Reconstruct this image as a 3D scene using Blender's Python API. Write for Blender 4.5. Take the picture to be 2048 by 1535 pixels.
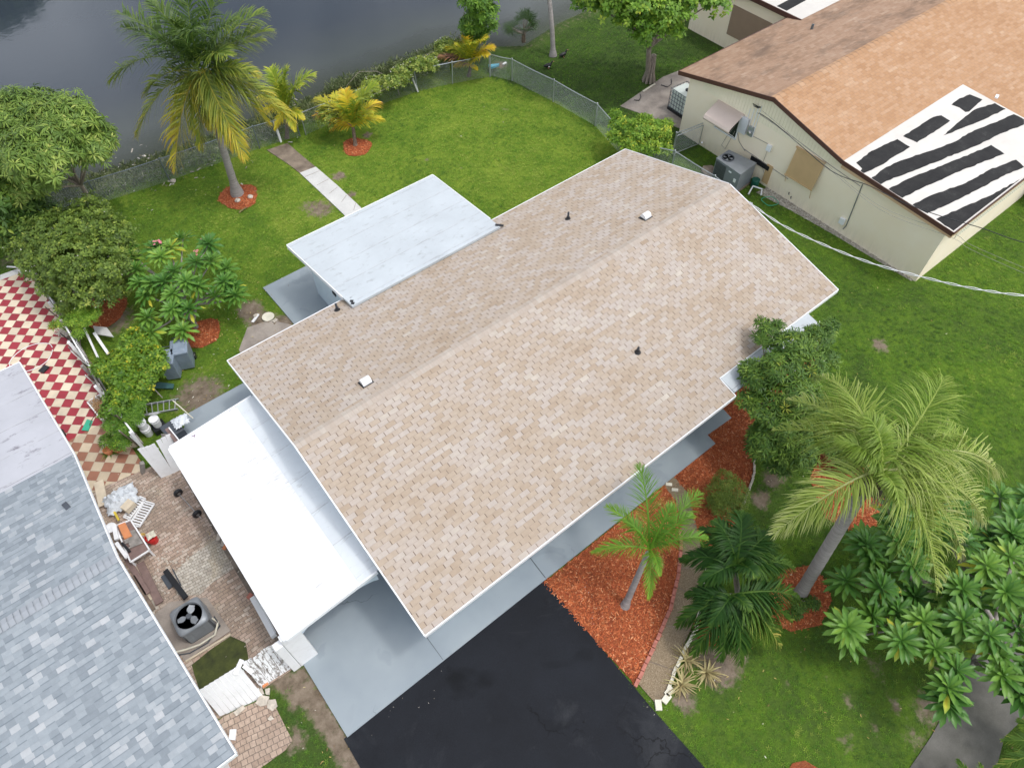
import bpy, math, random
import numpy as np
from mathutils import Vector, Matrix
random.seed(7); RNG = np.random.default_rng(11)
R = math.radians
S = bpy.context.scene
C = S.collection
for o in list(bpy.data.objects): bpy.data.objects.remove(o, do_unlink=True)

# ------------------------------------------------------------------ camera, sky, sun, exposure
CAMH = 20.0
PITCH = 53.743; YAW = 38.757; FOC = 1421.0
cam_d = bpy.data.cameras.new('camera'); cam = bpy.data.objects.new('camera', cam_d); C.objects.link(cam)
cam.location = (0, 0, CAMH); cam.rotation_euler = (R(90-PITCH), 0, R(-YAW))
cam_d.sensor_width = 36; cam_d.lens = FOC/2048*36; cam_d.clip_start = 0.1; cam_d.clip_end = 3000
S.camera = cam
SUN_EL = 67.0; SUN_DIR = Vector((0.64*math.cos(R(SUN_EL)), -0.77*math.cos(R(SUN_EL)), math.sin(R(SUN_EL)))).normalized()
w = bpy.data.worlds.new('World'); S.world = w; w.use_nodes = True
nt = w.node_tree; nt.nodes.clear()
out = nt.nodes.new('ShaderNodeOutputWorld'); bg = nt.nodes.new('ShaderNodeBackground')
sky = nt.nodes.new('ShaderNodeTexSky'); sky.sky_type = 'NISHITA'; sky.sun_disc = False
sky.sun_elevation = R(SUN_EL); sky.sun_rotation = math.atan2(SUN_DIR.x, SUN_DIR.y)
sky.dust_density = 4.0; sky.air_density = 1.0; sky.ozone_density = 1.0
hsv = nt.nodes.new('ShaderNodeHueSaturation'); hsv.inputs['Saturation'].default_value = 0.34
tc = nt.nodes.new('ShaderNodeTexCoord'); nz = nt.nodes.new('ShaderNodeTexNoise'); nz.inputs['Scale'].default_value = 3.2; nz.inputs['Detail'].default_value = 5
rp = nt.nodes.new('ShaderNodeValToRGB'); rp.color_ramp.elements[0].position = 0.36; rp.color_ramp.elements[1].position = 0.62
rp.color_ramp.elements[0].color = (0.45, 0.47, 0.52, 1); rp.color_ramp.elements[1].color = (1.6, 1.58, 1.55, 1)
mx = nt.nodes.new('ShaderNodeMix'); mx.data_type = 'RGBA'; mx.blend_type = 'MULTIPLY'; mx.inputs[0].default_value = 1
nt.links.new(sky.outputs[0], hsv.inputs['Color']); nt.links.new(tc.outputs['Generated'], nz.inputs['Vector'])
nt.links.new(nz.outputs[0], rp.inputs[0]); nt.links.new(hsv.outputs[0], mx.inputs[6]); nt.links.new(rp.outputs[0], mx.inputs[7])
sx3 = nt.nodes.new('ShaderNodeSeparateXYZ'); nt.links.new(tc.outputs['Generated'], sx3.inputs[0])
hr = nt.nodes.new('ShaderNodeValToRGB'); hr.color_ramp.elements[0].position = 0.05; hr.color_ramp.elements[1].position = 0.9   # overcast: pale haze low in the sky
hr.color_ramp.elements[0].color = (1.75, 1.72, 1.68, 1); hr.color_ramp.elements[1].color = (0.78, 0.79, 0.80, 1)
mx2 = nt.nodes.new('ShaderNodeMix'); mx2.data_type = 'RGBA'; mx2.blend_type = 'MULTIPLY'; mx2.inputs[0].default_value = 1
nt.links.new(sx3.outputs[2], hr.inputs[0]); nt.links.new(mx.outputs[2], mx2.inputs[6]); nt.links.new(hr.outputs[0], mx2.inputs[7])
nt.links.new(mx2.outputs[2], bg.inputs[0]); bg.inputs[1].default_value = 0.15
nt.links.new(bg.outputs[0], out.inputs[0])
sd = bpy.data.lights.new('sun', 'SUN'); sd.energy = 0.62; sd.angle = R(5); sd.color = (1.0, 0.965, 0.92)
sun = bpy.data.objects.new('sun', sd); C.objects.link(sun); sun.location = SUN_DIR*60
sun.rotation_euler = (-SUN_DIR).to_track_quat('-Z', 'Y').to_euler()
S.render.engine = 'CYCLES'
S.view_settings.view_transform = 'Standard'; S.view_settings.look = 'None'; S.view_settings.gamma = 1
S.view_settings.exposure = 0.66
S.render.resolution_x = 1024; S.render.resolution_y = 767

# ------------------------------------------------------------------ measuring: photo pixel -> world point at height z
CM = np.array(cam.rotation_euler.to_matrix())
CO = np.array([0, 0, CAMH])
def ray(px, py): return CM @ np.array([px-1024., 767.5-py, -FOC])
def P(px, py, z=0.0):
    d = ray(px, py); t = (z-CAMH)/d[2]; return CO + d*t
def PXX(px, py, X):
    d = ray(px, py); return CO + d*(X/d[0])
def PYY(px, py, Y):
    d = ray(px, py); return CO + d*(Y/d[1])
def XY(pts, z=0.0): return [tuple(P(x, y, z)[:2]) for x, y in pts]

# ------------------------------------------------------------------ object helpers
WL = {}
def wl(o): return WL.get(o.name, np.zeros(3))
def tag(o, label=None, cat=None, group=None, kind=None):
    if label: o['label'] = label
    if cat: o['category'] = cat
    if group: o['group'] = group
    if kind: o['kind'] = kind
    return o
def thing(name, loc, label, cat, group=None):
    o = bpy.data.objects.new(name, None); C.objects.link(o); o.location = tuple(float(v) for v in loc)
    o.empty_display_size = 0.2; WL[o.name] = np.array(loc, float)
    return tag(o, label, cat, group)
def link(name, me, parent=None, loc=None):
    o = bpy.data.objects.new(name, me); C.objects.link(o)
    if parent: o.parent = parent; WL[o.name] = wl(parent)
    else:
        l = np.zeros(3) if loc is None else np.array(loc, float); o.location = tuple(l); WL[o.name] = l
    return o
def rotm(ax, a): return np.array(Matrix.Rotation(a, 3, ax))
class MB:
    def __init__(s): s.v = []; s.f = []; s.m = []; s.mi = 0; s.uv = None
    def add(s, vs, fs):
        b = len(s.v); s.v += [tuple(float(c) for c in v) for v in vs]
        for f in fs: s.f.append([b+i for i in f]); s.m.append(s.mi)
        return s
    def box(s, c, d, rz=0, M3=None, taper=1.0):
        c = np.array(c, float); x, y, z = np.array(d)/2.0
        vs = np.array([[-x,-y,-z],[x,-y,-z],[x,y,-z],[-x,y,-z],[-x*taper,-y*taper,z],[x*taper,-y*taper,z],[x*taper,y*taper,z],[-x*taper,y*taper,z]])
        M3 = rotm('Z', rz) if M3 is None else M3
        return s.add(vs @ M3.T + c, [[0,3,2,1],[4,5,6,7],[0,1,5,4],[1,2,6,5],[2,3,7,6],[3,0,4,7]])
    def beam(s, a, b, wd, th, up=(0,0,1)):
        a = np.array(a, float); b = np.array(b, float); d = b-a; L = np.linalg.norm(d); d /= L
        sd_ = np.cross(d, up); n = np.linalg.norm(sd_)
        sd_ = np.array([1.,0,0]) if n < 1e-6 else sd_/n
        u = np.cross(sd_, d); M3 = np.stack([sd_, d, u], 1)
        return s.box((a+b)/2, (wd, L, th), M3=M3)
    def prism(s, xy, z0, z1):
        n = len(xy)
        a = sum(xy[i][0]*xy[(i+1)%n][1]-xy[(i+1)%n][0]*xy[i][1] for i in range(n))
        if a < 0:
            xy = xy[::-1]; z0 = z0 if np.isscalar(z0) else list(z0)[::-1]; z1 = z1 if np.isscalar(z1) else list(z1)[::-1]
        z0 = [z0]*n if np.isscalar(z0) else z0; z1 = [z1]*n if np.isscalar(z1) else z1
        vs = [(x, y, z0[i]) for i, (x, y) in enumerate(xy)]+[(x, y, z1[i]) for i, (x, y) in enumerate(xy)]
        fs = [list(range(n))[::-1], [n+i for i in range(n)]]+[[i, (i+1)%n, n+(i+1)%n, n+i] for i in range(n)]
        return s.add(vs, fs)
    def tube(s, pts, r, n=8, cap=True):
        pts = [np.array(p, float) for p in pts]; k = len(pts)
        r = [r]*k if np.isscalar(r) else r
        vs = []; ref = None
        for i, p in enumerate(pts):
            d = pts[min(i+1, k-1)]-pts[max(i-1, 0)]; d = d/(np.linalg.norm(d)+1e-9)
            if ref is None:
                ref = np.cross(d, (0, 0, 1.)); 
                if np.linalg.norm(ref) < 1e-3: ref = np.array([1., 0, 0])
            ref = ref-d*np.dot(ref, d); ref /= np.linalg.norm(ref); q = np.cross(d, ref)
            for j in range(n):
                a = 2*math.pi*j/n; vs.append(p+r[i]*(math.cos(a)*ref+math.sin(a)*q))
        fs = [[i*n+j, i*n+(j+1)%n, (i+1)*n+(j+1)%n, (i+1)*n+j] for i in range(k-1) for j in range(n)]
        if cap: fs += [list(range(n))[::-1], [(k-1)*n+j for j in range(n)]]
        return s.add(vs, fs)
    def lathe(s, c, prof, n=20, M3=None):
        c = np.array(c, float); vs = []; k = len(prof)
        M3 = np.eye(3) if M3 is None else M3
        for r, z in prof:
            for j in range(n):
                a = 2*math.pi*j/n; vs.append(M3 @ np.array([r*math.cos(a), r*math.sin(a), z])+c)
        fs = [[i*n+j, i*n+(j+1)%n, (i+1)*n+(j+1)%n, (i+1)*n+j] for i in range(k-1) for j in range(n)]
        if prof[0][0] > 1e-4: fs.append(list(range(n))[::-1])
        if prof[-1][0] > 1e-4: fs.append([(k-1)*n+j for j in range(n)])
        return s.add(vs, fs)
    def rock(s, c, r, fl=0.7, n=7, m=5):
        c = np.array(c, float); vs = []; 
        for i in range(m+1):
            t = math.pi*i/m
            for j in range(n):
                a = 2*math.pi*j/n; k = r*random.uniform(0.8, 1.15) if 0 < i < m else r*0.95
                vs.append(c+np.array([k*math.sin(t)*math.cos(a), k*math.sin(t)*math.sin(a), k*fl*math.cos(t)]))
        return s.add(vs, [[i*n+j, (i+1)*n+j, (i+1)*n+(j+1)%n, i*n+(j+1)%n] for i in range(m) for j in range(n)])
    def build(s, name, mats, parent=None, base=True, smooth=False, bevel=0, label=None, cat=None, group=None, kind=None):
        v = np.array(s.v, float)
        if parent is not None: loc = wl(parent)
        elif base: 
            mn = v.min(0); mxx = v.max(0); loc = np.array([(mn[0]+mxx[0])/2, (mn[1]+mxx[1])/2, mn[2]])
        else: loc = np.zeros(3)
        me = bpy.data.meshes.new(name); me.from_pydata((v-loc).tolist(), [], s.f)
        for m in (mats if isinstance(mats, (list, tuple)) else [mats]): me.materials.append(m)
        me.polygons.foreach_set('material_index', s.m)
        if smooth: me.polygons.foreach_set('use_smooth', [True]*len(me.polygons))
        if s.uv is not None:
            l = me.uv_layers.new(name='UVMap')
            l.data.foreach_set('uv', np.array([s.uv[i] for f in s.f for i in f], float).ravel())
        me.update()
        o = link(name, me, parent, loc)
        if bevel:
            b = o.modifiers.new('bevel', 'BEVEL'); b.width = bevel; b.segments = 2; b.limit_method = 'ANGLE'
        if smooth:
            try: me.set_sharp_from_angle(angle=R(45))
            except Exception: pass
        return tag(o, label, cat, group, kind)
def copy_tree(o, loc, rz=0.0, label=None, scale=1.0):
    c = o.copy(); C.objects.link(c); c.location = tuple(loc); c.rotation_euler = (0, 0, rz); c.scale = (scale,)*3
    if label: c['label'] = label
    WL[c.name] = np.array(loc, float)
    for ch in [x for x in C.objects if x.parent == o]:
        d = ch.copy(); C.objects.link(d); d.parent = c
        for g in [x for x in C.objects if x.parent == ch]:
            e = g.copy(); C.objects.link(e); e.parent = d
    return c
def npmesh(name, V, F, mats, tint=None, parent=None, loc=None, smooth=False):
    """V (n,3), F (m,k) equal sized faces"""
    V = np.asarray(V, np.float32); F = np.asarray(F, np.int32)
    l = wl(parent) if parent is not None else (np.zeros(3) if loc is None else np.array(loc, float))
    me = bpy.data.meshes.new(name); me.vertices.add(len(V)); me.vertices.foreach_set('co', (V-l.astype(np.float32)).ravel())
    k = F.shape[1]; me.loops.add(F.size); me.loops.foreach_set('vertex_index', F.ravel())
    me.polygons.add(len(F)); me.polygons.foreach_set('loop_start', np.arange(0, F.size, k, dtype=np.int32))
    if smooth: me.polygons.foreach_set('use_smooth', np.ones(len(F), bool))
    if tint is not None:
        a = me.attributes.new('tint', 'FLOAT', 'POINT'); a.data.foreach_set('value', np.asarray(tint, np.float32))
    for m in (mats if isinstance(mats, (list, tuple)) else [mats]): me.materials.append(m)
    me.update(calc_edges=True)
    return link(name, me, parent, l)

# ------------------------------------------------------------------ materials
def lin(c):
    return tuple(((x/255.)/12.92 if x/255. <= 0.04045 else ((x/255.+0.055)/1.055)**2.4) for x in c)+(1.0,)
class NT:
    def __init__(s, name):
        s.mat = bpy.data.materials.new(name); s.mat.use_nodes = True; s.t = s.mat.node_tree
        s.b = s.t.nodes['Principled BSDF']; s.o = s.t.nodes['Material Output']
    def n(s, ty, **kw):
        x = s.t.nodes.new(ty)
        for k, v in kw.items(): setattr(x, k, v)
        return x
    def l(s, a, b): s.t.links.new(a, b)
    def co(s, kind='Object'):
        return s.n('ShaderNodeTexCoord').outputs[kind]
    def pos(s): return s.n('ShaderNodeNewGeometry').outputs['Position']
    def map(s, v, scale=(1,1,1), rot=(0,0,0), loc=(0,0,0)):
        m = s.n('ShaderNodeMapping'); m.inputs['Scale'].default_value = scale; m.inputs['Rotation'].default_value = rot; m.inputs['Location'].default_value = loc
        s.l(v, m.inputs[0]); return m.outputs[0]
    def noise(s, v, scale, detail=4, rough=0.55, dist=0):
        n = s.n('ShaderNodeTexNoise'); n.inputs['Scale'].default_value = scale; n.inputs['Detail'].default_value = detail
        n.inputs['Roughness'].default_value = rough; n.inputs['Distortion'].default_value = dist
        s.l(v, n.inputs['Vector']); return n.outputs[0]
    def ramp(s, f, stops, interp='LINEAR'):
        r = s.n('ShaderNodeValToRGB'); cr = r.color_ramp; cr.interpolation = interp
        while len(cr.elements) < len(stops): cr.elements.new(0.5)
        for e, (p, c) in zip(cr.elements, stops):
            e.position = p; e.color = c if len(c) == 4 else tuple(c)+(1.0,)
        s.l(f, r.inputs[0]); return r.outputs[0]
    def math(s, op, a, b=None, c=None):
        m = s.n('ShaderNodeMath', operation=op)
        for i, x in enumerate((a, b, c)):
            if x is None: continue
            if isinstance(x, (int, float)): m.inputs[i].default_value = x
            else: s.l(x, m.inputs[i])
        return m.outputs[0]
    def mix(s, f, a, b, mode='MIX'):
        m = s.n('ShaderNodeMix', data_type='RGBA', blend_type=mode)
        for i, x in ((0, f), (6, a), (7, b)):
            if isinstance(x, (int, float)): m.inputs[i].default_value = x
            elif isinstance(x, tuple): m.inputs[i].default_value = x
            else: s.l(x, m.inputs[i])
        return m.outputs[2]
    def mr(s, f, a, b, c=0, d=1):
        m = s.n('ShaderNodeMapRange'); s.l(f, m.inputs[0])
        for i, x in zip((1, 2, 3, 4), (a, b, c, d)): m.inputs[i].default_value = x
        return m.outputs[0]
    def attr(s, name): return s.n('ShaderNodeAttribute', attribute_name=name).outputs['Fac']
    def bump(s, h, st=0.3, dist=0.02):
        b = s.n('ShaderNodeBump'); b.inputs['Strength'].default_value = st; b.inputs['Distance'].default_value = dist
        s.l(h, b.inputs['Height']); s.l(b.outputs[0], s.b.inputs['Normal'])
    def col(s, c, rough=0.7, metal=0, spec=None):
        if isinstance(c, tuple): s.b.inputs['Base Color'].default_value = c
        else: s.l(c, s.b.inputs['Base Color'])
        if isinstance(rough, (int, float)): s.b.inputs['Roughness'].default_value = rough
        else: s.l(rough, s.b.inputs['Roughness'])
        s.b.inputs['Metallic'].default_value = metal
        if spec is not None: s.b.inputs['Specular IOR Level'].default_value = spec
        return s.mat
def paint(name, c, rough=0.6, var=0.12, scale=3.0, metal=0, bump=0.0, dirt=None, damt=0.5):
    t = NT(name); v = t.pos(); n = t.noise(v, scale, 6, 0.6)
    c1 = tuple(x*(1-var) for x in c[:3])+(1,); c2 = tuple(min(1, x*(1+var)) for x in c[:3])+(1,)
    k = t.ramp(n, [(0.3, c1), (0.7, c2)])
    if dirt is not None:
        m = t.ramp(t.noise(v, scale*2.3, 8, 0.7), [(0.5, (0, 0, 0)), (0.72, (damt,)*3)]); k = t.mix(m, k, dirt)
    if bump: t.bump(t.noise(v, scale*12, 4), bump, 0.01)
    return t.col(k, rough, metal)
W = (0.78, 0.79, 0.80, 1)
m_white = paint('white_paint', W, 0.5, 0.04, 2, dirt=(0.45, 0.43, 0.40, 1), damt=0.25)
m_trim = paint('trim_white', (0.80, 0.82, 0.84, 1), 0.4, 0.03)
m_bluewall = paint('pale_blue_stucco', (0.56, 0.66, 0.73, 1), 0.85, 0.04, 2, bump=0.2)
m_blueslab_c = lin((160, 172, 180))
m_galv = paint('galvanised_steel', (0.42, 0.45, 0.47, 1), 0.45, 0.15, 6, 0.6)
m_dkgalv = paint('dull_steel', (0.16, 0.19, 0.21, 1), 0.5, 0.2, 6, 0.4)
m_black = paint('black_plastic', (0.015, 0.016, 0.019, 1), 0.4, 0.2, 5)
m_dkgrey = paint('dark_grey_plastic', (0.055, 0.065, 0.08, 1), 0.45, 0.15, 4)
m_bin = paint('bin_grey_plastic', (0.20, 0.25, 0.31, 1), 0.4, 0.15, 4, dirt=(0.35, 0.36, 0.36, 1), damt=0.3)
m_wood = paint('weathered_wood', (0.16, 0.12, 0.09, 1), 0.85, 0.35, 7)
m_greywood = paint('grey_wood', (0.28, 0.26, 0.24, 1), 0.85, 0.3, 7)
m_board = paint('pale_board', (0.58, 0.50, 0.38, 1), 0.8, 0.1, 5)
m_terra = paint('terracotta', (0.50, 0.20, 0.09, 1), 0.8, 0.15, 6)
m_red = paint('red_plastic', (0.55, 0.02, 0.02, 1), 0.35, 0.1, 5)
m_green = paint('green_plastic', (0.04, 0.42, 0.26, 1), 0.4, 0.1, 5)
m_teal = paint('dark_teal_board', (0.05, 0.13, 0.13, 1), 0.6, 0.2, 5)
m_cyan = paint('pale_blue_plastic', (0.08, 0.35, 0.48, 1), 0.5, 0.15, 5)
m_orange = paint('orange_tile', (0.62, 0.24, 0.10, 1), 0.7, 0.1, 5)
m_stone = paint('pale_stone', (0.52, 0.47, 0.40, 1), 0.9, 0.25, 8, dirt=(0.2, 0.18, 0.15, 1))
m_brick = paint('red_edging_brick', (0.42, 0.16, 0.12, 1), 0.9, 0.25, 9)
m_cream = paint('cream_block', (0.66, 0.63, 0.52, 1), 0.8, 0.1, 6)
m_brown = paint('brown_board', (0.20, 0.135, 0.12, 1), 0.75, 0.2, 5)
m_steel = paint('bare_steel', (0.55, 0.55, 0.55, 1), 0.3, 0.1, 6, 0.9)
m_glass = paint('dark_glass', (0.03, 0.035, 0.04, 1), 0.08, 0.1, 2)
m_acgrey = paint('unit_grey_metal', (0.25, 0.27, 0.29, 1), 0.45, 0.08, 4, 0.3)
m_acdark = paint('unit_dark_panel', (0.09, 0.10, 0.115, 1), 0.5, 0.1, 4, 0.2)
m_pink = paint('pink_flower', (0.75, 0.22, 0.30, 1), 0.6, 0.15, 8)
m_wflower = paint('white_flower', (0.82, 0.80, 0.72, 1), 0.6, 0.05, 8)
m_yfruit = paint('coconut_husk', (0.30, 0.28, 0.05, 1), 0.6, 0.3, 8)
m_foil = paint('crumpled_plastic_film', (0.62, 0.66, 0.70, 1), 0.2, 0.15, 9, bump=0.6)
m_awn = paint('beige_awning_metal', (0.60, 0.50, 0.44, 1), 0.35, 0.05, 2, 0.1)
m_shut = paint('tan_shutter_metal', (0.55, 0.38, 0.20, 1), 0.45, 0.06, 3)
m_fasc = paint('dark_red_brown_fascia', (0.085, 0.035, 0.028, 1), 0.5, 0.1, 3)
m_tanfasc = paint('tan_fascia_board', (0.58, 0.40, 0.25, 1), 0.6, 0.08, 2)
m_skin = paint('duck_feather', (0.012, 0.012, 0.014, 1), 0.5, 0.2, 8)
m_duckred = paint('duck_face', (0.6, 0.25, 0.18, 1), 0.6, 0.1, 8)

def m_yellow():
    t = NT('cream_yellow_stucco'); v = t.pos(); n = t.noise(v, 0.7, 6, 0.65)
    k = t.ramp(n, [(0.3, (0.88, 0.77, 0.59, 1)), (0.7, (0.91, 0.82, 0.67, 1))])
    sep = t.n('ShaderNodeSeparateXYZ'); t.l(v, sep.inputs[0])
    st = t.noise(t.map(v, (3, 3, 0.5)), 2.2, 6, 0.7)
    lo = t.math('MULTIPLY', t.mr(sep.outputs[2], 0.0, 0.7, 1, 0), t.mr(st, 0.42, 0.65))
    k = t.mix(t.math('MULTIPLY', lo, 0.28), k, (0.36, 0.33, 0.22, 1))
    t.bump(t.noise(v, 40, 3), 0.15, 0.01)
    return t.col(k, 0.85)
m_yel = m_yellow()

def shingle(name, stops, w_, e_, slot=0.05, slotdark=0.55, tile=1.0, dirt=None, mode='three'):
    """UV: u metres along the course, v metres up the slope"""
    t = NT(name); uv = t.n('ShaderNodeUVMap', uv_map='UVMap').outputs[0]
    sp = t.n('ShaderNodeSeparateXYZ'); t.l(uv, sp.inputs[0]); u, v = sp.outputs[0], sp.outputs[1]
    rowf = t.math('DIVIDE', v, e_); row = t.math('FLOOR', rowf); fr = t.math('FRACT', rowf)
    wn0 = t.n('ShaderNodeTexWhiteNoise', noise_dimensions='1D'); t.l(row, wn0.inputs['W'])
    off = t.math('ADD', t.math('MULTIPLY', row, 0.5), t.math('MULTIPLY', wn0.outputs[0], 0.22 if mode == 'three' else 3.0))
    uf = t.math('ADD', t.math('DIVIDE', u, w_), off)
    cell = t.math('FLOOR', uf); fu = t.math('FRACT', uf)
    cv = t.n('ShaderNodeCombineXYZ'); t.l(cell, cv.inputs[0]); t.l(row, cv.inputs[1])
    wn = t.n('ShaderNodeTexWhiteNoise', noise_dimensions='2D'); t.l(cv.outputs[0], wn.inputs['Vector'])
    big = t.noise(uv, 0.55, 3, 0.6)
    cl = t.noise(t.map(cv.outputs[0], (0.33, 0.5, 1)), 1.0, 1)
    a_, b_, c_ = (0.44, 0.80, 0.30) if mode == 'three' else (0.90, 0.35, 0.08)
    f = t.math('ADD', t.math('MULTIPLY', wn.outputs[0], a_), t.math('ADD', t.math('MULTIPLY', t.math('SUBTRACT', big, 0.5), b_), t.math('MULTIPLY', cl, c_)))
    k = t.ramp(f, stops)
    g = t.noise(uv, 160, 2, 0.7)
    k = t.mix(1.0, k, t.ramp(g, [(0.3, (0.86,)*3), (0.7, (1.12,)*3)]), 'MULTIPLY')
    k = t.mix(1.0, k, t.ramp(t.noise(uv, 7, 5, 0.7), [(0.3, (0.92,)*3), (0.7, (1.06,)*3)]), 'MULTIPLY')
    sl = t.math('LESS_THAN', t.math('ABSOLUTE', t.math('SUBTRACT', fu, 0.5)), slot)
    wn2 = t.n('ShaderNodeTexWhiteNoise', noise_dimensions='3D'); t.l(cv.outputs[0], wn2.inputs['Vector'])
    if mode == 'three':
        slf = t.math('MULTIPLY', t.math('MULTIPLY', t.math('LESS_THAN', fu, slot), t.math('LESS_THAN', fr, 0.86)), t.mr(wn2.outputs[0], 0, 1, 0.55, 1.0))
        k = t.mix(slf, k, tuple(slotdark*c for c in (0.36, 0.26, 0.20))+(1,))
    shade_line = t.math('LESS_THAN', fr, 0.075)  # shadow line along the foot of each course, painted into the colour
    if mode != 'three': shade_line = t.math('MULTIPLY', t.math('LESS_THAN', fr, 0.15), t.math('GREATER_THAN', wn2.outputs[0], 0.45))
    k = t.mix(t.math('MULTIPLY', shade_line, 0.22 if mode == 'three' else 0.6), k, (0.16, 0.13, 0.11, 1) if mode == 'three' else (0.12, 0.15, 0.18, 1))
    if dirt:
        dm = t.ramp(t.noise(t.map(uv, (0.5, 1, 1)), 0.9, 6, 0.65), [(0.50, (0, 0, 0)), (0.68, (1, 1, 1))])
        k = t.mix(t.math('MULTIPLY', dm, dirt[1]), k, dirt[0])
    h = t.math('ADD', t.math('MULTIPLY', fr, -0.4), t.math('MULTIPLY', g, 0.6))
    t.bump(h, 0.35, 0.006)
    return t.col(k, 0.9, spec=0.2)
m_shing = shingle('tan_shingles', [(0.0, (0.345, 0.27, 0.20, 1)), (0.25, (0.395, 0.325, 0.255, 1)), (0.42, (0.41, 0.35, 0.295, 1)), (0.55, (0.425, 0.375, 0.335, 1)), (0.68, (0.46, 0.41, 0.35, 1)), (0.85, (0.54, 0.50, 0.44, 1))], 0.30, 0.143, 0.075, 0.4)
m_shing_ridge = shingle('tan_ridge_shingles', [(0.0, (0.38, 0.32, 0.265, 1)), (0.4, (0.415, 0.36, 0.31, 1)), (0.7, (0.44, 0.395, 0.345, 1))], 0.305, 0.145, 0.03, 0.8)
m_shing_y = shingle('orange_tan_shingles', [(0.0, (0.36, 0.205, 0.11, 1)), (0.3, (0.42, 0.25, 0.14, 1)), (0.55, (0.445, 0.28, 0.17, 1)), (0.85, (0.53, 0.38, 0.26, 1))], 0.30, 0.143, 0.05, 0.7)
m_shing_yd = shingle('stained_orange_shingles', [(0.0, (0.27, 0.175, 0.115, 1)), (0.3, (0.33, 0.215, 0.145, 1)), (0.55, (0.36, 0.245, 0.17, 1)), (0.85, (0.43, 0.32, 0.24, 1))], 0.30, 0.143, 0.04, 0.7, dirt=((0.10, 0.075, 0.06, 1), 0.62))
m_shing_g = shingle('blue_grey_laminated_shingles', [(0.05, (0.205, 0.235, 0.262, 1)), (0.4, (0.255, 0.29, 0.318, 1)), (0.74, (0.285, 0.32, 0.348, 1)), (0.88, (0.345, 0.372, 0.395, 1)), (1.0, (0.43, 0.445, 0.46, 1))], 0.20, 0.145, 0.05, 1, mode='lam')
m_ridge_g = paint('lilac_grey_ridge', (0.30, 0.325, 0.355, 1), 0.9, 0.06, 3)

def m_memb(name, base, stain, amt, sc, seam=None):
    t = NT(name); v = t.pos()
    n = t.noise(v, 0.8, 6, 0.6); k = t.ramp(n, [(0.35, tuple(x*0.93 for x in base)), (0.65, tuple(min(0.9, x*1.04) for x in base))])
    st = t.noise(t.map(v, (2.5, 6.0, 3)), sc, 10, 0.75, 0.3)
    k = t.mix(t.math('MULTIPLY', t.mr(st, 0.56, 0.68), amt), k, stain)
    sp = t.noise(v, 9, 6, 0.8); k = t.mix(t.math('MULTIPLY', t.mr(sp, 0.66, 0.74), amt*0.8), k, stain)
    if seam:
        s3 = t.n('ShaderNodeSeparateXYZ'); t.l(v, s3.inputs[0])
        yy = t.math('ADD', s3.outputs[1], t.math('MULTIPLY', t.noise(v, 1.3, 3), 0.07))
        q = t.math('FRACT', t.math('DIVIDE', t.math('ADD', yy, seam[1]), seam[0]))
        line = t.math('MULTIPLY', t.math('LESS_THAN', q, 0.022), t.mr(t.noise(v, 3, 6, 0.7), 0.38, 0.6))
        k = t.mix(t.math('MULTIPLY', line, seam[2]), k, (0.22, 0.22, 0.24, 1))
        q2 = t.math('LESS_THAN', t.math('ABSOLUTE', t.math('SUBTRACT', q, 0.06)), 0.05)
        k = t.mix(t.math('MULTIPLY', q2, 0.10), k, (0.45, 0.45, 0.45, 1))
    t.bump(t.noise(v, 5, 6, 0.6), 0.25, 0.02)
    return t.col(k, 0.55)
m_flat = m_memb('white_coated_membrane', (0.475, 0.52, 0.55), (0.24, 0.25, 0.25, 1), 0.6, 1.0, (1.0, 0.36, 0.75))
m_flat_g = m_memb('stained_white_membrane', (0.41, 0.42, 0.455), (0.11, 0.10, 0.12, 1), 0.95, 0.55, (1.0, 0.2, 0.9))

def m_corr():
    t = NT('white_corrugated_metal'); v = t.pos()
    n = t.noise(t.map(v, (1.2, 22.0, 1)), 2.2, 9, 0.72)
    big = t.noise(v, 0.55, 3)
    f = t.math('MULTIPLY', t.mr(n, 0.565, 0.64), t.mr(big, 0.46, 0.56))
    k = t.mix(t.math('MULTIPLY', f, 0.85), t.ramp(big, [(0.3, (0.72, 0.73, 0.745)), (0.7, (0.76, 0.77, 0.78))]), (0.22, 0.21, 0.21, 1))
    return t.col(k, 0.45)
m_carport = m_corr()

def m_slab():
    t = NT('painted_grey_concrete'); v = t.pos()
    n = t.noise(v, 0.45, 4, 0.5); k = t.ramp(n, [(0.35, (0.235, 0.28, 0.315)), (0.62, (0.30, 0.345, 0.375))])
    k = t.mix(t.math('MULTIPLY', t.mr(t.noise(v, 0.9, 3, 0.4, 0.8), 0.62, 0.66), 0.30), k, (0.175, 0.215, 0.25, 1))
    vo = t.n('ShaderNodeTexVoronoi', feature='DISTANCE_TO_EDGE'); vo.inputs['Scale'].default_value = 0.33
    dv = t.n('ShaderNodeVectorMath', operation='ADD'); nn = t.n('ShaderNodeTexNoise'); nn.inputs['Scale'].default_value = 1.5; nn.inputs['Detail'].default_value = 6
    t.l(v, nn.inputs['Vector']); t.l(v, dv.inputs[0]); t.l(nn.outputs['Color'], dv.inputs[1]); t.l(dv.outputs[0], vo.inputs['Vector'])
    cr = t.math('MULTIPLY', t.math('LESS_THAN', vo.outputs[0], 0.0035), t.mr(big_ := t.noise(v, 0.35, 1), 0.54, 0.60))
    k = t.mix(t.math('MULTIPLY', cr, 0.6), k, (0.08, 0.09, 0.10, 1))
    k = t.mix(t.math('MULTIPLY', t.mr(t.noise(v, 26, 2), 0.74, 0.78), 0.5), k, (0.14, 0.16, 0.18, 1))
    t.bump(t.noise(v, 30, 4), 0.08, 0.01)
    return t.col(k, 0.5)
m_slabm = m_slab()
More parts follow.
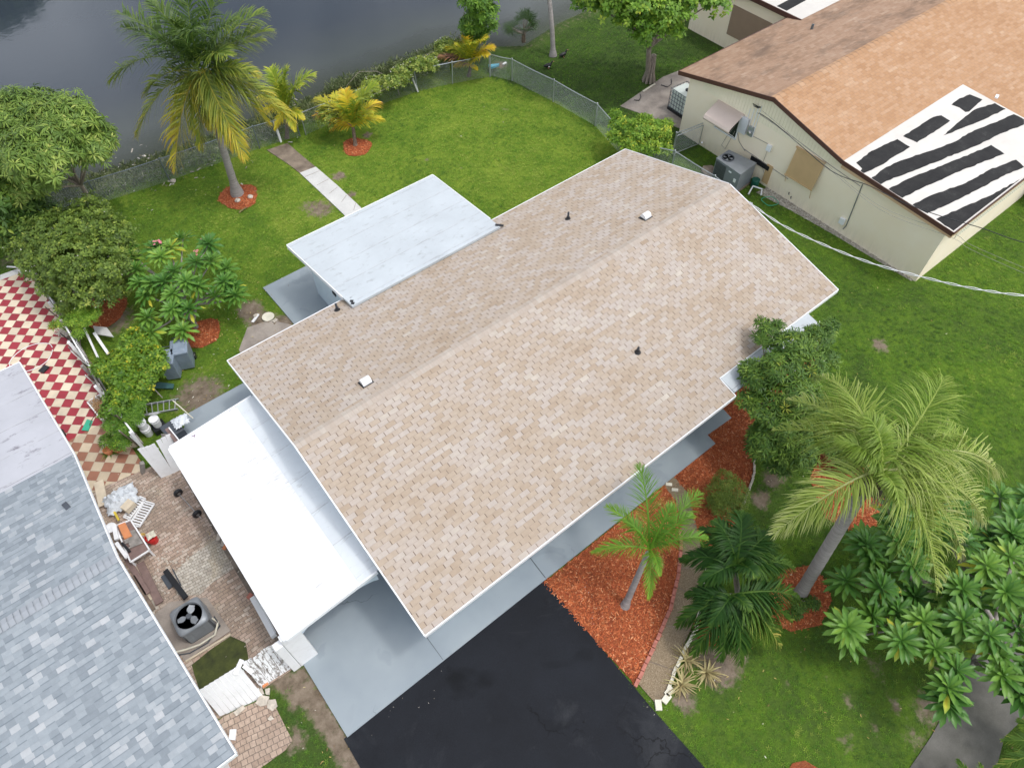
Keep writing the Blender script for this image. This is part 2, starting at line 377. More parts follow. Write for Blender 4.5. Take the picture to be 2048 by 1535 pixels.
def m_asph():
    t = NT('sealed_asphalt'); v = t.pos()
    n = t.noise(v, 0.5, 5, 0.6); k = t.ramp(n, [(0.32, (0.011, 0.0125, 0.016)), (0.68, (0.018, 0.0205, 0.026))])
    k = t.mix(t.math('MULTIPLY', t.mr(t.noise(v, 0.7, 3, 0.5, 0.5), 0.60, 0.70), 0.7), k, (0.006, 0.007, 0.008, 1))
    k = t.mix(t.math('MULTIPLY', t.mr(t.noise(v, 0.33, 8, 0.7, 1.0), 0.52, 0.66), 0.55), k, (0.040, 0.043, 0.048, 1))
    k = t.mix(1.0, k, t.ramp(t.noise(v, 90, 2, 0.8), [(0.35, (0.75,)*3), (0.7, (1.35,)*3)]), 'MULTIPLY')
    k = t.mix(t.math('MULTIPLY', t.mr(t.noise(v, 14, 5, 0.75), 0.66, 0.74), 0.25), k, (0.12, 0.12, 0.12, 1))
    vo = t.n('ShaderNodeTexVoronoi', feature='DISTANCE_TO_EDGE'); vo.inputs['Scale'].default_value = 0.30
    dv = t.n('ShaderNodeVectorMath', operation='ADD'); nn = t.n('ShaderNodeTexNoise'); nn.inputs['Scale'].default_value = 1.8; nn.inputs['Detail'].default_value = 8
    t.l(v, nn.inputs['Vector']); t.l(v, dv.inputs[0]); t.l(nn.outputs['Color'], dv.inputs[1]); t.l(dv.outputs[0], vo.inputs['Vector'])
    cr = t.math('MULTIPLY', t.math('LESS_THAN', vo.outputs[0], 0.005), t.mr(t.noise(v, 0.3, 1), 0.52, 0.57))
    k = t.mix(t.math('MULTIPLY', cr, 0.55), k, (0.004, 0.004, 0.004, 1))
    t.bump(t.noise(v, 110, 3, 0.7), 0.35, 0.006)
    return t.col(k, t.mr(n, 0.3, 0.7, 0.6, 0.8), spec=0.12)
m_asphalt = m_asph()
def m_mulchf():
    t = NT('red_wood_mulch'); v = t.pos()
    vo = t.n('ShaderNodeTexVoronoi'); vo.inputs['Scale'].default_value = 26; vo.inputs['Randomness'].default_value = 1
    d = t.n('ShaderNodeVectorMath', operation='ADD'); nn = t.n('ShaderNodeTexNoise'); nn.inputs['Scale'].default_value = 9
    t.l(v, nn.inputs['Vector']); t.l(v, d.inputs[0]); t.l(nn.outputs['Color'], d.inputs[1]); t.l(d.outputs[0], vo.inputs['Vector'])
    s3 = t.n('ShaderNodeSeparateXYZ'); t.l(vo.outputs['Color'], s3.inputs[0])
    k = t.ramp(s3.outputs[0], [(0.0, (0.22, 0.045, 0.016)), (0.4, (0.42, 0.085, 0.025)), (0.75, (0.54, 0.14, 0.045)), (1.0, (0.64, 0.25, 0.10))])
    k = t.mix(1.0, k, t.ramp(t.noise(v, 1.4, 5), [(0.3, (0.75,)*3), (0.7, (1.15,)*3)]), 'MULTIPLY')
    t.bump(vo.outputs[0], 0.9, 0.03)
    return t.col(k, 0.9)
m_mulch = m_mulchf()
def m_aggf():
    t = NT('exposed_aggregate'); v = t.pos()
    k = t.ramp(t.noise(v, 45, 4, 0.8), [(0.3, (0.10, 0.07, 0.04)), (0.5, (0.22, 0.165, 0.10)), (0.7, (0.40, 0.33, 0.235))])
    k = t.mix(t.math('MULTIPLY', t.mr(t.noise(v, 1.1, 6, 0.65), 0.5, 0.68), 0.55), k, (0.12, 0.10, 0.085, 1))
    t.bump(t.noise(v, 60, 3), 0.4, 0.01)
    return t.col(k, 0.85)
m_agg = m_aggf()
def m_concf(name, a, b, sc=1.2):
    t = NT(name); v = t.pos()
    k = t.ramp(t.noise(v, sc, 7, 0.65), [(0.3, a), (0.7, b)])
    k = t.mix(1.0, k, t.ramp(t.noise(v, 30, 4, 0.8), [(0.3, (0.85,)*3), (0.7, (1.1,)*3)]), 'MULTIPLY')
    t.bump(t.noise(v, 40, 3), 0.2, 0.01)
    return t.col(k, 0.85)
m_conc = m_concf('clean_pale_concrete', (0.50, 0.50, 0.49), (0.62, 0.62, 0.60))
m_conc_old = m_concf('stained_old_concrete', (0.10, 0.075, 0.055), (0.30, 0.24, 0.18), 1.6)
m_side = m_concf('dark_weathered_concrete', (0.055, 0.055, 0.045), (0.15, 0.145, 0.13), 0.7)
m_pinkpave = m_concf('pinkish_patio_slabs', (0.20, 0.17, 0.15), (0.42, 0.37, 0.32), 0.9)
m_dirt = m_concf('sandy_dirt', (0.17, 0.13, 0.10), (0.33, 0.28, 0.23), 1.5)
m_gravelb = m_concf('dirty_gravel', (0.16, 0.14, 0.11), (0.62, 0.58, 0.50), 9)
def m_checkf():
    t = NT('checkered_patio_tiles'); v = t.pos()
    m = t.map(v, (1/0.336, 1/0.336, 1), (0, 0, R(42.3)), (0.15, 0.22, 0))
    s3 = t.n('ShaderNodeSeparateXYZ'); t.l(m, s3.inputs[0])
    fx, fy = t.math('FLOOR', s3.outputs[0]), t.math('FLOOR', s3.outputs[1])
    par = t.math('MODULO', t.math('ABSOLUTE', t.math('ADD', fx, fy)), 2)
    par = t.math('GREATER_THAN', par, 0.5)
    cv = t.n('ShaderNodeCombineXYZ'); t.l(fx, cv.inputs[0]); t.l(fy, cv.inputs[1])
    wn = t.n('ShaderNodeTexWhiteNoise', noise_dimensions='2D'); t.l(cv.outputs[0], wn.inputs['Vector'])
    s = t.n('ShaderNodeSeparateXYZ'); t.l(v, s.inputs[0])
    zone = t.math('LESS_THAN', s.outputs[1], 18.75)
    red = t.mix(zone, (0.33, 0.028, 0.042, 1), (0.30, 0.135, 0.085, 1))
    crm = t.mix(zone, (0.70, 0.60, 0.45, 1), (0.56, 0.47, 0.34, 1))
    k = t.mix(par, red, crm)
    k = t.mix(1.0, k, t.ramp(wn.outputs[0], [(0, (0.86,)*3), (1, (1.1,)*3)]), 'MULTIPLY')
    k = t.mix(1.0, k, t.ramp(t.noise(v, 2.5, 6, 0.7), [(0.3, (0.84,)*3), (0.7, (1.08,)*3)]), 'MULTIPLY')
    ex = t.math('MINIMUM', t.math('FRACT', s3.outputs[0]), t.math('FRACT', s3.outputs[1]))
    gl = t.math('LESS_THAN', ex, 0.035)
    k = t.mix(t.math('MULTIPLY', gl, 0.55), k, (0.28, 0.24, 0.20, 1))
    return t.col(k, 0.55)
m_check = m_checkf()
def m_paverf(name, bw, bh, cols, rot=0, mort=0.012, dirty=0.6):
    t = NT(name); v = t.pos()
    dn = t.n('ShaderNodeTexNoise'); dn.inputs['Scale'].default_value = 1.1; t.l(v, dn.inputs['Vector'])
    d = t.n('ShaderNodeVectorMath', operation='MULTIPLY_ADD'); t.l(dn.outputs['Color'], d.inputs[0]); d.inputs[1].default_value = (0.10, 0.10, 0); t.l(v, d.inputs[2])
    m = t.map(d.outputs[0], (1, 1, 1), (0, 0, rot))
    b = t.n('ShaderNodeTexBrick'); b.offset = 0.5; b.inputs['Scale'].default_value = 1; b.inputs['Brick Width'].default_value = bw; b.inputs['Row Height'].default_value = bh
    b.inputs['Mortar Size'].default_value = mort; b.inputs['Color1'].default_value = (0, 0, 0, 1); b.inputs['Color2'].default_value = (1, 1, 1, 1); b.inputs['Mortar'].default_value = (0.5, 0.5, 0.5, 1)
    t.l(m, b.inputs['Vector'])
    k = t.ramp(b.outputs['Color'], cols)
    big = t.noise(v, 0.55, 6, 0.65)
    k = t.mix(t.math('MULTIPLY', t.mr(big, 0.42, 0.62), dirty), k, (0.24, 0.205, 0.165, 1))
    k = t.mix(t.math('MULTIPLY', t.mr(t.noise(v, 0.8, 4, 0.6, 1), 0.60, 0.66), 0.6), k, (0.46, 0.40, 0.30, 1))
    k = t.mix(1.0, k, t.ramp(t.noise(v, 12, 5, 0.7), [(0.3, (0.75,)*3), (0.7, (1.15,)*3)]), 'MULTIPLY')
    k = t.mix(t.math('MULTIPLY', b.outputs['Fac'], 0.75), k, (0.09, 0.075, 0.06, 1))
    t.bump(t.math('SUBTRACT', 1.0, b.outputs['Fac']), 0.4, 0.01)
    return t.col(k, 0.9)
PC = [(0, (0.34, 0.25, 0.19)), (0.4, (0.43, 0.32, 0.25)), (0.7, (0.50, 0.38, 0.31)), (1, (0.56, 0.47, 0.39))]
m_paver = m_paverf('worn_brick_pavers', 0.21, 0.105, PC, R(0), 0.007)
m_paver2 = m_paverf('small_pink_pavers', 0.155, 0.155, [(0, (0.36, 0.26, 0.20)), (1, (0.50, 0.38, 0.30))], R(12), 0.009, 0.25)

def leafmat(name, stops, rough=0.5, trans=0.22, spec=0.3):
    stops = [(p, tuple(v*(0.90+.14*p) for v in c)) for p, c in stops]
    t = NT(name); a = t.attr('tint'); n = t.noise(t.pos(), 1.6, 3)
    f = t.math('ADD', a, t.math('MULTIPLY', t.math('SUBTRACT', n, 0.5), 0.25))
    k = t.ramp(f, stops); t.col(k, rough, spec=spec)
    tr = t.n('ShaderNodeBsdfTranslucent'); t.l(k, tr.inputs[0])
    mx = t.n('ShaderNodeMixShader'); mx.inputs[0].default_value = trans
    t.l(t.b.outputs[0], mx.inputs[1]); t.l(tr.outputs[0], mx.inputs[2]); t.l(mx.outputs[0], t.o.inputs[0])
    return t.mat
L_mango = leafmat('mango_leaf', [(0, (0.06, 0.12, 0.022)), (0.5, (0.15, 0.25, 0.04)), (0.85, (0.28, 0.37, 0.07)), (1, (0.38, 0.44, 0.11))])
L_dark = leafmat('dark_tree_leaf', [(0, (0.025, 0.07, 0.012)), (0.5, (0.065, 0.145, 0.020)), (0.85, (0.19, 0.30, 0.04)), (1, (0.42, 0.45, 0.06))])
L_bush = leafmat('olive_bush_leaf', [(0, (0.05, 0.09, 0.016)), (0.5, (0.11, 0.18, 0.027)), (0.9, (0.22, 0.30, 0.045)), (1, (0.34, 0.38, 0.08))])
L_plum = leafmat('plumeria_leaf', [(0, (0.022, 0.08, 0.018)), (0.45, (0.075, 0.20, 0.033)), (0.8, (0.19, 0.35, 0.055)), (0.93, (0.35, 0.42, 0.05)), (1, (0.55, 0.50, 0.06))], 0.35)
L_citrus = leafmat('citrus_leaf', [(0, (0.05, 0.13, 0.012)), (0.5, (0.13, 0.25, 0.02)), (0.8, (0.26, 0.36, 0.03)), (0.92, (0.50, 0.46, 0.03)), (1, (0.62, 0.50, 0.03))])
L_lime = leafmat('lime_shrub_leaf', [(0, (0.06, 0.16, 0.015)), (0.5, (0.17, 0.32, 0.03)), (0.85, (0.34, 0.46, 0.05)), (1, (0.52, 0.52, 0.05))])
L_coco = leafmat('coconut_frond', [(0, (0.04, 0.095, 0.02)), (0.3, (0.12, 0.20, 0.035)), (0.55, (0.27, 0.33, 0.05)), (0.80, (0.56, 0.46, 0.05)), (0.94, (0.46, 0.26, 0.05)), (1, (0.25, 0.14, 0.07))], 0.4, 0.3)
L_ypalm = leafmat('yellow_palm_frond', [(0, (0.12, 0.23, 0.02)), (0.35, (0.36, 0.46, 0.05)), (0.65, (0.74, 0.62, 0.05)), (0.92, (0.72, 0.45, 0.05)), (1, (0.30, 0.16, 0.12))], 0.4, 0.3)
L_queen = leafmat('queen_palm_frond', [(0, (0.07, 0.15, 0.015)), (0.4, (0.19, 0.30, 0.035)), (0.7, (0.34, 0.43, 0.09)), (1, (0.54, 0.56, 0.26))], 0.45, 0.3)
L_squeen = leafmat('young_palm_frond', [(0, (0.07, 0.19, 0.015)), (0.5, (0.15, 0.32, 0.03)), (1, (0.36, 0.48, 0.05))], 0.4, 0.35)
L_christ = leafmat('dark_palm_frond', [(0, (0.010, 0.038, 0.008)), (0.45, (0.028, 0.085, 0.013)), (0.75, (0.11, 0.20, 0.03)), (0.92, (0.45, 0.42, 0.10)), (1, (0.55, 0.45, 0.12))], 0.5, 0.3, 0.2)
L_dry = leafmat('dry_strap_leaf', [(0, (0.10, 0.08, 0.04)), (0.5, (0.28, 0.22, 0.10)), (1, (0.52, 0.46, 0.22))], 0.6, 0.2)
L_weed = leafmat('bank_weed', [(0, (0.05, 0.08, 0.025)), (0.5, (0.13, 0.17, 0.06)), (0.85, (0.24, 0.26, 0.13)), (1, (0.46, 0.46, 0.34))], 0.7, 0.25)
L_grass = leafmat('grass_blade', [(0, (0.036, 0.07, 0.022)), (0.3, (0.082, 0.175, 0.034)), (0.6, (0.125, 0.275, 0.026)), (0.85, (0.22, 0.38, 0.035)), (1, (0.38, 0.45, 0.09))], 0.6, 0.3, 0.2)
def barkf(name, a, b, sc=(3, 3, 14)):
    t = NT(name); v = t.pos(); k = t.ramp(t.noise(t.map(v, sc), 2.0, 7, 0.7), [(0.3, a), (0.7, b)])
    t.bump(t.noise(t.map(v, sc), 3.0, 6, 0.7), 0.6, 0.03); return t.col(k, 0.9)
m_bark = barkf('tree_bark', (0.15, 0.125, 0.10), (0.36, 0.31, 0.26), (8, 8, 1.5))
m_pbark = barkf('palm_bark', (0.20, 0.185, 0.175), (0.36, 0.335, 0.32), (1, 1, 12))
m_fiber = barkf('dead_palm_fibre', (0.05, 0.035, 0.025), (0.26, 0.19, 0.14), (6, 6, 6))

m_mossy = m_concf('moss', (0.015, 0.02, 0.008), (0.09, 0.11, 0.02), 2.2)
m_palepad = m_paverf('mortar_smeared_pavers', 0.14, 0.09, [(0, (0.40, 0.36, 0.30)), (1, (0.60, 0.56, 0.49))], R(8), 0.006, 0.35)
m_dirt2 = m_concf('damp_dirt', (0.09, 0.075, 0.06), (0.26, 0.22, 0.18), 2.0)
# ------------------------------------------------------------------ ground plan (photo points on the ground)
SLAB = XY([(695,1474),(1090,1160),(1430,888),(1414,871),(1462,837),(1446,820)])+[(12.9, 7.0), (-1.11, 7.0)]
x0 = -1.11
slab_poly = [(-1.11, 5.33), (5.5, 5.33)]+XY([(1430,888),(1414,871),(1462,837),(1446,820)])+[(13.2, 6.6), (6.2, 6.6), (6.2, 17.3), (-0.2, 17.3), (-1.0, 16.0), (-1.11, 7.6)]
rear_slab = [(4.54, 21.03), (6.6, 21.03), (6.6, 16.0), (4.62, 16.0)]
drive_poly = [(-1.2, 5.36), (5.5, 5.36), (5.45, 1.0), (5.5, -1.2), (5.5, -9), (-1.5, -9)]
front_path = XY([(1275,1365),(1292,1330),(1318,1275),(1343,1215),(1358,1150),(1364,1090),(1362,1040),(1350,1000),(1325,968),(1345,950),(1375,985),(1390,1040),(1402,1100),(1408,1150),(1395,1225),(1378,1265),(1362,1300),(1345,1350),(1335,1385),(1316,1412)])
mulch1 = [(5.40, 5.3)]+XY([(1268,1366),(1292,1330),(1318,1275),(1343,1215),(1358,1150),(1364,1090),(1362,1040),(1350,1000),(1325,968)])+[(9.9, 5.3)]
mulch2 = XY([(1345,952),(1430,888),(1414,871),(1462,837),(1446,820)])+[(12.95, 6.5), (18.3, 6.5), (18.3, 5.2)]+XY([(1560,800),(1500,850),(1507,935),(1497,975),(1480,1020),(1462,1060),(1440,1100),(1400,1080),(1390,1040),(1375,985)])
mulch3 = XY([(1620,960),(1640,905),(1690,890),(1735,930),(1765,1000),(1752,1050),(1700,1060),(1650,1035)])
mulch4 = XY([(1540,1180),(1565,1140),(1620,1130),(1650,1160),(1663,1200),(1640,1250),(1580,1262),(1545,1240)])
mulch5 = XY([(1385,1240),(1400,1220),(1445,1225),(1455,1260),(1440,1290),(1405,1290),(1392,1270)])
mulch6 = XY([(1575,1540),(1585,1525),(1610,1520),(1635,1535),(1640,1560),(1580,1565)])
def circ(px, py, rx, n=22):
    c = P(px, py); return [(c[0]+rx*(1+0.12*math.sin(3*a+px)+random.uniform(-.05, .05))*math.cos(a), c[1]+rx*(1+0.1*math.sin(2*a+py))*math.sin(a)) for a in np.linspace(0, 2*math.pi, n, endpoint=False)]
mulch_c = [circ(478, 394, 0.82), circ(713, 294, 0.66), circ(208, 622, 0.85), circ(402, 668, 0.72)]
rear_path_old = XY([(534,301),(575,287),(604,312),(632,335),(600,347),(578,330)])
rear_path = XY([(600,347),(632,335),(675,372),(722,416),(740,450),(700,450),(688,430)])
check_poly = [(-12.0, 28.6)]+XY([(0,560),(66,537),(128,640),(160,690),(205,800),(255,880),(292,938)])+[(-3.4, 16.35), (-12, 16.6)]
edge_strip = XY([(0,552),(60,530),(68,538),(0,562)])+[(-6.0, 28.9), (-6.0, 29.25)]
paver_poly = [(-4.5, 16.4), (-3.4, 16.35)]+XY([(292,938)])+[(-1.02, 16.05), (-1.15, 7.75), (-1.3, 7.7), (-4.5, 7.85)]
paver2_poly = XY([(420,1455),(450,1430),(530,1395),(545,1400),(585,1480),(570,1500),(500,1550),(440,1560)])
conc_patch = XY([(478,700),(495,655),(540,640),(585,650),(600,700),(520,760)])
dirt_yard = XY([(500,660),(520,610),(545,600),(590,650),(560,670)])
gravel = XY([(1512,385),(1540,372),(1600,410),(1690,460),(1830,558),(1822,562),(1660,465),(1580,420)])
pink_patio = XY([(1240,213),(1325,155),(1400,125),(1470,180),(1370,262),(1330,245)])
sidewalk = XY([(1812,1545),(1861,1473),(1902,1400),(1935,1325),(1990,1260),(2075,1235),(2130,1330),(2052,1430),(2008,1473),(1985,1560),(1960,1620),(1770,1620)])
soft_dirt = []
EXCL = [slab_poly, rear_slab, drive_poly, front_path, mulch1, mulch2, mulch3, mulch4, mulch5, mulch6, rear_path_old, rear_path, check_poly, paver_poly, paver2_poly, conc_patch, gravel, pink_patio, sidewalk,
        [(1.9, 5.8), (18.6, 5.8), (18.6, 15.9), (1.9, 15.9)], [(6.1, 15), (11.7, 15), (11.7, 19.5), (6.1, 19.5)], [(24.6, 5.3), (50, 5.3), (50, 18), (24.6, 18)], [(31.6, 17), (50, 17), (50, 24), (31.6, 24)], [(-14, 3), (-3.5, 3), (-3.6, 20), (-14, 20)]]+mulch_c
def inpoly(x, y, poly):
    r = np.zeros(x.shape, bool); n = len(poly); j = n-1
    for i in range(n):
        xi, yi = poly[i]; xj, yj = poly[j]
        c = ((yi > y) != (yj > y)) & (x < (xj-xi)*(y-yi)/(yj-yi+1e-12)+xi); r ^= c; j = i
    return r
SHX = [-80, 0, 4, 8, 12, 17, 20.5, 22.3, 24, 27, 31, 38, 46, 60, 90]
SHY = [32.6, 31.6, 31.1, 30.7, 30.7, 30.3, 30.2, 29.6, 28.4, 29.0, 29.2, 28.0, 27.5, 27, 26]
def shore(x): return np.interp(x, SHX, SHY)
def hgt(x, y):
    d = y-shore(x)
    h = np.where(d > 0, -0.5*d, 0.0); h = np.maximum(h, -3.0)
    far = np.clip((y-95)/8.0, 0, 1)*3.2; h = h+far
    return h
WATER = -0.28
# bare patches in the lawn: photo x, y, radius m, strength
BARE = [(700,390,.35,1),(678,352,.45,1),(640,418,.9,.8),(615,412,.6,.7),(735,270,.45,.8),(445,250,.3,.5),(1010,220,.7,.5),(905,230,.5,.4),(920,335,.4,.5),(850,318,.25,.8),(1760,690,.45,.9),(1240,255,1.0,.5),
        (400,790,1.3,.85),(440,830,1.0,.9),(390,770,.8,.6),(500,620,.7,1),(560,655,.9,1),(515,640,.6,1),(1560,930,.6,1),(1520,1000,.45,1),(1545,960,.5,.9),(1440,1330,.8,1),(1400,1300,.6,1),(1480,1310,.4,.8),(1370,1400,.5,.9),
        (1650,1350,.3,.6),(1700,1400,.35,.7),(1745,1450,.3,.7),(1790,1410,.4,.7),(1570,1370,.3,.6),(1690,1480,.5,.6),(1860,1420,.8,.7),(1830,1480,.6,.6),(1900,1340,1.0,.6),(1750,1330,.7,.55),(600,1390,.5,1),(640,1400,.35,1),(660,1450,.3,1),(560,1360,.4,1),(700,1510,.5,.7),(720,1535,.4,1),(590,1480,.5,.8),
        (1650,370,.3,.5),(1430,350,.35,.8),(480,385,.1,.5),(250,560,1.2,.6),(230,640,1.2,.75),(20,520,.9,.6),(60,500,.5,.8),(190,600,1.0,.7),(650,1380,.2,.5),(300,650,.6,.6),(1960,620,.5,.4),(1830,640,.6,.3),(960,190,.35,.5),(1000,130,.6,.8)]
BXY = np.array([tuple(P(a, b)[:2])+(r, s) for a, b, r, s in BARE])
def bare(x, y):
    b = np.zeros_like(x)
    for bx, by, r, s in BXY: b = np.maximum(b, s*np.exp(-((x-bx)**2+(y-by)**2)/(r*r*0.8)))
    # strip left of the driveway
    b = np.maximum(b, 0.75*((x < -1.0) & (x > -1.7) & (y < 7.7) & (y > 1)))
    d = y-(shore(x)-1.2)
    return np.clip(np.maximum(b, np.clip(d/0.8, 0, 1)*0.42), 0, 1)
def tone(x, y):
    """1 = bright back lawn, 0.4 side lawn, 0.25 neighbour's darker lawn"""
    fx = np.interp(y, [16.5, 21, 23.6, 27.2, 60], [22.4, 21.9, 21.7, 20.6, 20.4])
    back = (y > 15.5) & (x < fx) & (x > -2)
    t = np.where(back, 0.86, 0.57)
    t = np.where(back & (x < 6.5), 0.74, t)
    t = np.where((~back) & (y > 16.5) & (x > 18), 0.36, t)
    t = np.where((y < 16.5) & (x > 18.0), 0.60, t)
    t = np.where((y < 4.5) & (x > 5), 0.55, t)
    t = np.where((x > 20) & (y < 16), 0.61+0.05*np.sin(x*0.9+y*0.6), t)
    t = np.where((x < -1) & (y < 8), 0.42, t)
    return t
gx = np.concatenate([[-300, -180, -110, -70, -45, -30, -20, -13], np.arange(-9, 46, 0.3), [47, 52, 60, 75, 100, 150, 230, 320]])
gy = np.concatenate([[-200, -120, -70, -40, -25, -15, -10], np.arange(-7.8, 40, 0.3), [41, 44, 50, 60, 75, 90, 95, 97, 99, 101, 103, 106, 115, 140, 200, 320]])
GX, GY = np.meshgrid(gx, gy); nx, ny = len(gx), len(gy)
Z = hgt(GX, GY)+np.where((GY < 29) & (GX > -9) & (GX < 45), 0.0, 0)
V = np.stack([GX.ravel(), GY.ravel(), Z.ravel()], 1)
I = np.arange(nx*ny).reshape(ny, nx); F = np.stack([I[:-1, :-1].ravel(), I[:-1, 1:].ravel(), I[1:, 1:].ravel(), I[1:, :-1].ravel()], 1)
def m_groundf():
    t = NT('lawn_ground'); v = t.pos(); b = t.attr('bare'); to = t.attr('tint')
    n = t.noise(v, 0.9, 6, 0.6); n2 = t.noise(v, 5, 6, 0.7); n3 = t.noise(v, 22, 4, 0.7)
    f = t.math('ADD', to, t.math('ADD', t.math('MULTIPLY', t.math('SUBTRACT', n, 0.5), 0.8), t.math('MULTIPLY', t.math('SUBTRACT', n2, 0.5), 0.55)))
    g = t.ramp(f, [(0.05, (0.03, 0.045, 0.018)), (0.4, (0.055, 0.095, 0.02)), (0.7, (0.09, 0.16, 0.018)), (1, (0.17, 0.24, 0.03))])
    g = t.mix(1.0, g, t.ramp(n3, [(0.3, (0.65,)*3), (0.7, (1.25,)*3)]), 'MULTIPLY')
    d = t.ramp(t.noise(v, 3.2, 7, 0.7), [(0.3, (0.10, 0.075, 0.05)), (0.7, (0.27, 0.22, 0.17))])
    m = t.math('ADD', b, t.math('MULTIPLY', t.math('SUBTRACT', n2, 0.5), 1.1))
    k = t.mix(t.mr(m, 0.42, 0.68), g, d)
    t.bump(n3, 0.6, 0.03)
    return t.col(k, 0.95, spec=0.1)
m_ground = m_groundf()
ground = npmesh('ground', V, F, m_ground, tint=tone(GX, GY).ravel()); tag(ground, 'grass covered ground running down to the lake bank', kind='structure')
a = ground.data.attributes.new('bare', 'FLOAT', 'POINT'); a.data.foreach_set('value', bare(GX, GY).ravel().astype(np.float32))

# water
def m_waterf():
    t = NT('lake_water'); v = t.pos(); d = t.attr('tint')
    n = t.noise(v, 0.35, 5, 0.6)
    dd = t.math('ADD', d, t.math('MULTIPLY', t.math('SUBTRACT', n, 0.5), 0.25))
    k = t.ramp(dd, [(0.0, (0.085, 0.100, 0.070)), (0.35, (0.060, 0.070, 0.064)), (0.8, (0.034, 0.043, 0.053)), (1.0, (0.030, 0.040, 0.052))])
    t.col(k, 0.06); t.b.inputs['IOR'].default_value = 1.36
    t.bump(t.noise(t.map(v, (1, 1, 1)), 2.2, 3), 0.05, 0.05)
    tr = t.n('ShaderNodeBsdfTransparent'); ms = t.n('ShaderNodeMixShader')
    t.l(t.mr(dd, 0.02, 0.42, 0.35, 1.0), ms.inputs[0]); t.l(tr.outputs[0], ms.inputs[1]); t.l(t.b.outputs[0], ms.inputs[2]); t.l(ms.outputs[0], t.o.inputs[0])
    return t.mat
wx = np.concatenate([[-250, -120, -60, -30], np.arange(-12, 60, 1.0), [70, 100, 160, 260]]); wy = np.concatenate([np.arange(26, 48, 0.6), [50, 55, 65, 80, 101]])
WX, WY = np.meshgrid(wx, wy); I = np.arange(WX.size).reshape(WX.shape)
Fw = np.stack([I[:-1, :-1].ravel(), I[:-1, 1:].ravel(), I[1:, 1:].ravel(), I[1:, :-1].ravel()], 1)
dep = np.clip((WY-shore(WX))/9.0, 0, 1)
lake = npmesh('lake', np.stack([WX.ravel(), WY.ravel(), np.full(WX.size, WATER)], 1), Fw, m_waterf(), tint=dep.ravel())
tag(lake, 'still grey blue lake water', kind='structure')

def sheet(name, poly, z0, z1, mat, lab, **k):
    return MB().prism(poly, z0, z1).build(name, mat, base=False, label=lab, kind='structure')
sheet('driveway', drive_poly, -0.1, 0.030, m_asphalt, 'black sealed asphalt driveway')
sheet('patio_slab', slab_poly, -0.1, 0.060, m_slabm, 'blue grey painted concrete slab round the house and under the carport')
sheet('rear_patio', rear_slab, -0.1, 0.064, m_slabm, 'blue grey painted concrete patio behind the house')
fpo = sheet('front_path', front_path, -0.1, 0.034, m_agg, 'curved exposed aggregate path')
for i, p_ in enumerate([mulch1, mulch2, mulch3, mulch4, mulch5, mulch6]+mulch_c):
    sheet('mulch_bed', p_, -0.05, 0.022+0.001*(i % 4), m_mulch, 'red wood mulch on the ground')
sheet('garden_path', rear_path_old, -0.1, 0.03, m_conc_old, 'stained old end of the garden path')
sheet('garden_path', rear_path, -0.1, 0.045, m_conc, 'pale concrete garden path')
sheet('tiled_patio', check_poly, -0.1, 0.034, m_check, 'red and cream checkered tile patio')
sheet('patio_edging', edge_strip, -0.1, 0.05, m_conc, 'pale brick edging of the tiled patio')
sheet('brick_patio', paver_poly, -0.1, 0.026, m_paver, 'worn brick paved side yard')
sheet('brick_patio', paver2_poly, -0.1, 0.022, m_paver2, 'small square pink pavers beside the grass')
sheet('moss_patch', XY([(384,1330),(420,1300),(462,1272),(492,1285),(500,1330),(478,1352),(402,1388)]), -0.02, 0.033, m_mossy, 'dark mossy patch between the condenser pad and the plank fence')
sheet('rubble_pad', XY([(345,1150),(385,1110),(430,1080),(445,1078),(476,1112),(470,1135),(425,1165),(400,1190),(355,1190)]), -0.02, 0.030, m_palepad, 'pale broken mortar patch on the brick patio')
sheet('dirt_strip', XY([(362,946),(395,946),(600,1262),(596,1290),(556,1290),(500,1190),(447,1100),(405,1018)]), -0.02, 0.0315, m_dirt2, 'dark damp dirt along the carport edge')
sheet('concrete_pad', conc_patch, -0.1, 0.018, m_pinkpave, 'rough grey concrete at the house corner')
sheet('gravel_strip', gravel, -0.1, 0.016, m_gravelb, 'pale gravel along the yellow wall')
sheet('stone_patio', pink_patio, -0.1, 0.022, m_pinkpave, 'pinkish slab patio behind the yellow house')
sheet('sidewalk', sidewalk, -0.1, 0.03, m_side, 'dark weathered concrete walk')
# joints in the paths
mb = MB()
for (a, b) in [((1300,1322),(1350,1340)),((1330,1250),(1385,1262)),((1350,1170),(1402,1200)),((1362,1135),(1410,1135)),((1364,1080),(1400,1088))]:
    a = P(*a, 0.036); b = P(*b, 0.036); mb.beam(a, b, 0.03, 0.004)
for k in range(5):
    t_ = k/5+0.08; a = P(600+122*t_, 347+83*t_, 0.047); b = P(632+90*t_, 335+81*t_, 0.047); mb.beam(a, b, 0.015, 0.004)
mb.build('path_joints', m_conc_old, base=False, label='dark joints between the path slabs', kind='structure')
mb = MB()
for (a, b) in [((1165,1122),(1092,1168))[::-1]]: pass
mb.beam((5.55, 5.36, 0.063), (5.62, 6.6, 0.063), 0.02, 0.006); mb.beam((1.9, 5.36, 0.063), (1.9, 6.6, 0.063), 0.012, 0.004)
mb.build('slab_joints', m_dkgrey, base=False, label='dark control joints in the painted slab', kind='structure')

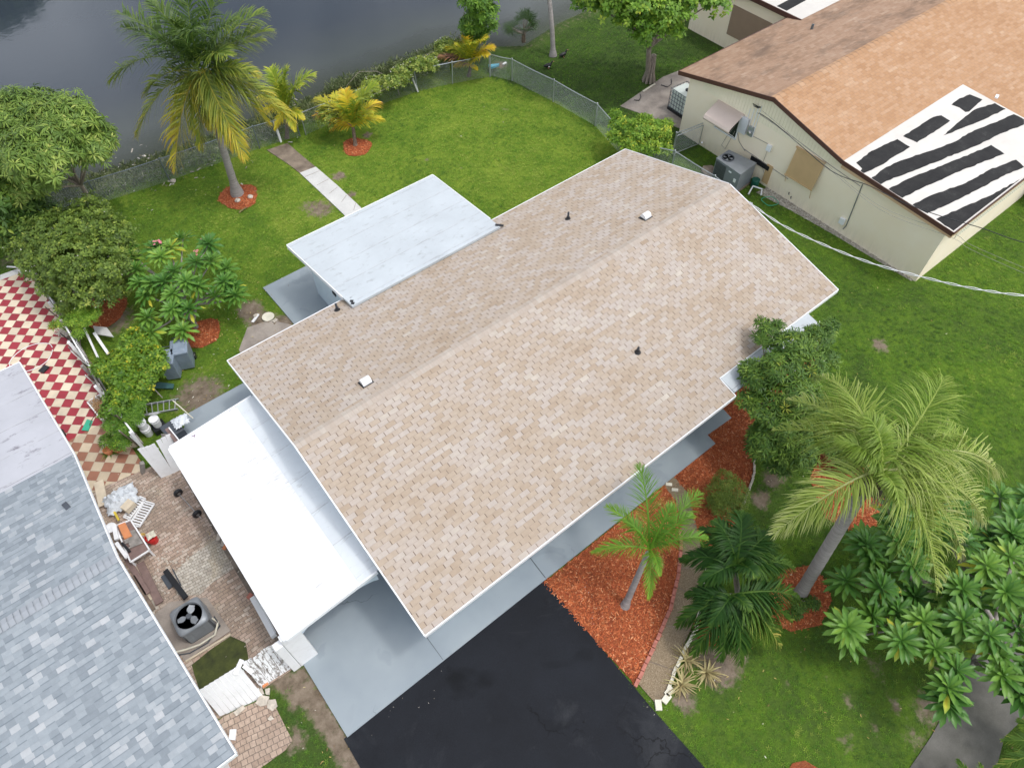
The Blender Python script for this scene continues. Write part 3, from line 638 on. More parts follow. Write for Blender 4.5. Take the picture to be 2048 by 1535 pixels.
# ================================================================== buildings
def slope_mb(quad, exposure=0.143, butt=0.007, x_lip=0.0):
    """quad = (eaveL, eaveR, ridgeR, ridgeL) world points; laid as overlapping courses with UV in metres"""
    a, b, c, d = [np.array(q, float) for q in quad]; n = np.cross(b-a, d-a); n /= np.linalg.norm(n)
    L = (np.linalg.norm(d-a)+np.linalg.norm(c-b))/2; k = max(1, int(round(L/exposure))); e = L/k
    mb = MB(); mb.uv = []; W0 = np.linalg.norm(b-a); W1 = np.linalg.norm(c-d); ux = (b-a)/W0
    for i in range(k):
        t0, t1 = i/k, (i+1)/k
        p = [a+(d-a)*t0+n*butt, b+(c-b)*t0+n*butt, b+(c-b)*t1+n*0.001, a+(d-a)*t1+n*0.001]
        q = [a+(d-a)*t0+n*0.001, b+(c-b)*t0+n*0.001]
        mb.add(p, [[0, 1, 2, 3]]); us = [np.dot(x-a, ux) for x in p]
        mb.uv += [(us[0], i*exposure+0.001), (us[1], i*exposure+0.001), (us[2], (i+1)*exposure-0.001), (us[3], (i+1)*exposure-0.001)]
        mb.add([q[0], q[1], p[1], p[0]], [[0, 1, 2, 3]]); mb.uv += [(us[0], i*exposure+0.001), (us[1], i*exposure+0.001), (us[1], i*exposure+0.002), (us[0], i*exposure+0.002)]
    return mb
def deck(mb, quad, th=0.10, drop=0.004):
    a = [np.array(q, float)-np.array([0, 0, drop]) for q in quad]; b = [q-np.array([0, 0, th]) for q in a]
    return mb.add(a+b, [[0, 1, 2, 3], [7, 6, 5, 4], [0, 4, 5, 1], [1, 5, 6, 2], [2, 6, 7, 3], [3, 7, 4, 0]])

# ---- main house
XL, XR, YF, YB, YR, ZE, ZR = 1.66, 18.82, 5.42, 16.19, 11.2, 2.60, 3.95
house = thing('house', (10, 10.8, 0), 'long house with a tan shingle roof and an attached white carport', 'house')
slp = (ZR-ZE)/(YR-YF); slpb = (ZR-ZE)/(YB-YR)
XS = 12.93; YS = 6.12
front = slope_mb(((XL, YF, ZE), (XR, YF, ZE), (XR, YR, ZR), (XL, YR, ZR)))
def cut(mb):  # drop the part of the front slope right of XS and below YS
    return mb
# two pieces: full width above YS, left piece below YS
kk = int(round(math.hypot(YR-YF, ZR-ZE)/.143)); rowsY = (YR-YF)/kk
nlow = int(round((YS-YF)/rowsY)); YSx = YF+nlow*rowsY; ZS = ZE+slp*(YSx-YF)
A = slope_mb(((XL, YF, ZE), (XS, YF, ZE), (XS, YSx, ZS), (XL, YSx, ZS)), 0.143)
B = slope_mb(((XL, YSx, ZS), (XR, YSx, ZS), (XR, YR, ZR), (XL, YR, ZR)), 0.143)
BK = slope_mb(((XR, YB, ZE), (XL, YB, ZE), (XL, YR, ZR), (XR, YR, ZR)), 0.143)
nA = len(A.v)//8
roof = MB(); roof.uv = []
for m_, vo in ((A, 0), (B, nlow*0.143+0.0), (BK, 40)):
    b0 = len(roof.v); roof.v += m_.v; roof.f += [[b0+i for i in f] for f in m_.f]; roof.m += m_.m; roof.uv += [(u, v+vo*1.0) for u, v in m_.uv]
roof_o = roof.build('roof', m_shing, house)
# the two V offsets: keep rows aligned with the 0.143 module
dk = MB()
deck(dk, ((XL+.02, YF+.02, ZE-.01), (XS-.02, YF+.02, ZE-.01), (XS-.02, YSx, ZS-.01), (XL+.02, YSx, ZS-.01)))
deck(dk, ((XL+.02, YSx+.003, ZS-.008), (XR-.02, YSx+.003, ZS-.008), (XR-.02, YR, ZR-.01), (XL+.02, YR, ZR-.01)))
deck(dk, ((XR-.02, YB-.02, ZE-.01), (XL+.02, YB-.02, ZE-.01), (XL+.02, YR+.003, ZR-.01), (XR-.02, YR+.003, ZR-.01)))
dk.build('roof_deck', m_white, house)
rc = MB(); rc.uv = []
nr = int((XR-XL)/0.145)
for i in range(nr):
    xa = XL+i*(XR-XL)/nr; xb = xa+(XR-XL)/nr*1.0; j = random.uniform(-.004, .004); h0, h1 = 0.014+j, 0.010
    vs = [(xa, YR-.15, ZR-.15*slp+h0), (xb, YR-.15, ZR-.15*slp+h1), (xb, YR, ZR+h1), (xa, YR, ZR+h0), (xa, YR+.15, ZR-.15*slpb+h0), (xb, YR+.15, ZR-.15*slpb+h1)]
    rc.add(vs, [[0, 1, 2, 3], [3, 2, 5, 4]]); rc.uv += [(i*0.3+.02, .02), (i*.3+.28, .02), (i*.3+.28, .12), (i*.3+.02, .12), (i*.3+.02, .12), (i*.3+.28, .12)]
rc.build('ridge_cap', m_shing_ridge, roof_o)
# the drip edge / fascia runs
fz = MB()
def fas(mb, a, b, h=0.14, t=0.03, up=0.004):
    a = np.array(a, float); b = np.array(b, float); mb.beam(a-[0, 0, h/2-up], b-[0, 0, h/2-up], t, h)
fas(fz, (XL-.02, YF-.02, ZE), (XS+.02, YF-.02, ZE)); fas(fz, (XS+.02, YSx-.02, ZS), (XR+.02, YSx-.02, ZS)); fas(fz, (XS+.02, YF-.004, ZE), (XS+.02, YSx-.036, ZS))
fas(fz, (XL-.02, YF-.003, ZE+.003), (XL-.02, YR-.003, ZR+.003)); fas(fz, (XL-.02, YR+.003, ZR+.003), (XL-.02, YB+.003, ZE+.003))
fas(fz, (XR+.02, YSx-.003, ZS+.003), (XR+.02, YR-.003, ZR+.003)); fas(fz, (XR+.02, YR+.003, ZR+.003), (XR+.02, YB+.003, ZE+.003))
fas(fz, (XL-.02, YB+.02, ZE), (6.0, YB+.02, ZE)); fas(fz, (11.75, YB+.02, ZE), (XR+.02, YB+.02, ZE))
fz.build('fascia', m_trim, house)
wm = MB()
wm.prism([(2.0, 6.35), (12.6, 6.35), (12.6, 7.0), (18.5, 7.0), (18.5, 15.8), (2.0, 15.8)], 0.0, [2.50, 2.50, 2.5, 2.72, 2.5, 2.5])
wm.build('wall', m_bluewall, house)
gm = MB()
for xg in (2.0, 18.5): gm.add([(xg-.03, 6.6, 2.45), (xg-.03, 15.6, 2.45), (xg-.03, YR, ZR-.14), (xg+.03, 6.6, 2.45), (xg+.03, 15.6, 2.45), (xg+.03, YR, ZR-.14)], [[0, 2, 1], [3, 4, 5], [0, 3, 5, 2], [1, 2, 5, 4]])
gm.build('gable', m_bluewall, house)
# front openings (seen only from a step aside)
for (xa, xb, za, zb, nm) in ((3.2, 5.0, .95, 2.05, 'window'), (6.0, 6.95, .06, 2.1, 'door'), (8.2, 10.4, .95, 2.05, 'window'), (14.4, 16.4, .95, 2.05, 'window')):
    y_ = 6.35 if xa < 12.6 else 7.0
    f = MB()
    for (p, q) in (((xa, za), (xb, za)), ((xb, za), (xb, zb)), ((xb, zb), (xa, zb)), ((xa, zb), (xa, za))):
        f.beam((p[0], y_-.02, p[1]), (q[0], y_-.02, q[1]), .05, .05, up=(0, 1, 0))
    fo = f.build(nm, m_trim, house)
    MB().box(((xa+xb)/2, y_-.012, (za+zb)/2), (xb-xa-.06, .02, zb-za-.06)).build('pane' if nm == 'window' else 'panel', m_glass if nm == 'window' else m_white, fo)
# metal awning over the right hand windows
aw = MB(); aw.mi = 0
n_ = 24
for i in range(n_):
    xa = XS+.06+i*(4.2/n_); xb = xa+4.2/n_
    z1, z0 = ZS-.02, ZS-.12
    aw.add([(xa, 5.50, z0), (xb, 5.50, z0+(0.012 if i % 2 else 0)), (xb, YSx-.03, z1+(0.012 if i % 2 else 0)), (xa, YSx-.03, z1)], [[0, 1, 2, 3]])
deck(aw, ((XS+.06, 5.50, ZS-.13), (XS+4.26, 5.50, ZS-.13), (XS+4.26, YSx-.03, ZS-.03), (XS+.06, YSx-.03, ZS-.03)), 0.05)
aw.build('awning', m_flat, house)
# roof vents and pipes
def pz(px, py, front=True):
    # intersect with the roof slope
    for _ in range(12):
        z = 3.5 if _ == 0 else z
        p = P(px, py, z); z = ZE+(slp*(p[1]-YF) if p[1] < YR else slpb*(YB-p[1]))
    return P(px, py, z)
for px, py in ((732, 765), (1291, 435)):
    p = pz(px, py); s_ = 1 if p[1] < YR else -1
    m_ = MB(); m_.mi = 1; ang = math.atan(slp)*s_
    m_.box(p+[0, 0, .012], (.36, .34, .02), M3=rotm('X', ang)); m_.mi = 0
    # half barrel hood along x
    vs = []; n2 = 10
    for sx in (-.14, .14):
        for j in range(n2+1):
            a = math.pi*j/n2; vs.append(p+np.array([sx, math.cos(a)*.13, .05+math.sin(a)*.15]))
    fs = [[j, j+1, n2+2+j, n2+1+j] for j in range(n2)]+[list(range(n2+1))[::-1], [n2+1+j for j in range(n2+1)]]
    m_.add(vs, fs); v = m_.build('roof_vent', [m_white, m_black], house, smooth=False, label='white half round vent hood')
for px, py, h in ((675, 620, .3), (1136, 438, .3), (1275, 704, .22)):
    p = pz(px, py); m_ = MB(); m_.lathe(p, [(.11, .0), (.10, .02), (.07, .05), (.05, .12)], 12); m_.mi = 1
    m_.lathe(p, [(.038, .05), (.038, h), (.024, h), (.024, h-.05)], 12); m_.build('vent_pipe', [m_black, m_dkgrey], house)
# ---- rear flat roofed addition
adz0, adz1 = 2.52, 2.92
q = [(5.62, 19.78, adz0), (5.76, 15.45, adz1), (11.86, 15.45, adz1), (11.92, 19.78, adz0)]
am = MB(); deck(am, [q[0], q[3], q[2], q[1]][::1], 0.10, 0)
am.build('addition_roof', m_flat, house)
fz = MB(); fas(fz, np.array(q[0])+[-.02, .02, .006], np.array(q[3])+[.02, .02, .006], .16, .03); fas(fz, np.array(q[0])+[-.02, 0, .004], np.array(q[1])+[-.02, .6, -.05], .16, .03); fas(fz, np.array(q[3])+[.02, 0, .004], np.array(q[2])+[.02, .6, -.05], .16, .03)
fz.build('addition_fascia', m_trim, house)
wm = MB(); wm.prism([(6.05, 15.85), (11.6, 15.85), (11.6, 19.4), (6.05, 19.4)], 0.0, [2.55, 2.55, 2.44, 2.44]); wm.build('addition_wall', m_bluewall, house)
MB().box((6.03, 17.6, 1.55), (.04, .22, .12)).build('wall_light', m_black, house)
MB().tube([(6.0, 17.1, .35), (5.97, 17.1, .4), (5.97, 17.1, .75), (6.03, 17.1, .8)], .03).build('hose_bib', m_white, house)
for (xa, ya, xb, yb) in ((11.78, 15.40, 11.98, 15.62),): 
    MB().beam((xa, yb, adz1+.005), (xb, ya, adz1+.0), .09, .03).build('flashing', m_black, house)
mb = MB()
for i in range(6): mb.box((5.86+i*.02+random.uniform(-.03, .03), 15.55+i*.12, 2.90-i*.02), (.10, .11, .05), rz=random.random())
mb.build('torn_flashing', m_black, house)
# ---- carport
cz_h, cz_l = 2.50, 2.28
cq = [(-1.04, 7.58), (1.62, 7.52), (1.62, 14.58), (-1.04, 14.52)]
cm = MB(); n_ = 44
ys = np.linspace(7.56, 14.54, n_*2+1)
vs = []; 
for i, y in enumerate(ys):
    d = 0.005 if i % 2 else 0
    vs += [(-1.04, y, cz_l+d), (1.13, y, cz_h-.04+d)]
cm.add(vs, [[2*i, 2*i+1, 2*i+3, 2*i+2] for i in range(len(ys)-1)])
deck(cm, ((-1.03, 7.57, cz_l-.012), (1.13, 7.57, cz_h-.055), (1.13, 14.53, cz_h-.055), (-1.03, 14.53, cz_l-.012)), .05)
cpr = cm.build('carport_roof', m_carport, house)
fm = MB(); deck(fm, ((1.10, 7.55, cz_h-.018), (1.97, 7.55, cz_h+.045), (1.97, 14.56, cz_h+.045), (1.10, 14.56, cz_h-.018)), .03)
fm.build('flashing_strip', m_memb('white_flashing_sheet', (0.64, 0.68, 0.71), (0.30, 0.31, 0.31, 1), 0.45, 1.0, (1.15, 0.3, 0.5)), house)
gt = MB(); gt.beam((-1.07, 7.55, cz_l-.05), (-1.07, 14.55, cz_l-.05), .07, .12); gt.beam((-1.03, 7.53, cz_l-.03), (1.62, 7.53, cz_h-.03), .05, .14); gt.beam((-1.03, 14.57, cz_l-.03), (1.62, 14.57, cz_h-.03), .05, .14)
gt.build('carport_gutter', m_trim, house)
# arched front header and end column
ar = MB(); pts = []; n2 = 16
xa, xb = -.66, 1.6
top = 2.22
for j in range(n2+1):
    t_ = j/n2; x = xa+(xb-xa)*t_; z = 1.80+.34*math.sin(math.pi*min(1, t_*1.0))**.6 if 0 < t_ < 1 else 1.80
    pts.append((x, z))
vs = [(x, 7.62, z) for x, z in pts]+[(x, 7.62, top) for x, z in pts]+[(x, 7.78, z) for x, z in pts]+[(x, 7.78, top) for x, z in pts]; m1 = n2+1
ar.add(vs, [[i, i+1, m1+i+1, m1+i] for i in range(n2)]+[[3*m1+i, 3*m1+i+1, 2*m1+i+1, 2*m1+i] for i in range(n2)]+[[2*m1+i, 2*m1+i+1, i+1, i] for i in range(n2)])
ar.build('arched_header', m_bluewall, house)
cl = MB(); cl.box((-.915, 7.70, 1.10), (.51, .17, 2.20)); cl.build('carport_column', m_white, house, bevel=.012)
MB().box((-1.29, 7.72, .95), (.22, .20, 1.9)).build('column_pier', m_white, house, bevel=.012)
MB().box((1.5, 14.3, 1.1), (.1, .1, 2.2)).box((-.95, 14.3, 1.06), (.1, .1, 2.12)).box((-.95, 11.0, 1.06), (.08, .08, 2.12)).build('carport_post', m_white, house)

# ---- cream yellow neighbour house
yh = thing('neighbour_house', (32, 12, 0), 'cream yellow house with an orange shingle roof and black and white patches', 'house')
X0 = 24.25; X1 = 56
yr, zr = 13.59, 4.0; yb, zb = 18.45, 2.93; ym, zm = 9.95, 3.14; ye, ze_ = 5.19, 2.86
XM = 32.62
f1 = slope_mb(((X0, ym, zm), (X1, ym, zm), (X1, yr, zr), (X0, yr, zr)), 0.143).build('roof', m_shing_y, yh)
slope_mb(((X1, yb, zb), (X0, yb, zb), (X0, yr, zr), (X1, yr, zr)), 0.15).build('roof', m_shing_yd, yh, label='stained rear slope of the orange shingle roof')
slope_mb(((XM+.02, 3.9, 2.05), (X1, 3.9, 2.05), (X1, ym, zm-.005), (XM+.02, ym, zm-.005)), 0.143).build('roof', m_shing_y, yh)
dk = MB(); deck(dk, ((X0+.03, ym, zm-.01), (X1, ym, zm-.01), (X1, yr, zr-.01), (X0+.03, yr, zr-.01))); deck(dk, ((X1, yb-.03, zb-.01), (X0+.03, yb-.03, zb-.01), (X0+.03, yr, zr-.01), (X1, yr, zr-.01)))
deck(dk, ((XM+.05, 3.92, 2.03), (X1, 3.92, 2.03), (X1, ym, zm-.02), (XM+.05, ym, zm-.02)))
dk.build('roof_deck', m_tanfasc, yh)
rc = MB(); rc.uv = []; nr = 70
for i in range(nr):
    xa = X0+i*.3; xb = xa+.3; s1, s2 = (zr-zm)/(yr-ym), (zr-zb)/(yb-yr); h0 = .020; h1 = .012
    rc.add([(xa, yr-.16, zr-.16*s1+h0), (xb, yr-.16, zr-.16*s1+h1), (xb, yr, zr+h1), (xa, yr, zr+h0), (xa, yr+.16, zr-.16*s2+h0), (xb, yr+.16, zr-.16*s2+h1)], [[0, 1, 2, 3], [3, 2, 5, 4]])
    rc.uv += [(i*0.3+.02, .02), (i*.3+.28, .02), (i*.3+.28, .12), (i*.3+.02, .12), (i*.3+.02, .12), (i*.3+.28, .12)]
rc.build('ridge_cap', m_shing_y, f1)
def m_patchf():
    t = NT('black_roof_underlayment'); v = t.pos()
    k = t.ramp(t.noise(v, 1.3, 9, 0.75), [(0.3, (0.008, 0.008, 0.009)), (0.55, (0.020, 0.020, 0.020)), (0.75, (0.06, 0.06, 0.058))])
    k = t.mix(t.math('MULTIPLY', t.mr(t.noise(v, 7, 6, 0.8), 0.68, 0.74), 0.5), k, (0.55, 0.53, 0.45, 1)); t.bump(t.noise(v, 6, 6, .7), .4, .02)
    return t.col(k, .65, spec=.2)
m_patch = m_patchf()
m_coat = m_memb('cream_roof_coating', (0.60, 0.575, 0.53), (0.45, 0.42, 0.35, 1), 0.25, 0.8)
mz = lambda y: ze_+(zm-ze_)*(y-ye)/(ym-ye)
lo = MB(); deck(lo, ((X0, ye, ze_), (XM, ye, ze_), (XM, ym, zm), (X0, ym, zm)), .10, 0); lowr = lo.build('low_roof', m_coat, yh)
# black underlayment left bare: strips measured on the photo, lying on the low roof
_Z = [[(1545,715),(1600,672),(1670,645),(1755,680),(1700,730),(1665,762),(1640,765),(1600,735)],
      [(1490,925),(1610,820),(1700,750),(1840,705),(1915,745),(1780,810),(1640,865),(1550,905)],
      [(1215,930),(1310,870),(1420,800),(1475,788),(1535,825),(1440,890),(1310,972)],
      [(895,1110),(1000,1030),(1175,950),(1262,1003),(1150,1070),(1080,1120),(1000,1160),(935,1190),(905,1180),(935,1150)],
      [(985,1225),(1100,1140),(1200,1095),(1400,1030),(1560,970),(1700,890),(1830,840),(1970,780),(2040,815),(2040,850),(1900,905),(1700,1000),(1500,1080),(1300,1160),(1100,1235),(1060,1260),(1010,1245)],
      [(1115,1290),(1250,1220),(1500,1120),(1700,1040),(1815,990),(1905,1050),(1750,1110),(1550,1190),(1350,1280),(1210,1350),(1160,1325)],
      [(1275,1400),(1400,1335),(1640,1250),(1800,1160),(1985,1090),(2040,1140),(1900,1200),(1730,1290),(1550,1380),(1380,1455),(1330,1430)],
      [(1440,1495),(1600,1425),(1830,1325),(1990,1235),(2120,1190),(2200,1290),(2060,1370),(1880,1450),(1700,1528),(1560,1575)]]
STR = [[(1450+x/3.411, y/3.411) for x, y in z_] for z_ in _Z]
def onlow(px, py):
    z = 3.0
    for _ in range(8): p = P(px, py, z); z = mz(p[1])
    return P(px, py, z)
for s_ in STR:
    pp = [onlow(*q_) for q_ in s_]; out_ = []
    for i in range(len(pp)):
        a, b = pp[i], pp[(i+1) % len(pp)]; n3_ = max(1, int(np.linalg.norm(b-a)/.18))
        for k in range(n3_):
            c = a+(b-a)*k/n3_; out_.append((c[0]+random.uniform(-.022, .022)*(k > 0), c[1]+random.uniform(-.022, .022)*(k > 0)))
    out_ = [(min(max(x, X0+.03), XM-.03), max(y, ye+.05)) for x, y in out_]
    MB().prism(out_, [mz(y)+.001 for x, y in out_], [mz(y)+.007 for x, y in out_]).build('underlayment_strip', m_patch, lowr)
fz = MB()
fas(fz, (X0-.02, ye-.02, ze_+.01), (X0-.02, ym, zm+.01), .18); fas(fz, (X0-.02, ym, zm+.01), (X0-.02, yr, zr+.01), .18); fas(fz, (X0-.02, yr, zr+.01), (X0-.02, yb+.02, zb+.01), .18)
fas(fz, (X0, ye-.03, ze_+.01), (XM, ye-.03, ze_+.01), .10); fas(fz, (X0, yb+.02, zb+.01), (31.6, yb+.02, zb+.01), .15)
fz.build('fascia', m_fasc, yh)
fz = MB(); fas(fz, (X0+.02, ye+.01, ze_-.07), (X0+.02, ym, zm-.10), .22); fas(fz, (X0, ye, ze_-.07), (XM, ye, ze_-.07), .20); fz.build('fascia_board', m_tanfasc, yh)
YW0, YW1, XW = 5.45, 18.0, 24.55
wm = MB()
prof = [(YW0, 0), (YW1, 0), (YW1, zb-.08), (yr, zr-.14), (ym, zm-.13), (YW0, ze_-.14)]
vs = [(XW, y, z) for y, z in prof]+[(XW+.2, y, z) for y, z in prof]
wm.add(vs, [[0, 5, 4, 3, 2, 1], [6, 7, 8, 9, 10, 11]]+[[i, (i+1) % 6, 6+(i+1) % 6, 6+i] for i in range(6)])
wm.build('wall', m_yel, yh)
MB().box(((XW+.2+XM)/2, YW0+.1, 1.33), (XM-XW-.2, .2, 2.66)).build('wall', m_yel, yh)
MB().box(((XM+X1)/2, 4.4, 1.0), (X1-XM, .2, 2.0)).build('wall', m_yel, yh)
MB().box(((XW+X1)/2, YW1-.1, 1.38), (X1-XW-.4, .2, 2.76)).build('wall', m_yel, yh)
# vertical boards in the gable
sm = MB()
for i in range(46):
    y = 10.4+i*.15; zt = (zr-.16-(yr-y)*(zr-zm)/(yr-ym)) if y < yr else (zr-.16-(y-yr)*(zr-zb)/(yb-yr))
    if zt > 2.62: sm.box((XW-.008, y, (2.55+zt)/2), (.014, .142, zt-2.55))
sm.build('gable_siding', paint('cream_siding', (0.86, 0.79, 0.62, 1), .7, .03), yh)
# pierced block screen on the front wall
def m_screenf():
    t = NT('pierced_blocks'); v = t.pos(); s3 = t.n('ShaderNodeSeparateXYZ'); t.l(v, s3.inputs[0])
    zf = t.math('DIVIDE', s3.outputs[2], .155); xf = t.math('ADD', t.math('DIVIDE', s3.outputs[0], .155), t.math('MULTIPLY', t.math('FLOOR', zf), .5))
    q = [t.math('ABSOLUTE', t.math('SUBTRACT', t.math('FRACT', f), .5)) for f in (xf, zf)]
    m = t.math('MULTIPLY', t.math('LESS_THAN', q[0], .20), t.math('LESS_THAN', q[1], .20))
    return t.col(t.mix(m, (.78, .75, .62, 1), (.25, .23, .17, 1)), .85)
MB().box((28.8, YW0-.012, 1.88), (5.6, .03, .95)).build('block_screen', m_screenf(), yh)
def awning(pts_top, out, drop, mat, name='awning', ribs=14):
    (ya, za), (yb_, _z) = pts_top; m_ = MB(); n_ = ribs
    for i in range(n_):
        y0 = ya+(yb_-ya)*i/n_; y1 = ya+(yb_-ya)*(i+1)/n_; e = .008 if i % 2 else 0
        m_.add([(XW-.01, y0, za+e), (XW-.01, y1, za+e), (XW-out, y1, za-drop+e), (XW-out, y0, za-drop+e), (XW-.01, y0, za-.02), (XW-.01, y1, za-.02), (XW-out, y1, za-drop-.02), (XW-out, y0, za-drop-.02)], [[0, 1, 2, 3], [7, 6, 5, 4], [2, 1, 5, 6], [0, 3, 7, 4], [3, 2, 6, 7]])
    return m_
# open awning window (left) and lowered shutter window (right)
def win(y0, y1, z0, z1):
    f = MB()
    for a, b in (((y0, z0), (y1, z0)), ((y1, z0), (y1, z1)), ((y1, z1), (y0, z1)), ((y0, z1), (y0, z0))): f.beam((XW-.02, a[0], a[1]), (XW-.02, b[0], b[1]), .05, .05, up=(1, 0, 0))
    o = f.build('window', m_trim, yh); MB().box((XW-.008, (y0+y1)/2, (z0+z1)/2), (.012, y1-y0-.05, z1-z0-.05)).build('pane', m_glass, o); return o
w1 = win(14.95, 16.15, 1.25, 2.4)
aa = awning(((14.85, 2.5), (16.3, 0)), .80, .42, m_awn); n_ = 12; aa = MB()
for i in range(n_):
    y0 = 14.85+(16.3-14.85)*i/n_; y1 = 14.85+(16.3-14.85)*(i+1)/n_
    pf = [(XW-.01, 2.50), (XW-.30, 2.36), (XW-.62, 2.20), (XW-.78, 2.10), (XW-.84, 1.98), (XW-.82, 1.90)]
    for k in range(len(pf)-1):
        aa.add([(pf[k][0], y0, pf[k][1]), (pf[k][0], y1, pf[k][1]), (pf[k+1][0], y1, pf[k+1][1]), (pf[k+1][0], y0, pf[k+1][1])], [[0, 1, 2, 3]])
aw_o = aa.build('awning', m_awn, yh); aw_o.modifiers.new('s', 'SOLIDIFY').thickness = .012
MB().tube([(XW-.80, 14.95, 1.93), (XW-.02, 14.95, 1.3)], .012, 6).tube([(XW-.80, 16.2, 1.93), (XW-.02, 16.2, 1.3)], .012, 6).build('awning_arm', m_trim, yh)
aw = MB(); n_ = 13
for i in range(n_):
    y0 = 10.72+(12.08-10.72)*i/n_; y1 = y0+(12.08-10.72)/n_*.9
    aw.add([(XW-.03, y0, 2.45), (XW-.03, y1, 2.45), (XW-.22, y1, 1.22), (XW-.22, y0, 1.22)], [[0, 1, 2, 3]]); 
aw.box((XW-.10, 11.4, 1.84), (.012, 1.36, 1.22), M3=rotm('Y', math.atan2(.19, 1.23)))
aw.box((XW-.05, 11.4, 2.47), (.08, 1.42, .05)); aw.box((XW-.225, 11.4, 1.22), (.03, 1.40, .04))
aw.build('shutter', m_shut, yh)
MB().beam((XW-.20, 10.75, 1.25), (XW-.03, 10.75, .70), .02, .02).beam((XW-.20, 12.05, 1.25), (XW-.03, 12.05, .78), .02, .02).build('shutter_arm', m_shut, yh)
# electrics on the gable wall
def wallp(px, py, dx=.06): return PXX(px, py, XW-dx)
a = wallp(1487, 250); ep = MB().box((XW-.07, a[1], a[2]), (.13, .42, .72)).build('electric_panel', paint('panel_grey', (.62, .64, .68, 1), .45, .04), yh, bevel=.01)
a = wallp(1496, 262); b = MB(); b.box((XW-.05, a[1]-.12, a[2]+.05), (.1, .26, .42)); b.mi = 1; b.lathe((XW-.10, a[1]-.12, a[2]+.02), [(.085, 0), (.085, .05), (.06, .09), (0, .10)], 14, M3=rotm('Y', -math.pi/2)); b.build('electric_meter', [m_galv, m_steel], yh)
cn = MB()
py_ = wallp(1500, 262)[1]
for dy, z0, z1 in ((-.05, 1.9, 3.2), (-.18, 1.8, 3.25), (.12, 2.2, 3.0), (.3, 2.2, 2.9)): cn.tube([(XW-.04, py_+dy, z0), (XW-.04, py_+dy, z1)], .018, 6)
cn.build('conduit', m_trim, yh)
cn = MB()
for k in range(5):
    a0 = np.array([XW-.05, py_-.05+k*.05, 3.15]); cn.tube([a0, a0+[-.10, .05, .08], a0+[-.14, -.06, .02], a0+[-.10, -.16-.04*k, .10]], .011, 5)
cn.build('cable_bundle', m_black, yh)
for px, py in ((1538, 296), (1684, 442)): 
    a = wallp(px, py, .05); MB().box((XW-.05, a[1], a[2]), (.1, .22, .28)).build('junction_box', m_trim, yh, bevel=.01)
def wpipe(pts, r=.014): return [tuple(wallp(x, y, .02)) for x, y in pts]
MB().tube(wpipe([(1725, 369), (1708, 412), (1692, 452), (1686, 458)]), .018, 6).build('conduit', m_dkgalv, yh)
cb = MB()
cb.tube(wpipe([(1490, 256), (1505, 272), (1540, 290)]), .01, 5); cb.tube(wpipe([(1470, 252), (1452, 275), (1443, 290), (1450, 298), (1460, 280), (1470, 262)]), .008, 5)
cb.tube(wpipe([(1475, 265), (1478, 283), (1490, 302)]), .014, 5); cb.tube(wpipe([(1514, 225), (1560, 256), (1610, 292), (1660, 330), (1720, 372)]), .012, 5); cb.tube(wpipe([(1488, 298), (1520, 320), (1576, 358)]), .014, 5)
cb.tube(wpipe([(1534, 302), (1524, 330), (1530, 355)]), .008, 5)
cb.build('wall_cable', m_greywood, yh)
a = wallp(1515, 332); dm = MB().box((XW-.02, a[1]-.05, a[2]+.15), (.05, 1.0, .22)).build('duct_cover', m_black, yh)
MB().box((XW-.02, a[1]-.55, a[2]-.12), (.04, .30, .9)).build('pipe_cover', m_shut, yh)
for px, py in ((1579, 385), (1583, 393)): a = wallp(px, py, .06); MB().tube([a, a+[-.06, 0, .02], a+[-.08, -.05, -.05]], .02, 6).build('tap', m_black, yh)
p = PXX(1622, 62, 28.2) if False else P(1622, 62, 3.25); MB().lathe(p, [(.06, -.15), (.06, .3), (.04, .3), (.04, .2)], 12).build('vent_pipe', m_dkgalv, yh)
p = P(1994, 193, 3.2); MB().box(p, (.26, .12, .05), rz=.3).build('roof_debris', m_white, yh)
# rear wing with flat roof, top edge of the picture
wq = [(31.75, 17.75), (38.5, 17.75), (38.5, 24.5), (31.75, 24.5)]
MB().prism([(31.95, 18.05), (38.3, 18.05), (38.3, 24.3), (31.95, 24.3)], 0, 3.0).build('wing_wall', m_yel, yh)
MB().prism(wq, 3.0, 3.1).build('wing_roof', m_coat, yh)
MB().prism([(31.70, 17.70), (31.75, 17.70), (31.75, 24.5), (31.70, 24.5)], 2.9, 3.13).build('wing_fascia', m_fasc, yh)
for k, (a_, b_) in enumerate(((18.7, 19.5), (20.3, 21.1), (21.8, 22.9))): MB().prism([(31.9, a_), (38.0, a_+.3), (38.0, b_), (31.9, b_-.2)], 3.101, 3.107).build('underlayment_strip', m_patch, yh)
MB().box((31.93, 20.3, 1.5), (.03, 2.9, 1.5)).build('shutter', paint('brown_shutter', (0.30, 0.215, 0.155, 1), .6, .05), yh)

# ---- grey shingle neighbour house, lower left
gh = thing('neighbour_house', (-7, 12, 0), 'house at lower left with blue grey shingles and a stained white flat rear roof', 'house')
gA = P(38, 725, 2.55); gB = P(147, 908, 2.75); gR = P(232, 1113, 3.45); gF = P(470, 1506, 2.45)
XG = -16.0
def wpt(p, x): return (x, p[1], p[2])
def shift(p): return (p[0], p[1], p[2])
g1 = slope_mb(((XG, gF[1], gF[2]), shift(gF), shift(gR), (XG, gR[1], gR[2])), 0.145).build('roof', m_shing_g, gh)
slope_mb((shift(gB), (XG, gB[1], gB[2]), (XG, gR[1], gR[2]), shift(gR)), 0.145).build('roof', m_shing_g, gh)
fl = MB(); deck(fl, ((XG, gB[1], gB[2]-.003), (gB[0], gB[1], gB[2]-.003), (gA[0], gA[1], gA[2]), (XG, gA[1], gA[2])), .12, 0); fl.build('flat_roof', m_flat_g, gh)
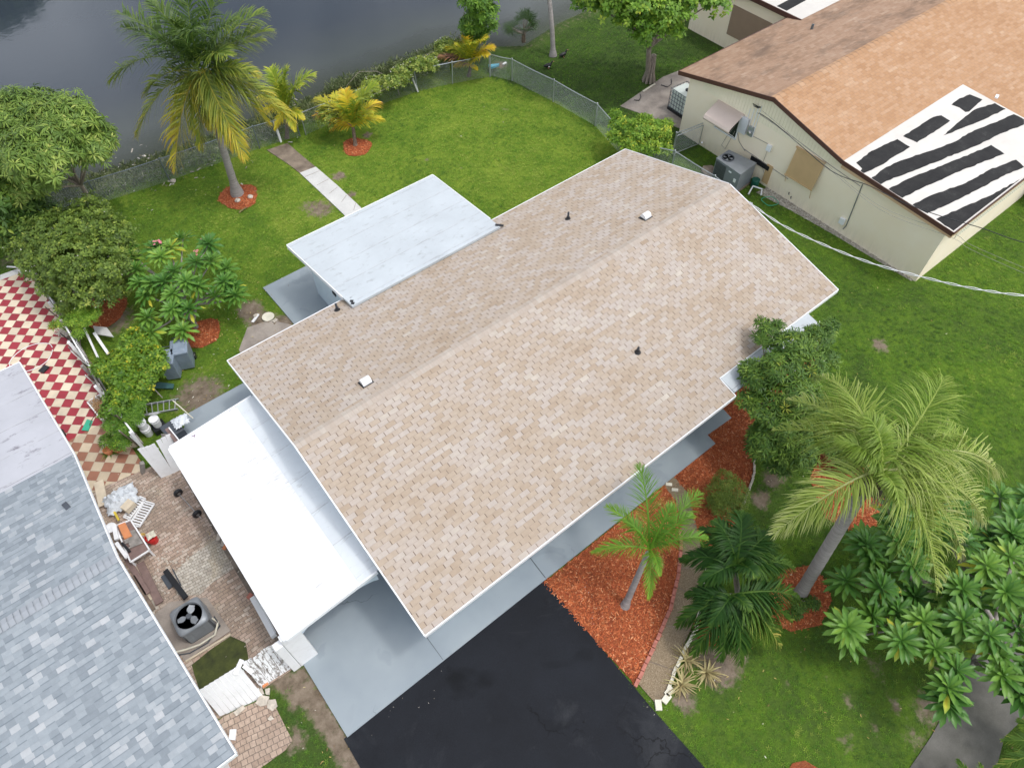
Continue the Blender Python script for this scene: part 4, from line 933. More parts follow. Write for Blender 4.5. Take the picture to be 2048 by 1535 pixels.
dk = MB(); deck(dk, ((XG, gF[1]+.02, gF[2]-.01), (gF[0]-.02, gF[1]+.02, gF[2]-.01), (gR[0]-.02, gR[1], gR[2]-.01), (XG, gR[1], gR[2]-.01))); deck(dk, ((gB[0]-.02, gB[1]-.02, gB[2]-.01), (XG, gB[1]-.02, gB[2]-.01), (XG, gR[1], gR[2]-.01), (gR[0]-.02, gR[1], gR[2]-.01)))
dk.build('roof_deck', m_white, gh)
rc = MB(); nr = int((gR[0]-XG)/.15)
s1 = (gR[2]-gF[2])/(gR[1]-gF[1]); s2 = (gR[2]-gB[2])/(gB[1]-gR[1])
for i in range(nr):
    xb = gR[0]-i*.15; xa = xb-.145; y_, z_ = gR[1], gR[2]; h0, h1 = .014, .036
    rc.add([(xa, y_-.16, z_-.16*s1+h0), (xb, y_-.16, z_-.16*s1+h1), (xb, y_, z_+h1), (xa, y_, z_+h0), (xa, y_+.16, z_-.16*s2+h0), (xb, y_+.16, z_-.16*s2+h1)], [[0, 1, 2, 3], [3, 2, 5, 4]])
rc.build('ridge_cap', m_ridge_g, g1)
fz = MB(); fas(fz, gA+[.02, 0, .012], gB+[.02, 0, .012], .14, .03); fas(fz, gB+[.02, 0, .012], gR+[.02, 0, .012], .14, .03); fas(fz, gR+[.02, 0, .012], gF+[.02, 0, .012], .14, .03)
fas(fz, (XG, gF[1]-.02, gF[2]), gF+[.02, -.02, 0], .14); fas(fz, (XG, gA[1]+.02, gA[2]+.004), gA+[.02, .02, .004], .14); fz.build('fascia', m_trim, gh)
MB().prism([(XG+.3, 6.3), (-3.75, 6.3), (-3.95, 19.7), (XG+.3, 19.7)], 0, 2.3).build('wall', m_white, gh)
p = P(137, 1015, 2.95); MB().box(p+[0, 0, .08], (.13, .22, .12), M3=rotm('X', .1) @ rotm('Z', .2)).build('roof_vent', m_dkgrey, gh)

# ================================================================== vegetation
def frames(n, up):
    """rotation stacks with columns (side, dir, up) from dir n (k,3) and rough up (k,3)"""
    n = n/np.linalg.norm(n, axis=1, keepdims=True)
    s = np.cross(n, up); ln = np.linalg.norm(s, axis=1, keepdims=True); s = np.where(ln < 1e-4, np.array([[1., 0, 0]]), s/np.maximum(ln, 1e-9))
    u = np.cross(s, n); return np.stack([s, n, u], 2)
def scatter(name, TV, TF, pos, rot, scale, tint, mat, parent=None, loc=None, vt=None):
    TV = np.array(TV, float); TF = np.array(TF); k = len(pos); m = len(TV)
    V = np.einsum('kij,mj->kmi', rot, TV)*np.asarray(scale).reshape(-1, 1, 1)+np.asarray(pos)[:, None, :]
    F = (TF[None]+(np.arange(k)*m)[:, None, None]).reshape(-1, TF.shape[1])
    T = np.repeat(np.asarray(tint), m).reshape(k, m)
    if vt is not None: T = T+np.array(vt)[None]
    return npmesh(name, V.reshape(-1, 3), F, mat, tint=T.ravel(), parent=parent, loc=loc)
# leaf templates: x side, y length, z normal
LEAF = ([(0,0,0),(-.16,.35,.05),(0,.35,-.01),(.16,.35,.05),(-.13,.72,-.02),(0,.72,-.07),(.13,.72,-.02),(0,1,-.20)], [[0,2,1,1],[0,3,2,2],[1,2,5,4],[2,3,6,5],[4,5,7,7],[5,6,7,7]])
LEAF = (LEAF[0], [[0,2,1],[0,3,2],[1,2,5],[1,5,4],[2,3,6],[2,6,5],[4,5,7],[5,6,7]])
NARROW = ([(0,0,0),(-.09,.4,.03),(.09,.4,.03),(-.07,.75,-.05),(.07,.75,-.05),(0,1,-.20)], [[0,2,1],[1,2,4],[1,4,3],[3,4,5]])
SMALL = ([(0,0,0),(-.26,.5,.06),(.26,.5,.06),(0,1,-.06)], [[0,2,1],[1,2,3]])
def ptsblob(blobs, n, shell=0.72):
    c = np.array([b[:3] for b in blobs], float); r = np.array([b[3] if len(b) > 3 else 1 for b in blobs], float)
    rz = np.array([b[4] if len(b) > 4 else b[3]*.8 for b in blobs], float)
    w_ = r**2; idx = RNG.choice(len(blobs), n, p=w_/w_.sum())
    d = RNG.normal(size=(n, 3)); d[:, 2] = np.where((d[:, 2] < -0.3), d[:, 2]*-0.6, d[:, 2]); d /= np.linalg.norm(d, axis=1, keepdims=True)
    rad = shell+(1.04-shell)*RNG.random(n)**.7
    # lumpy radius
    lump = 1+.13*np.sin(d[:, 0]*5+idx*1.7)*np.cos(d[:, 1]*6+idx)+.09*np.sin(d[:, 2]*9+d[:, 0]*7+idx*3)
    p = c[idx]+d*np.stack([r[idx], r[idx], rz[idx]], 1)*(rad*lump)[:, None]
    return p, d, rad
def whorls(name, blobs, n, k, L, tilt, tmpl, mat, parent, tb=.45, tv=.25, shell=.72, zmin=.08, jit=.3, topb=.25):
    p, d, rad = ptsblob(blobs, n, shell); ok = p[:, 2] > zmin; p, d, rad = p[ok], d[ok], rad[ok]; n = len(p)
    ax = d*0.8+np.array([0, 0, .7])+RNG.normal(size=(n, 3))*.25; ax /= np.linalg.norm(ax, axis=1, keepdims=True)
    ref = np.cross(ax, RNG.normal(size=(n, 3))); ref /= np.linalg.norm(ref, axis=1, keepdims=True); q = np.cross(ax, ref)
    a = (np.arange(k)/k*2*math.pi)[None]+RNG.random((n, 1))*6.28+RNG.normal(size=(n, k))*jit
    tl = R(tilt)+RNG.normal(size=(n, k))*.22
    radial = np.cos(a)[..., None]*ref[:, None]+np.sin(a)[..., None]*q[:, None]
    dr = radial*np.cos(tl)[..., None]+ax[:, None]*np.sin(tl)[..., None]
    up = np.broadcast_to(ax[:, None], dr.shape)
    dr = dr.reshape(-1, 3); up = up.reshape(-1, 3); rot = frames(dr, up)
    pos = np.repeat(p, k, 0)+dr*.02; sc_ = L*(.7+.5*RNG.random(n*k))
    hz = (p[:, 2]-p[:, 2].min())/(np.ptp(p[:, 2])+1e-6)
    ti = np.repeat(tb+tv*RNG.normal(size=n)*.6, k)+RNG.normal(size=n*k)*tv*.35
    return scatter(name, tmpl[0], tmpl[1], pos, rot, sc_, np.clip(ti, 0, 1), mat, parent)
def limb(mb, a, b, r0, r1, sag=.1, n=5):
    a = np.array(a, float); b = np.array(b, float); off = RNG.normal(size=3)*np.linalg.norm(b-a)*sag*.5; off[2] = abs(off[2])
    pts = [a+(b-a)*t+off*math.sin(math.pi*t) for t in np.linspace(0, 1, n)]
    mb.tube(pts, [r0+(r1-r0)*t for t in np.linspace(0, 1, n)], 8); return pts
def tree(name, label, cat, base, blobs, n, k, L, tilt, tmpl, leafm, r0=.12, group=None, fork=.9, tb=.45, tv=.25, shell=.7, extra=None, bark=None, flowers=None):
    base = np.array(base, float); t = thing(name, base, label, cat, group)
    tm = MB(); c = np.mean([b[:3] for b in blobs], 0); f = base+(c-base)*np.array([.35, .35, 0])+np.array([0, 0, fork])
    limb(tm, base-[0, 0, .1], f, r0, r0*.75, .05)
    for b in blobs[:14]: limb(tm, f, np.array(b[:3])-[0, 0, b[3]*.2], r0*.5, r0*.12, .2)
    tm.build('trunk', bark or m_bark, t, smooth=True)
    whorls('crown', blobs, n, k, L, tilt, tmpl, leafm, t, tb, tv, shell)
    if flowers:
        p, d, _ = ptsblob(blobs, flowers[0], 1.0); rot = frames(d, RNG.normal(size=d.shape))
        scatter('blossoms', SMALL[0], SMALL[1], p, rot, np.full(len(p), flowers[1]), np.zeros(len(p)), flowers[2], t)
    return t
def PB(px, py, z, r, rz=None): p = P(px, py, z); return (p[0], p[1], p[2], r, rz or r*.8)

def frond(name, base, tip, mat, parent, L=None, arch=.35, leaf=.55, n=46, droop=.5, tint=.3, ttip=.3, wid=.035, spread=62, vee=.35, plumose=0, jitter=.12):
    """rachis as a curve from base to tip, leaflets as drooping strips on both sides"""
    a = np.array(base, float); b = np.array(tip, float); D = np.linalg.norm(b-a)
    hd = np.array([b[0]-a[0], b[1]-a[1], 0.]); hn = np.linalg.norm(hd)+1e-6; hd /= hn
    c = (a+b)/2+np.array([0, 0, arch*D])-hd*0.02*D
    m = 60; ts = np.linspace(0, 1, m); cur = ((1-ts)**2)[:, None]*a+(2*(1-ts)*ts)[:, None]*c+(ts**2)[:, None]*b
    tan = np.gradient(cur, axis=0); tan /= np.linalg.norm(tan, axis=1, keepdims=True)
    Vs = []; Fs = []; Ts = []; up0 = np.array([0, 0, 1.])
    def addq(vs, fs, ti):
        o = len(Vs); Vs.extend(vs); Fs.extend([[o+i for i in f] for f in fs]); Ts.extend(ti)
    # rachis: triangular strip
    for i in range(0, m-4, 4):
        s = np.cross(tan[i], up0); s /= np.linalg.norm(s)+1e-9; u = np.cross(s, tan[i]); r_a = .030*(1-ts[i])+.006; r_b = .030*(1-ts[i+4])+.006
        s2 = np.cross(tan[i+4], up0); s2 /= np.linalg.norm(s2)+1e-9; u2 = np.cross(s2, tan[i+4])
        q0, q1 = cur[i], cur[i+4]
        addq([q0-s*r_a, q0+u*r_a, q0+s*r_a, q1-s2*r_b, q1+u2*r_b, q1+s2*r_b], [[0, 1, 4], [0, 4, 3], [1, 2, 5], [1, 5, 4]], [tint+.25]*6)
    for j in range(n):
        t = .10+.90*(j+.5)/n; i = min(m-1, int(t*(m-1))); p = cur[i]; T = tan[i]
        s = np.cross(T, up0); s /= np.linalg.norm(s)+1e-9; u = np.cross(s, T)
        ll = leaf*D/3.2*(math.sin(math.pi*min(1, (t*.80+.17)))**.65)*(1 if L is None else L)
        for sg in (-1, 1):
            ang = R(spread-32*t+random.gauss(0, 6)); v = vee+random.gauss(0, jitter)
            if plumose: v = random.uniform(-.9, 1.2)*plumose+vee
            d0 = T*math.cos(ang)+(s*sg*math.cos(v)+u*math.sin(v))*math.sin(ang); d0 /= np.linalg.norm(d0)
            l_ = ll*random.uniform(.86, 1.1); pts = [p]; d = d0.copy(); K = 3
            for q_ in range(K):
                d = d+np.array([0, 0, -droop*(.35+.65*q_/K)*random.uniform(.7, 1.2)]); d /= np.linalg.norm(d); pts.append(pts[-1]+d*l_/K)
            wv = np.cross(d0, u); wv /= np.linalg.norm(wv)+1e-9; wv = wv*.75+u*.3*sg
            w_ = wid*(.9+.3*random.random())
            vs = [pts[0]-wv*w_*.5, pts[0]+wv*w_*.5, pts[1]-wv*w_, pts[1]+wv*w_, pts[2]-wv*w_*.7, pts[2]+wv*w_*.7, pts[3]]
            tt = tint+ttip*t*t+random.gauss(0, .075)
            addq(vs, [[0, 1, 3], [0, 3, 2], [2, 3, 5], [2, 5, 4], [4, 5, 6]], [tt, tt, tt, tt, tt+.07, tt+.07, tt+.16])
    return npmesh(name, np.array(Vs), np.array(Fs), mat, tint=np.clip(Ts, 0, 1), parent=parent)
def palm_trunk(base, top, r0, r1, mat, parent, bend=.1, swell=1.5, rings=26):
    a = np.array(base, float); b = np.array(top, float); c = (a+b)/2; c[:2] += (a-b)[:2]*bend; c[2] += 0
    mb = MB(); pts = []; rs = []
    for i in range(rings+1):
        t = i/rings; pts.append((1-t)**2*a+2*(1-t)*t*c+t*t*b); rs.append((r0+(r1-r0)*t)*(1+(swell-1)*max(0, 1-t*9))*(1+.035*(i % 2)))
    mb.tube(pts, rs, 14); return mb.build('trunk', mat, parent, smooth=True)

# ---- tall coconut palm in the back yard
cb_ = P(475, 388); ct = P(404, 140, 5.55)
t = thing('coconut_palm', cb_, 'tall coconut palm with drooping yellow tipped fronds in the back yard near the lake', 'palm tree')
palm_trunk(cb_, ct, .17, .10, m_pbark, t, .25, 1.75)
CF = [((222,160),4.6,.30,.30),((232,25),7.0,.22,.18),((300,2),7.8,.15,.20),((375,-30),8.0,.12,.2),((440,-15),7.8,.14,.22),((530,25),7.0,.25,.3),((545,62),6.3,.30,.35),
      ((240,55),6.6,.15,.2),((530,82),5.8,.35,.4),((272,272),3.3,.42,.5),((285,190),4.6,.38,.35),((352,300),2.9,.6,.45),((402,300),2.9,.45,.45),((490,318),2.7,.55,.5),((560,210),3.9,.48,.5),
      ((590,245),3.3,.5,.5),((470,300),3.0,.5,.5),((350,345),2.3,.7,.3),((300,75),7.2,.1,.15),((470,40),7.6,.15,.2),((455,110),6.9,.3,.3),((520,150),5.4,.4,.4),((340,40),7.8,.12,.2),((420,260),3.6,.55,.4),((385,60),8,.1,.2),((540,250),3.3,.55,.45)]
for (tp, z, ti, tt) in CF:
    frond('frond', ct+RNG.normal(size=3)*.06, P(tp[0], tp[1], z), L_coco, t, arch=.30 if z < 5 else .22, leaf=1.15, n=66, droop=.42 if z > 5 else .55, tint=ti*.85, ttip=tt*.62, wid=.028, spread=66, jitter=.3)
for k in range(9):
    a = k*.7; p = ct+np.array([.25*math.cos(a), .25*math.sin(a), -.30-.12*(k % 3)]); MB().lathe(p, [(0, -.13), (.08, -.08), (.11, 0), (.09, .08), (0, .13)], 10).build('coconut', m_yfruit, t, smooth=True)
fb = MB()
for k in range(7):
    a = -2.4+k*.45; p = ct+np.array([.18*math.cos(a), .18*math.sin(a), -.2]); fb.tube([p, p+[.25*math.cos(a), .25*math.sin(a), -.3], p+[.3*math.cos(a), .3*math.sin(a), -1.0-.4*random.random()]], [.03, .04, .008], 5)
fb.build('dead_fibres', m_fiber, t)
# ---- queen palm in the front yard
qb = P(1597, 1192); qt = P(1735, 965, 5.1)
t = thing('queen_palm', qb, 'tall pale green feathery palm with a leaning grey trunk in the front lawn', 'palm tree')
palm_trunk(qb, qt, .17, .15, m_pbark, t, -.02, 1.25, 34)
qc = qt+np.array([0.05, .02, .55])
QF = [((1546,1068),4.1,.70,.25),((1545,862),4.2,.5,.3),((1575,800),4.8,.6,.3),((1640,752),5.2,.55,.3),((1888,752),6.2,.40,.2),((1990,940),4.4,.75,.35),((1965,1040),3.9,.72,.4),
      ((1872,1188),3.4,.6,.35),((1925,1110),3.8,.7,.35),((1800,1010),5.9,.35,.2),((1672,880),6.3,.30,.2),((1925,870),5.6,.42,.25),((1730,830),6.8,.35,.15)]
for (tp, z, ti, tt) in QF:
    frond('frond', qc+RNG.normal(size=3)*.06, P(tp[0], tp[1], z), L_queen, t, arch=.42, leaf=1.12, n=120, droop=.75, tint=ti*.85+.06, ttip=tt*.6, wid=.018, spread=74, plumose=.6)
bs = MB()
for k in range(34):
    a = k*2.4; h = .02*k-.35; p = qt+np.array([.15*math.cos(a), .15*math.sin(a), h]); bs.tube([p, p+[.13*math.cos(a), .13*math.sin(a), .12], p+[.26*math.cos(a), .26*math.sin(a), .06+.2*random.random()-.25*(k % 3 == 0)]], [.06, .05, .012], 5)
bs.build('leaf_bases', m_fiber, t)
bs = MB()
for k in range(30):
    p = qt+np.array([.2, -.25, -.15]); e = p+RNG.normal(size=3)*[.18, .18, .1]+[.12, -.2, -.65]; bs.tube([p, (p+e)/2+[0, 0, .1], e], [.012, .01, .006], 4)
bs.build('fruit_stalk', m_bark, t)
# ---- young palm in the red mulch
sb = P(1250, 1211); st = P(1296, 1105, 2.5)
t = thing('young_palm', sb, 'young bright green palm with a short grey trunk in the front mulch triangle', 'palm tree')
palm_trunk(sb, st, .10, .07, m_pbark, t, .0, 1.5, 14)
for (tp, z, ti) in [((1277,928),3.6,.3),((1213,1012),3.4,.45),((1183,1105),2.6,.55),((1297,1198),2.3,.6),((1415,1075),3.2,.35),((1402,985),3.6,.35),((1345,1010),3.9,.3),((1385,1030),3.7,.4),((1320,1150),3.0,.5),((1250,1040),3.5,.35)]:
    frond('frond', st+[0, 0, .25], P(tp[0], tp[1], z), L_squeen, t, arch=.38, leaf=.95, n=62, droop=.45, tint=ti*.8, ttip=.22, wid=.011, plumose=.45, spread=60, vee=.5)
# ---- dark Christmas palm pair
db = P(1483, 1245)
t = thing('dark_palm', db, 'low dark green palm clump with drooping fronds over the edge of the front path', 'palm tree')
for (bb, tp_) in ((P(1483, 1245), P(1462, 1190, 1.7)), (P(1478, 1200), P(1468, 1130, 2.0))): palm_trunk(bb, tp_, .09, .06, m_pbark, t, 0, 1.4, 10)
c1, c2 = P(1462, 1190, 1.9), P(1472, 1128, 2.3)
for (c_, tp, z, ti) in [(c2,(1480,1022),3.2,.25),(c2,(1545,1060),2.8,.35),(c2,(1360,1118),2.0,.2),(c2,(1400,1055),2.7,.25),(c2,(1590,1135),2.2,.45),(c2,(1430,1040),3.1,.3),(c2,(1560,1090),2.6,.4),(c1,(1352,1250),1.0,.3),(c1,(1385,1310),.8,.35),(c1,(1480,1330),.6,.4),(c1,(1585,1245),1.0,.45),(c1,(1600,1195),1.5,.4),(c1,(1560,1295),.7,.62),(c1,(1530,1270),.9,.5),(c1,(1440,1320),.8,.3),(c1,(1370,1190),1.5,.25),(c2,(1400,1165),2.3,.25),(c1,(1500,1220),2.2,.35),(c2,(1510,1150),2.9,.3),(c1,(1420,1250),1.9,.2)]:
    frond('frond', c_, P(tp[0], tp[1], z), L_christ, t, arch=.42, leaf=1.35, n=60, droop=.80, tint=ti*.8+.08, ttip=.26, wid=.028, spread=62, vee=.35, jitter=.25)
# ---- yellow young coconut palms
def ypalm(name, lab, base, crown, tips, trunk_r=.09, mat=L_ypalm, leaf=1.25, n=54):
    t = thing(name, base, lab, 'palm tree'); palm_trunk(base, crown, trunk_r, trunk_r*.8, m_fiber, t, 0, 1.4, 8)
    for (tp, z, ti) in tips: frond('frond', crown, P(tp[0], tp[1], z), mat, t, arch=.32, leaf=leaf, n=n, droop=.45, tint=ti+.04, ttip=.14, wid=.028, spread=58, jitter=.25)
    return t
ypalm('yellow_palm', 'small yellow fronded palm in a round red mulch bed on the back lawn', P(711, 291), P(706, 254, .8),
      [((628,198),1.6,.35),((626,232),1.2,.75),((660,262),.7,.6),((690,182),2.4,.55),((752,172),2.6,.15),((768,240),.9,.45),((762,205),1.5,.6),((735,180),2.3,.2),((665,190),2.1,.35),((715,200),2.5,.1),((680,215),2.0,.15),((745,225),1.5,.3)])
ypalm('yellow_palm', 'small yellow fronded palm at the fence corner by the lake', P(938, 152), P(941, 132, .6),
      [((876,115),1.1,1.0),((893,93),1.5,.3),((928,76),2.2,.6),((968,78),2.3,.4),((987,96),1.7,.6),((955,140),.6,.5),((908,133),.7,.55),((945,85),2.3,.2),((975,110),1.5,.5),((915,90),1.9,.3)])
ypalm('slender_palm', 'pale green young palm beside the lake fence and the end of the garden path', P(574, 276), P(574, 222, 1.3),
      [((540,138),3.0,.15),((626,150),2.9,.15),((575,140),3.2,.1),((520,225),1.4,.5),((607,238),1.3,.35),((600,170),2.8,.2),((550,260),.8,.45),((515,195),1.8,.45),((590,262),.8,.3),((560,170),2.9,.2)])
# ---- fan palm and tall palm on the far lawn
fp = P(1047, 84); t = thing('fan_palm', fp, 'small fan leaved palm near the lake on the neighbour lawn', 'palm tree')
fm_ = MB(); fc = fp+np.array([0, 0, .45]); fm_.tube([fp, fc], [.12, .10], 8); fm_.build('trunk', m_fiber, t)
for k in range(24):
    a = k*2.4+.4; el = R(5+75*((k*0.37) % 1)); dr = np.array([math.cos(a)*math.cos(el), math.sin(a)*math.cos(el), math.sin(el)]); pl = .75; hub = fc+dr*pl
    st_ = MB().tube([fc, hub], [.018, .012], 5)
    s = np.cross(dr, (0, 0, 1)); s /= np.linalg.norm(s); u = np.cross(s, dr); Vs, Fs = [], []
    for j in range(21):
        b_ = R(-115+230*j/20); d = dr*math.cos(b_)+s*math.sin(b_); l_ = .66*(1-.2*abs(j-10)/10)*random.uniform(.85, 1.1); e = hub+d*l_+np.array([0, 0, -.10])+RNG.normal(size=3)*.03; m_ = hub+d*l_*.6+u*.03; ww = np.cross(d, u)*.013
        o = len(Vs); Vs += [hub, m_-ww, m_+ww, e]; Fs += [[o, o+2, o+1], [o+1, o+2, o+3]]
    lf = npmesh('fan_leaf', np.array(Vs), np.array(Fs), L_christ, tint=np.full(len(Vs), .42+.2*random.random()), parent=t); st_.build('stalk', m_bark, lf)
tb_ = P(1106, 112); tt_ = P(1090, -60, 3.6)
t = thing('tall_palm', tb_, 'tall palm with a curved bare trunk beside two dark ducks', 'palm tree')
palm_trunk(tb_, tt_, .13, .10, m_pbark, t, .35, 1.7, 26)
for k in range(12):
    a = k*.524+.2; frond('frond', tt_, tt_+np.array([2.2*math.cos(a)+.4, 2.2*math.sin(a)+1.4, .5+.5*math.sin(k)]), L_coco, t, arch=.3, leaf=.8, n=34, droop=.35, tint=.3, ttip=.2)
# ---- palm at the lower right corner
rb = P(2105, 1500); rc_ = P(2105, 1490, .8)
t = thing('corner_palm', rb, 'low dark palm reaching over the walk at the lower right corner', 'palm tree'); palm_trunk(rb, rc_, .09, .07, m_fiber, t, 0, 1.3, 8)
for (tp, z, ti) in [((2005,1480),1.0,.5),((1990,1535),.7,.5),((2035,1440),1.4,.5),((2070,1420),1.5,.5),((2040,1545),.9,.5),((2150,1420),1.4,.4),((2200,1500),1,.4),((2150,1600),.8,.4)]:
    frond('frond', rc_, P(tp[0], tp[1], z), L_christ, t, arch=.4, leaf=.9, n=34, droop=.35, tint=ti, ttip=.2, wid=.02, spread=58)
rb = P(1945, 1610); rc_ = P(1940, 1615, .7)
t = thing('corner_palm', rb, 'low dark palm showing its frond tips at the bottom edge by the walk', 'palm tree'); palm_trunk(rb, rc_, .09, .07, m_fiber, t, 0, 1.3, 8)
for (tp, z, ti) in [((1890,1540),.8,.5),((1915,1518),1.0,.5),((1960,1525),.9,.5),((2000,1550),.8,.5),((1870,1580),.7,.4),((1940,1700),.8,.4)]:
    frond('frond', rc_, P(tp[0], tp[1], z), L_christ, t, arch=.4, leaf=.9, n=34, droop=.35, tint=ti, ttip=.2, wid=.02, spread=58)

# ---- broadleaf trees
tree('mango_tree', 'rounded mango tree with long hanging leaves at the left edge beside the lake fence', 'tree', P(197, 424),
     [PB(60,238,4.6,1.3), PB(130,245,4.8,1.15), PB(172,295,4.0,1.0), PB(90,305,4.6,1.3), PB(30,305,4.0,1.3), PB(5,235,4.2,1.1), PB(50,375,2.8,.8), PB(180,275,4.2,.75), PB(95,365,3.0,.5), PB(205,262,3.9,.4), PB(120,215,4.8,.5), PB(55,205,5.0,.5)],
     3000, 11, .27, -12, NARROW, L_mango, .11, tb=.5, tv=.30, fork=1.6, shell=.62)
tree('dark_tree', 'shadowy leafy tree at the left edge below the mango tree', 'tree', P(-60, 470),
     [PB(20,400,2.2,1.2), PB(35,440,1.6,1.0), PB(75,425,1.3,.8), PB(-30,400,2.6,1.4), PB(60,455,1.0,.7), PB(5,455,1.3,.8), PB(95,440,1.0,.55), PB(10,350,2.2,1.0)], 1500, 7, .26, 0, LEAF, L_dark, .14, tb=.5, tv=.28)
tree('large_bush', 'big olive green small leaved bush between the tiled patio fence and the plumeria', 'bush', P(150, 590),
     [PB(110,470,2.4,1.0), PB(165,455,2.5,1.05), PB(215,475,2.3,.9), PB(90,520,2.0,.9), PB(150,520,2.5,1.1), PB(205,535,2.2,1.0), PB(120,560,1.8,.75), PB(175,580,1.7,.85), PB(225,575,1.4,.7), PB(60,500,1.6,.7), PB(145,610,1.2,.5), PB(240,510,1.8,.7), PB(180,425,2.4,.7)],
     3800, 7, .125, 15, SMALL, L_bush, .09, tb=.50, tv=.30, shell=.66, flowers=(90, .07, m_wflower))
tree('front_tree', 'dense dark green tree leaning against the front eave of the tan roofed house', 'tree', P(1500, 885),
     [PB(1535,672,3.4,.38), PB(1525,650,3.5,.22), PB(1585,690,3.5,.50), PB(1640,672,3.1,.42), PB(1662,650,3.1,.24), PB(1560,735,3.3,.60), PB(1612,730,3.1,.55), PB(1518,760,2.9,.48), PB(1500,738,3.0,.30), PB(1655,720,2.9,.35),
      PB(1590,790,3.0,.65), PB(1530,815,2.5,.55), PB(1498,800,2.5,.30), PB(1575,850,2.3,.70), PB(1620,820,2.5,.50), PB(1535,880,1.8,.60), PB(1590,905,1.6,.62), PB(1640,880,1.6,.42), PB(1560,925,1.2,.42), PB(1515,900,1.4,.30), PB(1612,700,3.4,.3), PB(1555,655,3.4,.22)],
     2300, 10, .20, 8, NARROW, L_dark, .10, tb=.56, tv=.20, shell=.55, flowers=(26, .07, m_wflower))
tree('yard_tree', 'leafy tree with a fluted grey trunk on the neighbour lawn behind the yellow house', 'tree', P(1297, 162),
     [PB(1195,-40,5.2,1.7), PB(1270,-10,4.8,1.5), PB(1330,20,4.2,1.3), PB(1220,5,4.3,1.0), PB(1300,55,3.6,.9), PB(1380,-20,4.6,1.5), PB(1430,-5,4.2,1.1), PB(1310,-70,5.6,1.8), PB(1180,0,4.4,.8), PB(1345,60,3.5,.6), PB(1290,75,3.2,.5), PB(1250,40,3.8,.5)],
     2600, 8, .20, 5, SMALL, L_lime, .15, tb=.38, tv=.30, fork=1.9, shell=.6)
m_ = MB()
for k in range(9):
    a = k*.7; b0 = P(1297, 162)+np.array([.30*math.cos(a), .30*math.sin(a), 0]); m_.tube([b0, b0*[.6, .6, 1]+P(1297, 162)*[.4, .4, 0]+[0, 0, .5], P(1308, 110, 1.3)+[.08*math.cos(a), .08*math.sin(a), 0]], [.07, .06, .05], 6)
m_.build('root_flare', m_bark, [o for o in C.objects if o.name == 'yard_tree'][0], smooth=True)
tree('lakeside_shrub', 'upright glossy green shrub at the far fence corner by the lake', 'shrub', P(955, 92),
     [PB(950,75,1.2,.55), PB(945,50,2.2,.6), PB(965,25,3.0,.65), PB(950,0,3.6,.7), PB(975,55,1.9,.45), PB(935,60,1.6,.4), PB(970,-10,3.6,.6)], 900, 7, .20, 15, LEAF, L_lime, .07, tb=.28, tv=.26)
tree('lime_shrub', 'lime green shrub at the far corner of the tan roof beside the fence', 'shrub', P(1275, 290),
     [PB(1240,250,1.4,.45), PB(1275,262,1.5,.55), PB(1315,262,1.4,.5), PB(1235,275,1.1,.4), PB(1265,290,1.1,.5), PB(1300,290,1.0,.5), PB(1232,228,1.7,.22), PB(1335,248,1.5,.22), PB(1325,285,.9,.35), PB(1330,300,.7,.3), PB(1290,240,1.6,.3)],
     1000, 7, .16, 20, LEAF, L_lime, .06, tb=.55, tv=.28, fork=.5)
tree('croton_shrub', 'yellow and green leaved shrub growing through the old fence beside the grey bins', 'shrub', P(265, 770),
     [PB(270,690,1.3,.5), PB(300,725,1.2,.55), PB(255,720,1.3,.5), PB(235,740,1.2,.45), PB(285,760,1.0,.5), PB(315,740,.9,.3), PB(205,735,1.3,.3), PB(240,790,1.0,.42), PB(275,790,.8,.4), PB(225,820,1.0,.35), PB(245,760,1.2,.35), PB(325,715,.9,.22), PB(265,670,1.3,.22)],
     1500, 7, .125, 15, SMALL, L_citrus, .05, tb=.46, tv=.30, fork=.4)
t = tree('fence_vine', 'light green vine climbing over the old fence by the tiled patio', 'vine', P(160, 690),
     [PB(150,640,1.2,.28), PB(130,645,1.0,.25), PB(175,640,1.2,.28), PB(165,620,1.3,.25), PB(158,665,1.0,.2), PB(110,650,.8,.15), PB(190,625,1.2,.2)], 460, 7, .13, 15, NARROW, L_lime, .02, tb=.50, tv=.25, fork=.3)
tree('fence_vine', 'dark leafy vine on the old fence beside the white buckets', 'vine', P(275, 850),
     [PB(265,835,.9,.28), PB(250,860,.8,.25), PB(225,850,.8,.25), PB(240,885,.6,.25), PB(275,815,.9,.2), PB(215,880,.4,.2)], 520, 7, .13, 15, NARROW, L_lime, .02, tb=.22, tv=.22, fork=.3)
tree('round_bush', 'round fine leaved green bush in the red mulch beside the front lawn', 'bush', P(1452, 1005),
     [PB(1440,985,.55,.42), PB(1468,985,.55,.42), PB(1452,1010,.45,.42), PB(1435,1005,.4,.3), PB(1475,1005,.4,.3), PB(1450,965,.6,.35)], 900, 8, .085, 25, NARROW, L_bush, .03, tb=.62, tv=.22, fork=.15)
tree('small_shrub', 'small dark shrub under the tall feathery palm in the far mulch bed', 'shrub', P(1690, 925),
     [PB(1670,900,.6,.32), PB(1700,890,.8,.35), PB(1720,910,.6,.32), PB(1690,925,.5,.3), PB(1650,895,.5,.2)], 420, 7, .13, 15, LEAF, L_dark, .03, tb=.55, tv=.25, fork=.2)
tree('small_shrub', 'small dark shrub growing at the foot of the leaning palm trunk', 'shrub', P(1615, 1215),
     [PB(1600,1212,.25,.18), PB(1625,1205,.25,.16), PB(1590,1225,.2,.14)], 110, 6, .11, 15, LEAF, L_dark, .02, tb=.5, tv=.2, fork=.1)
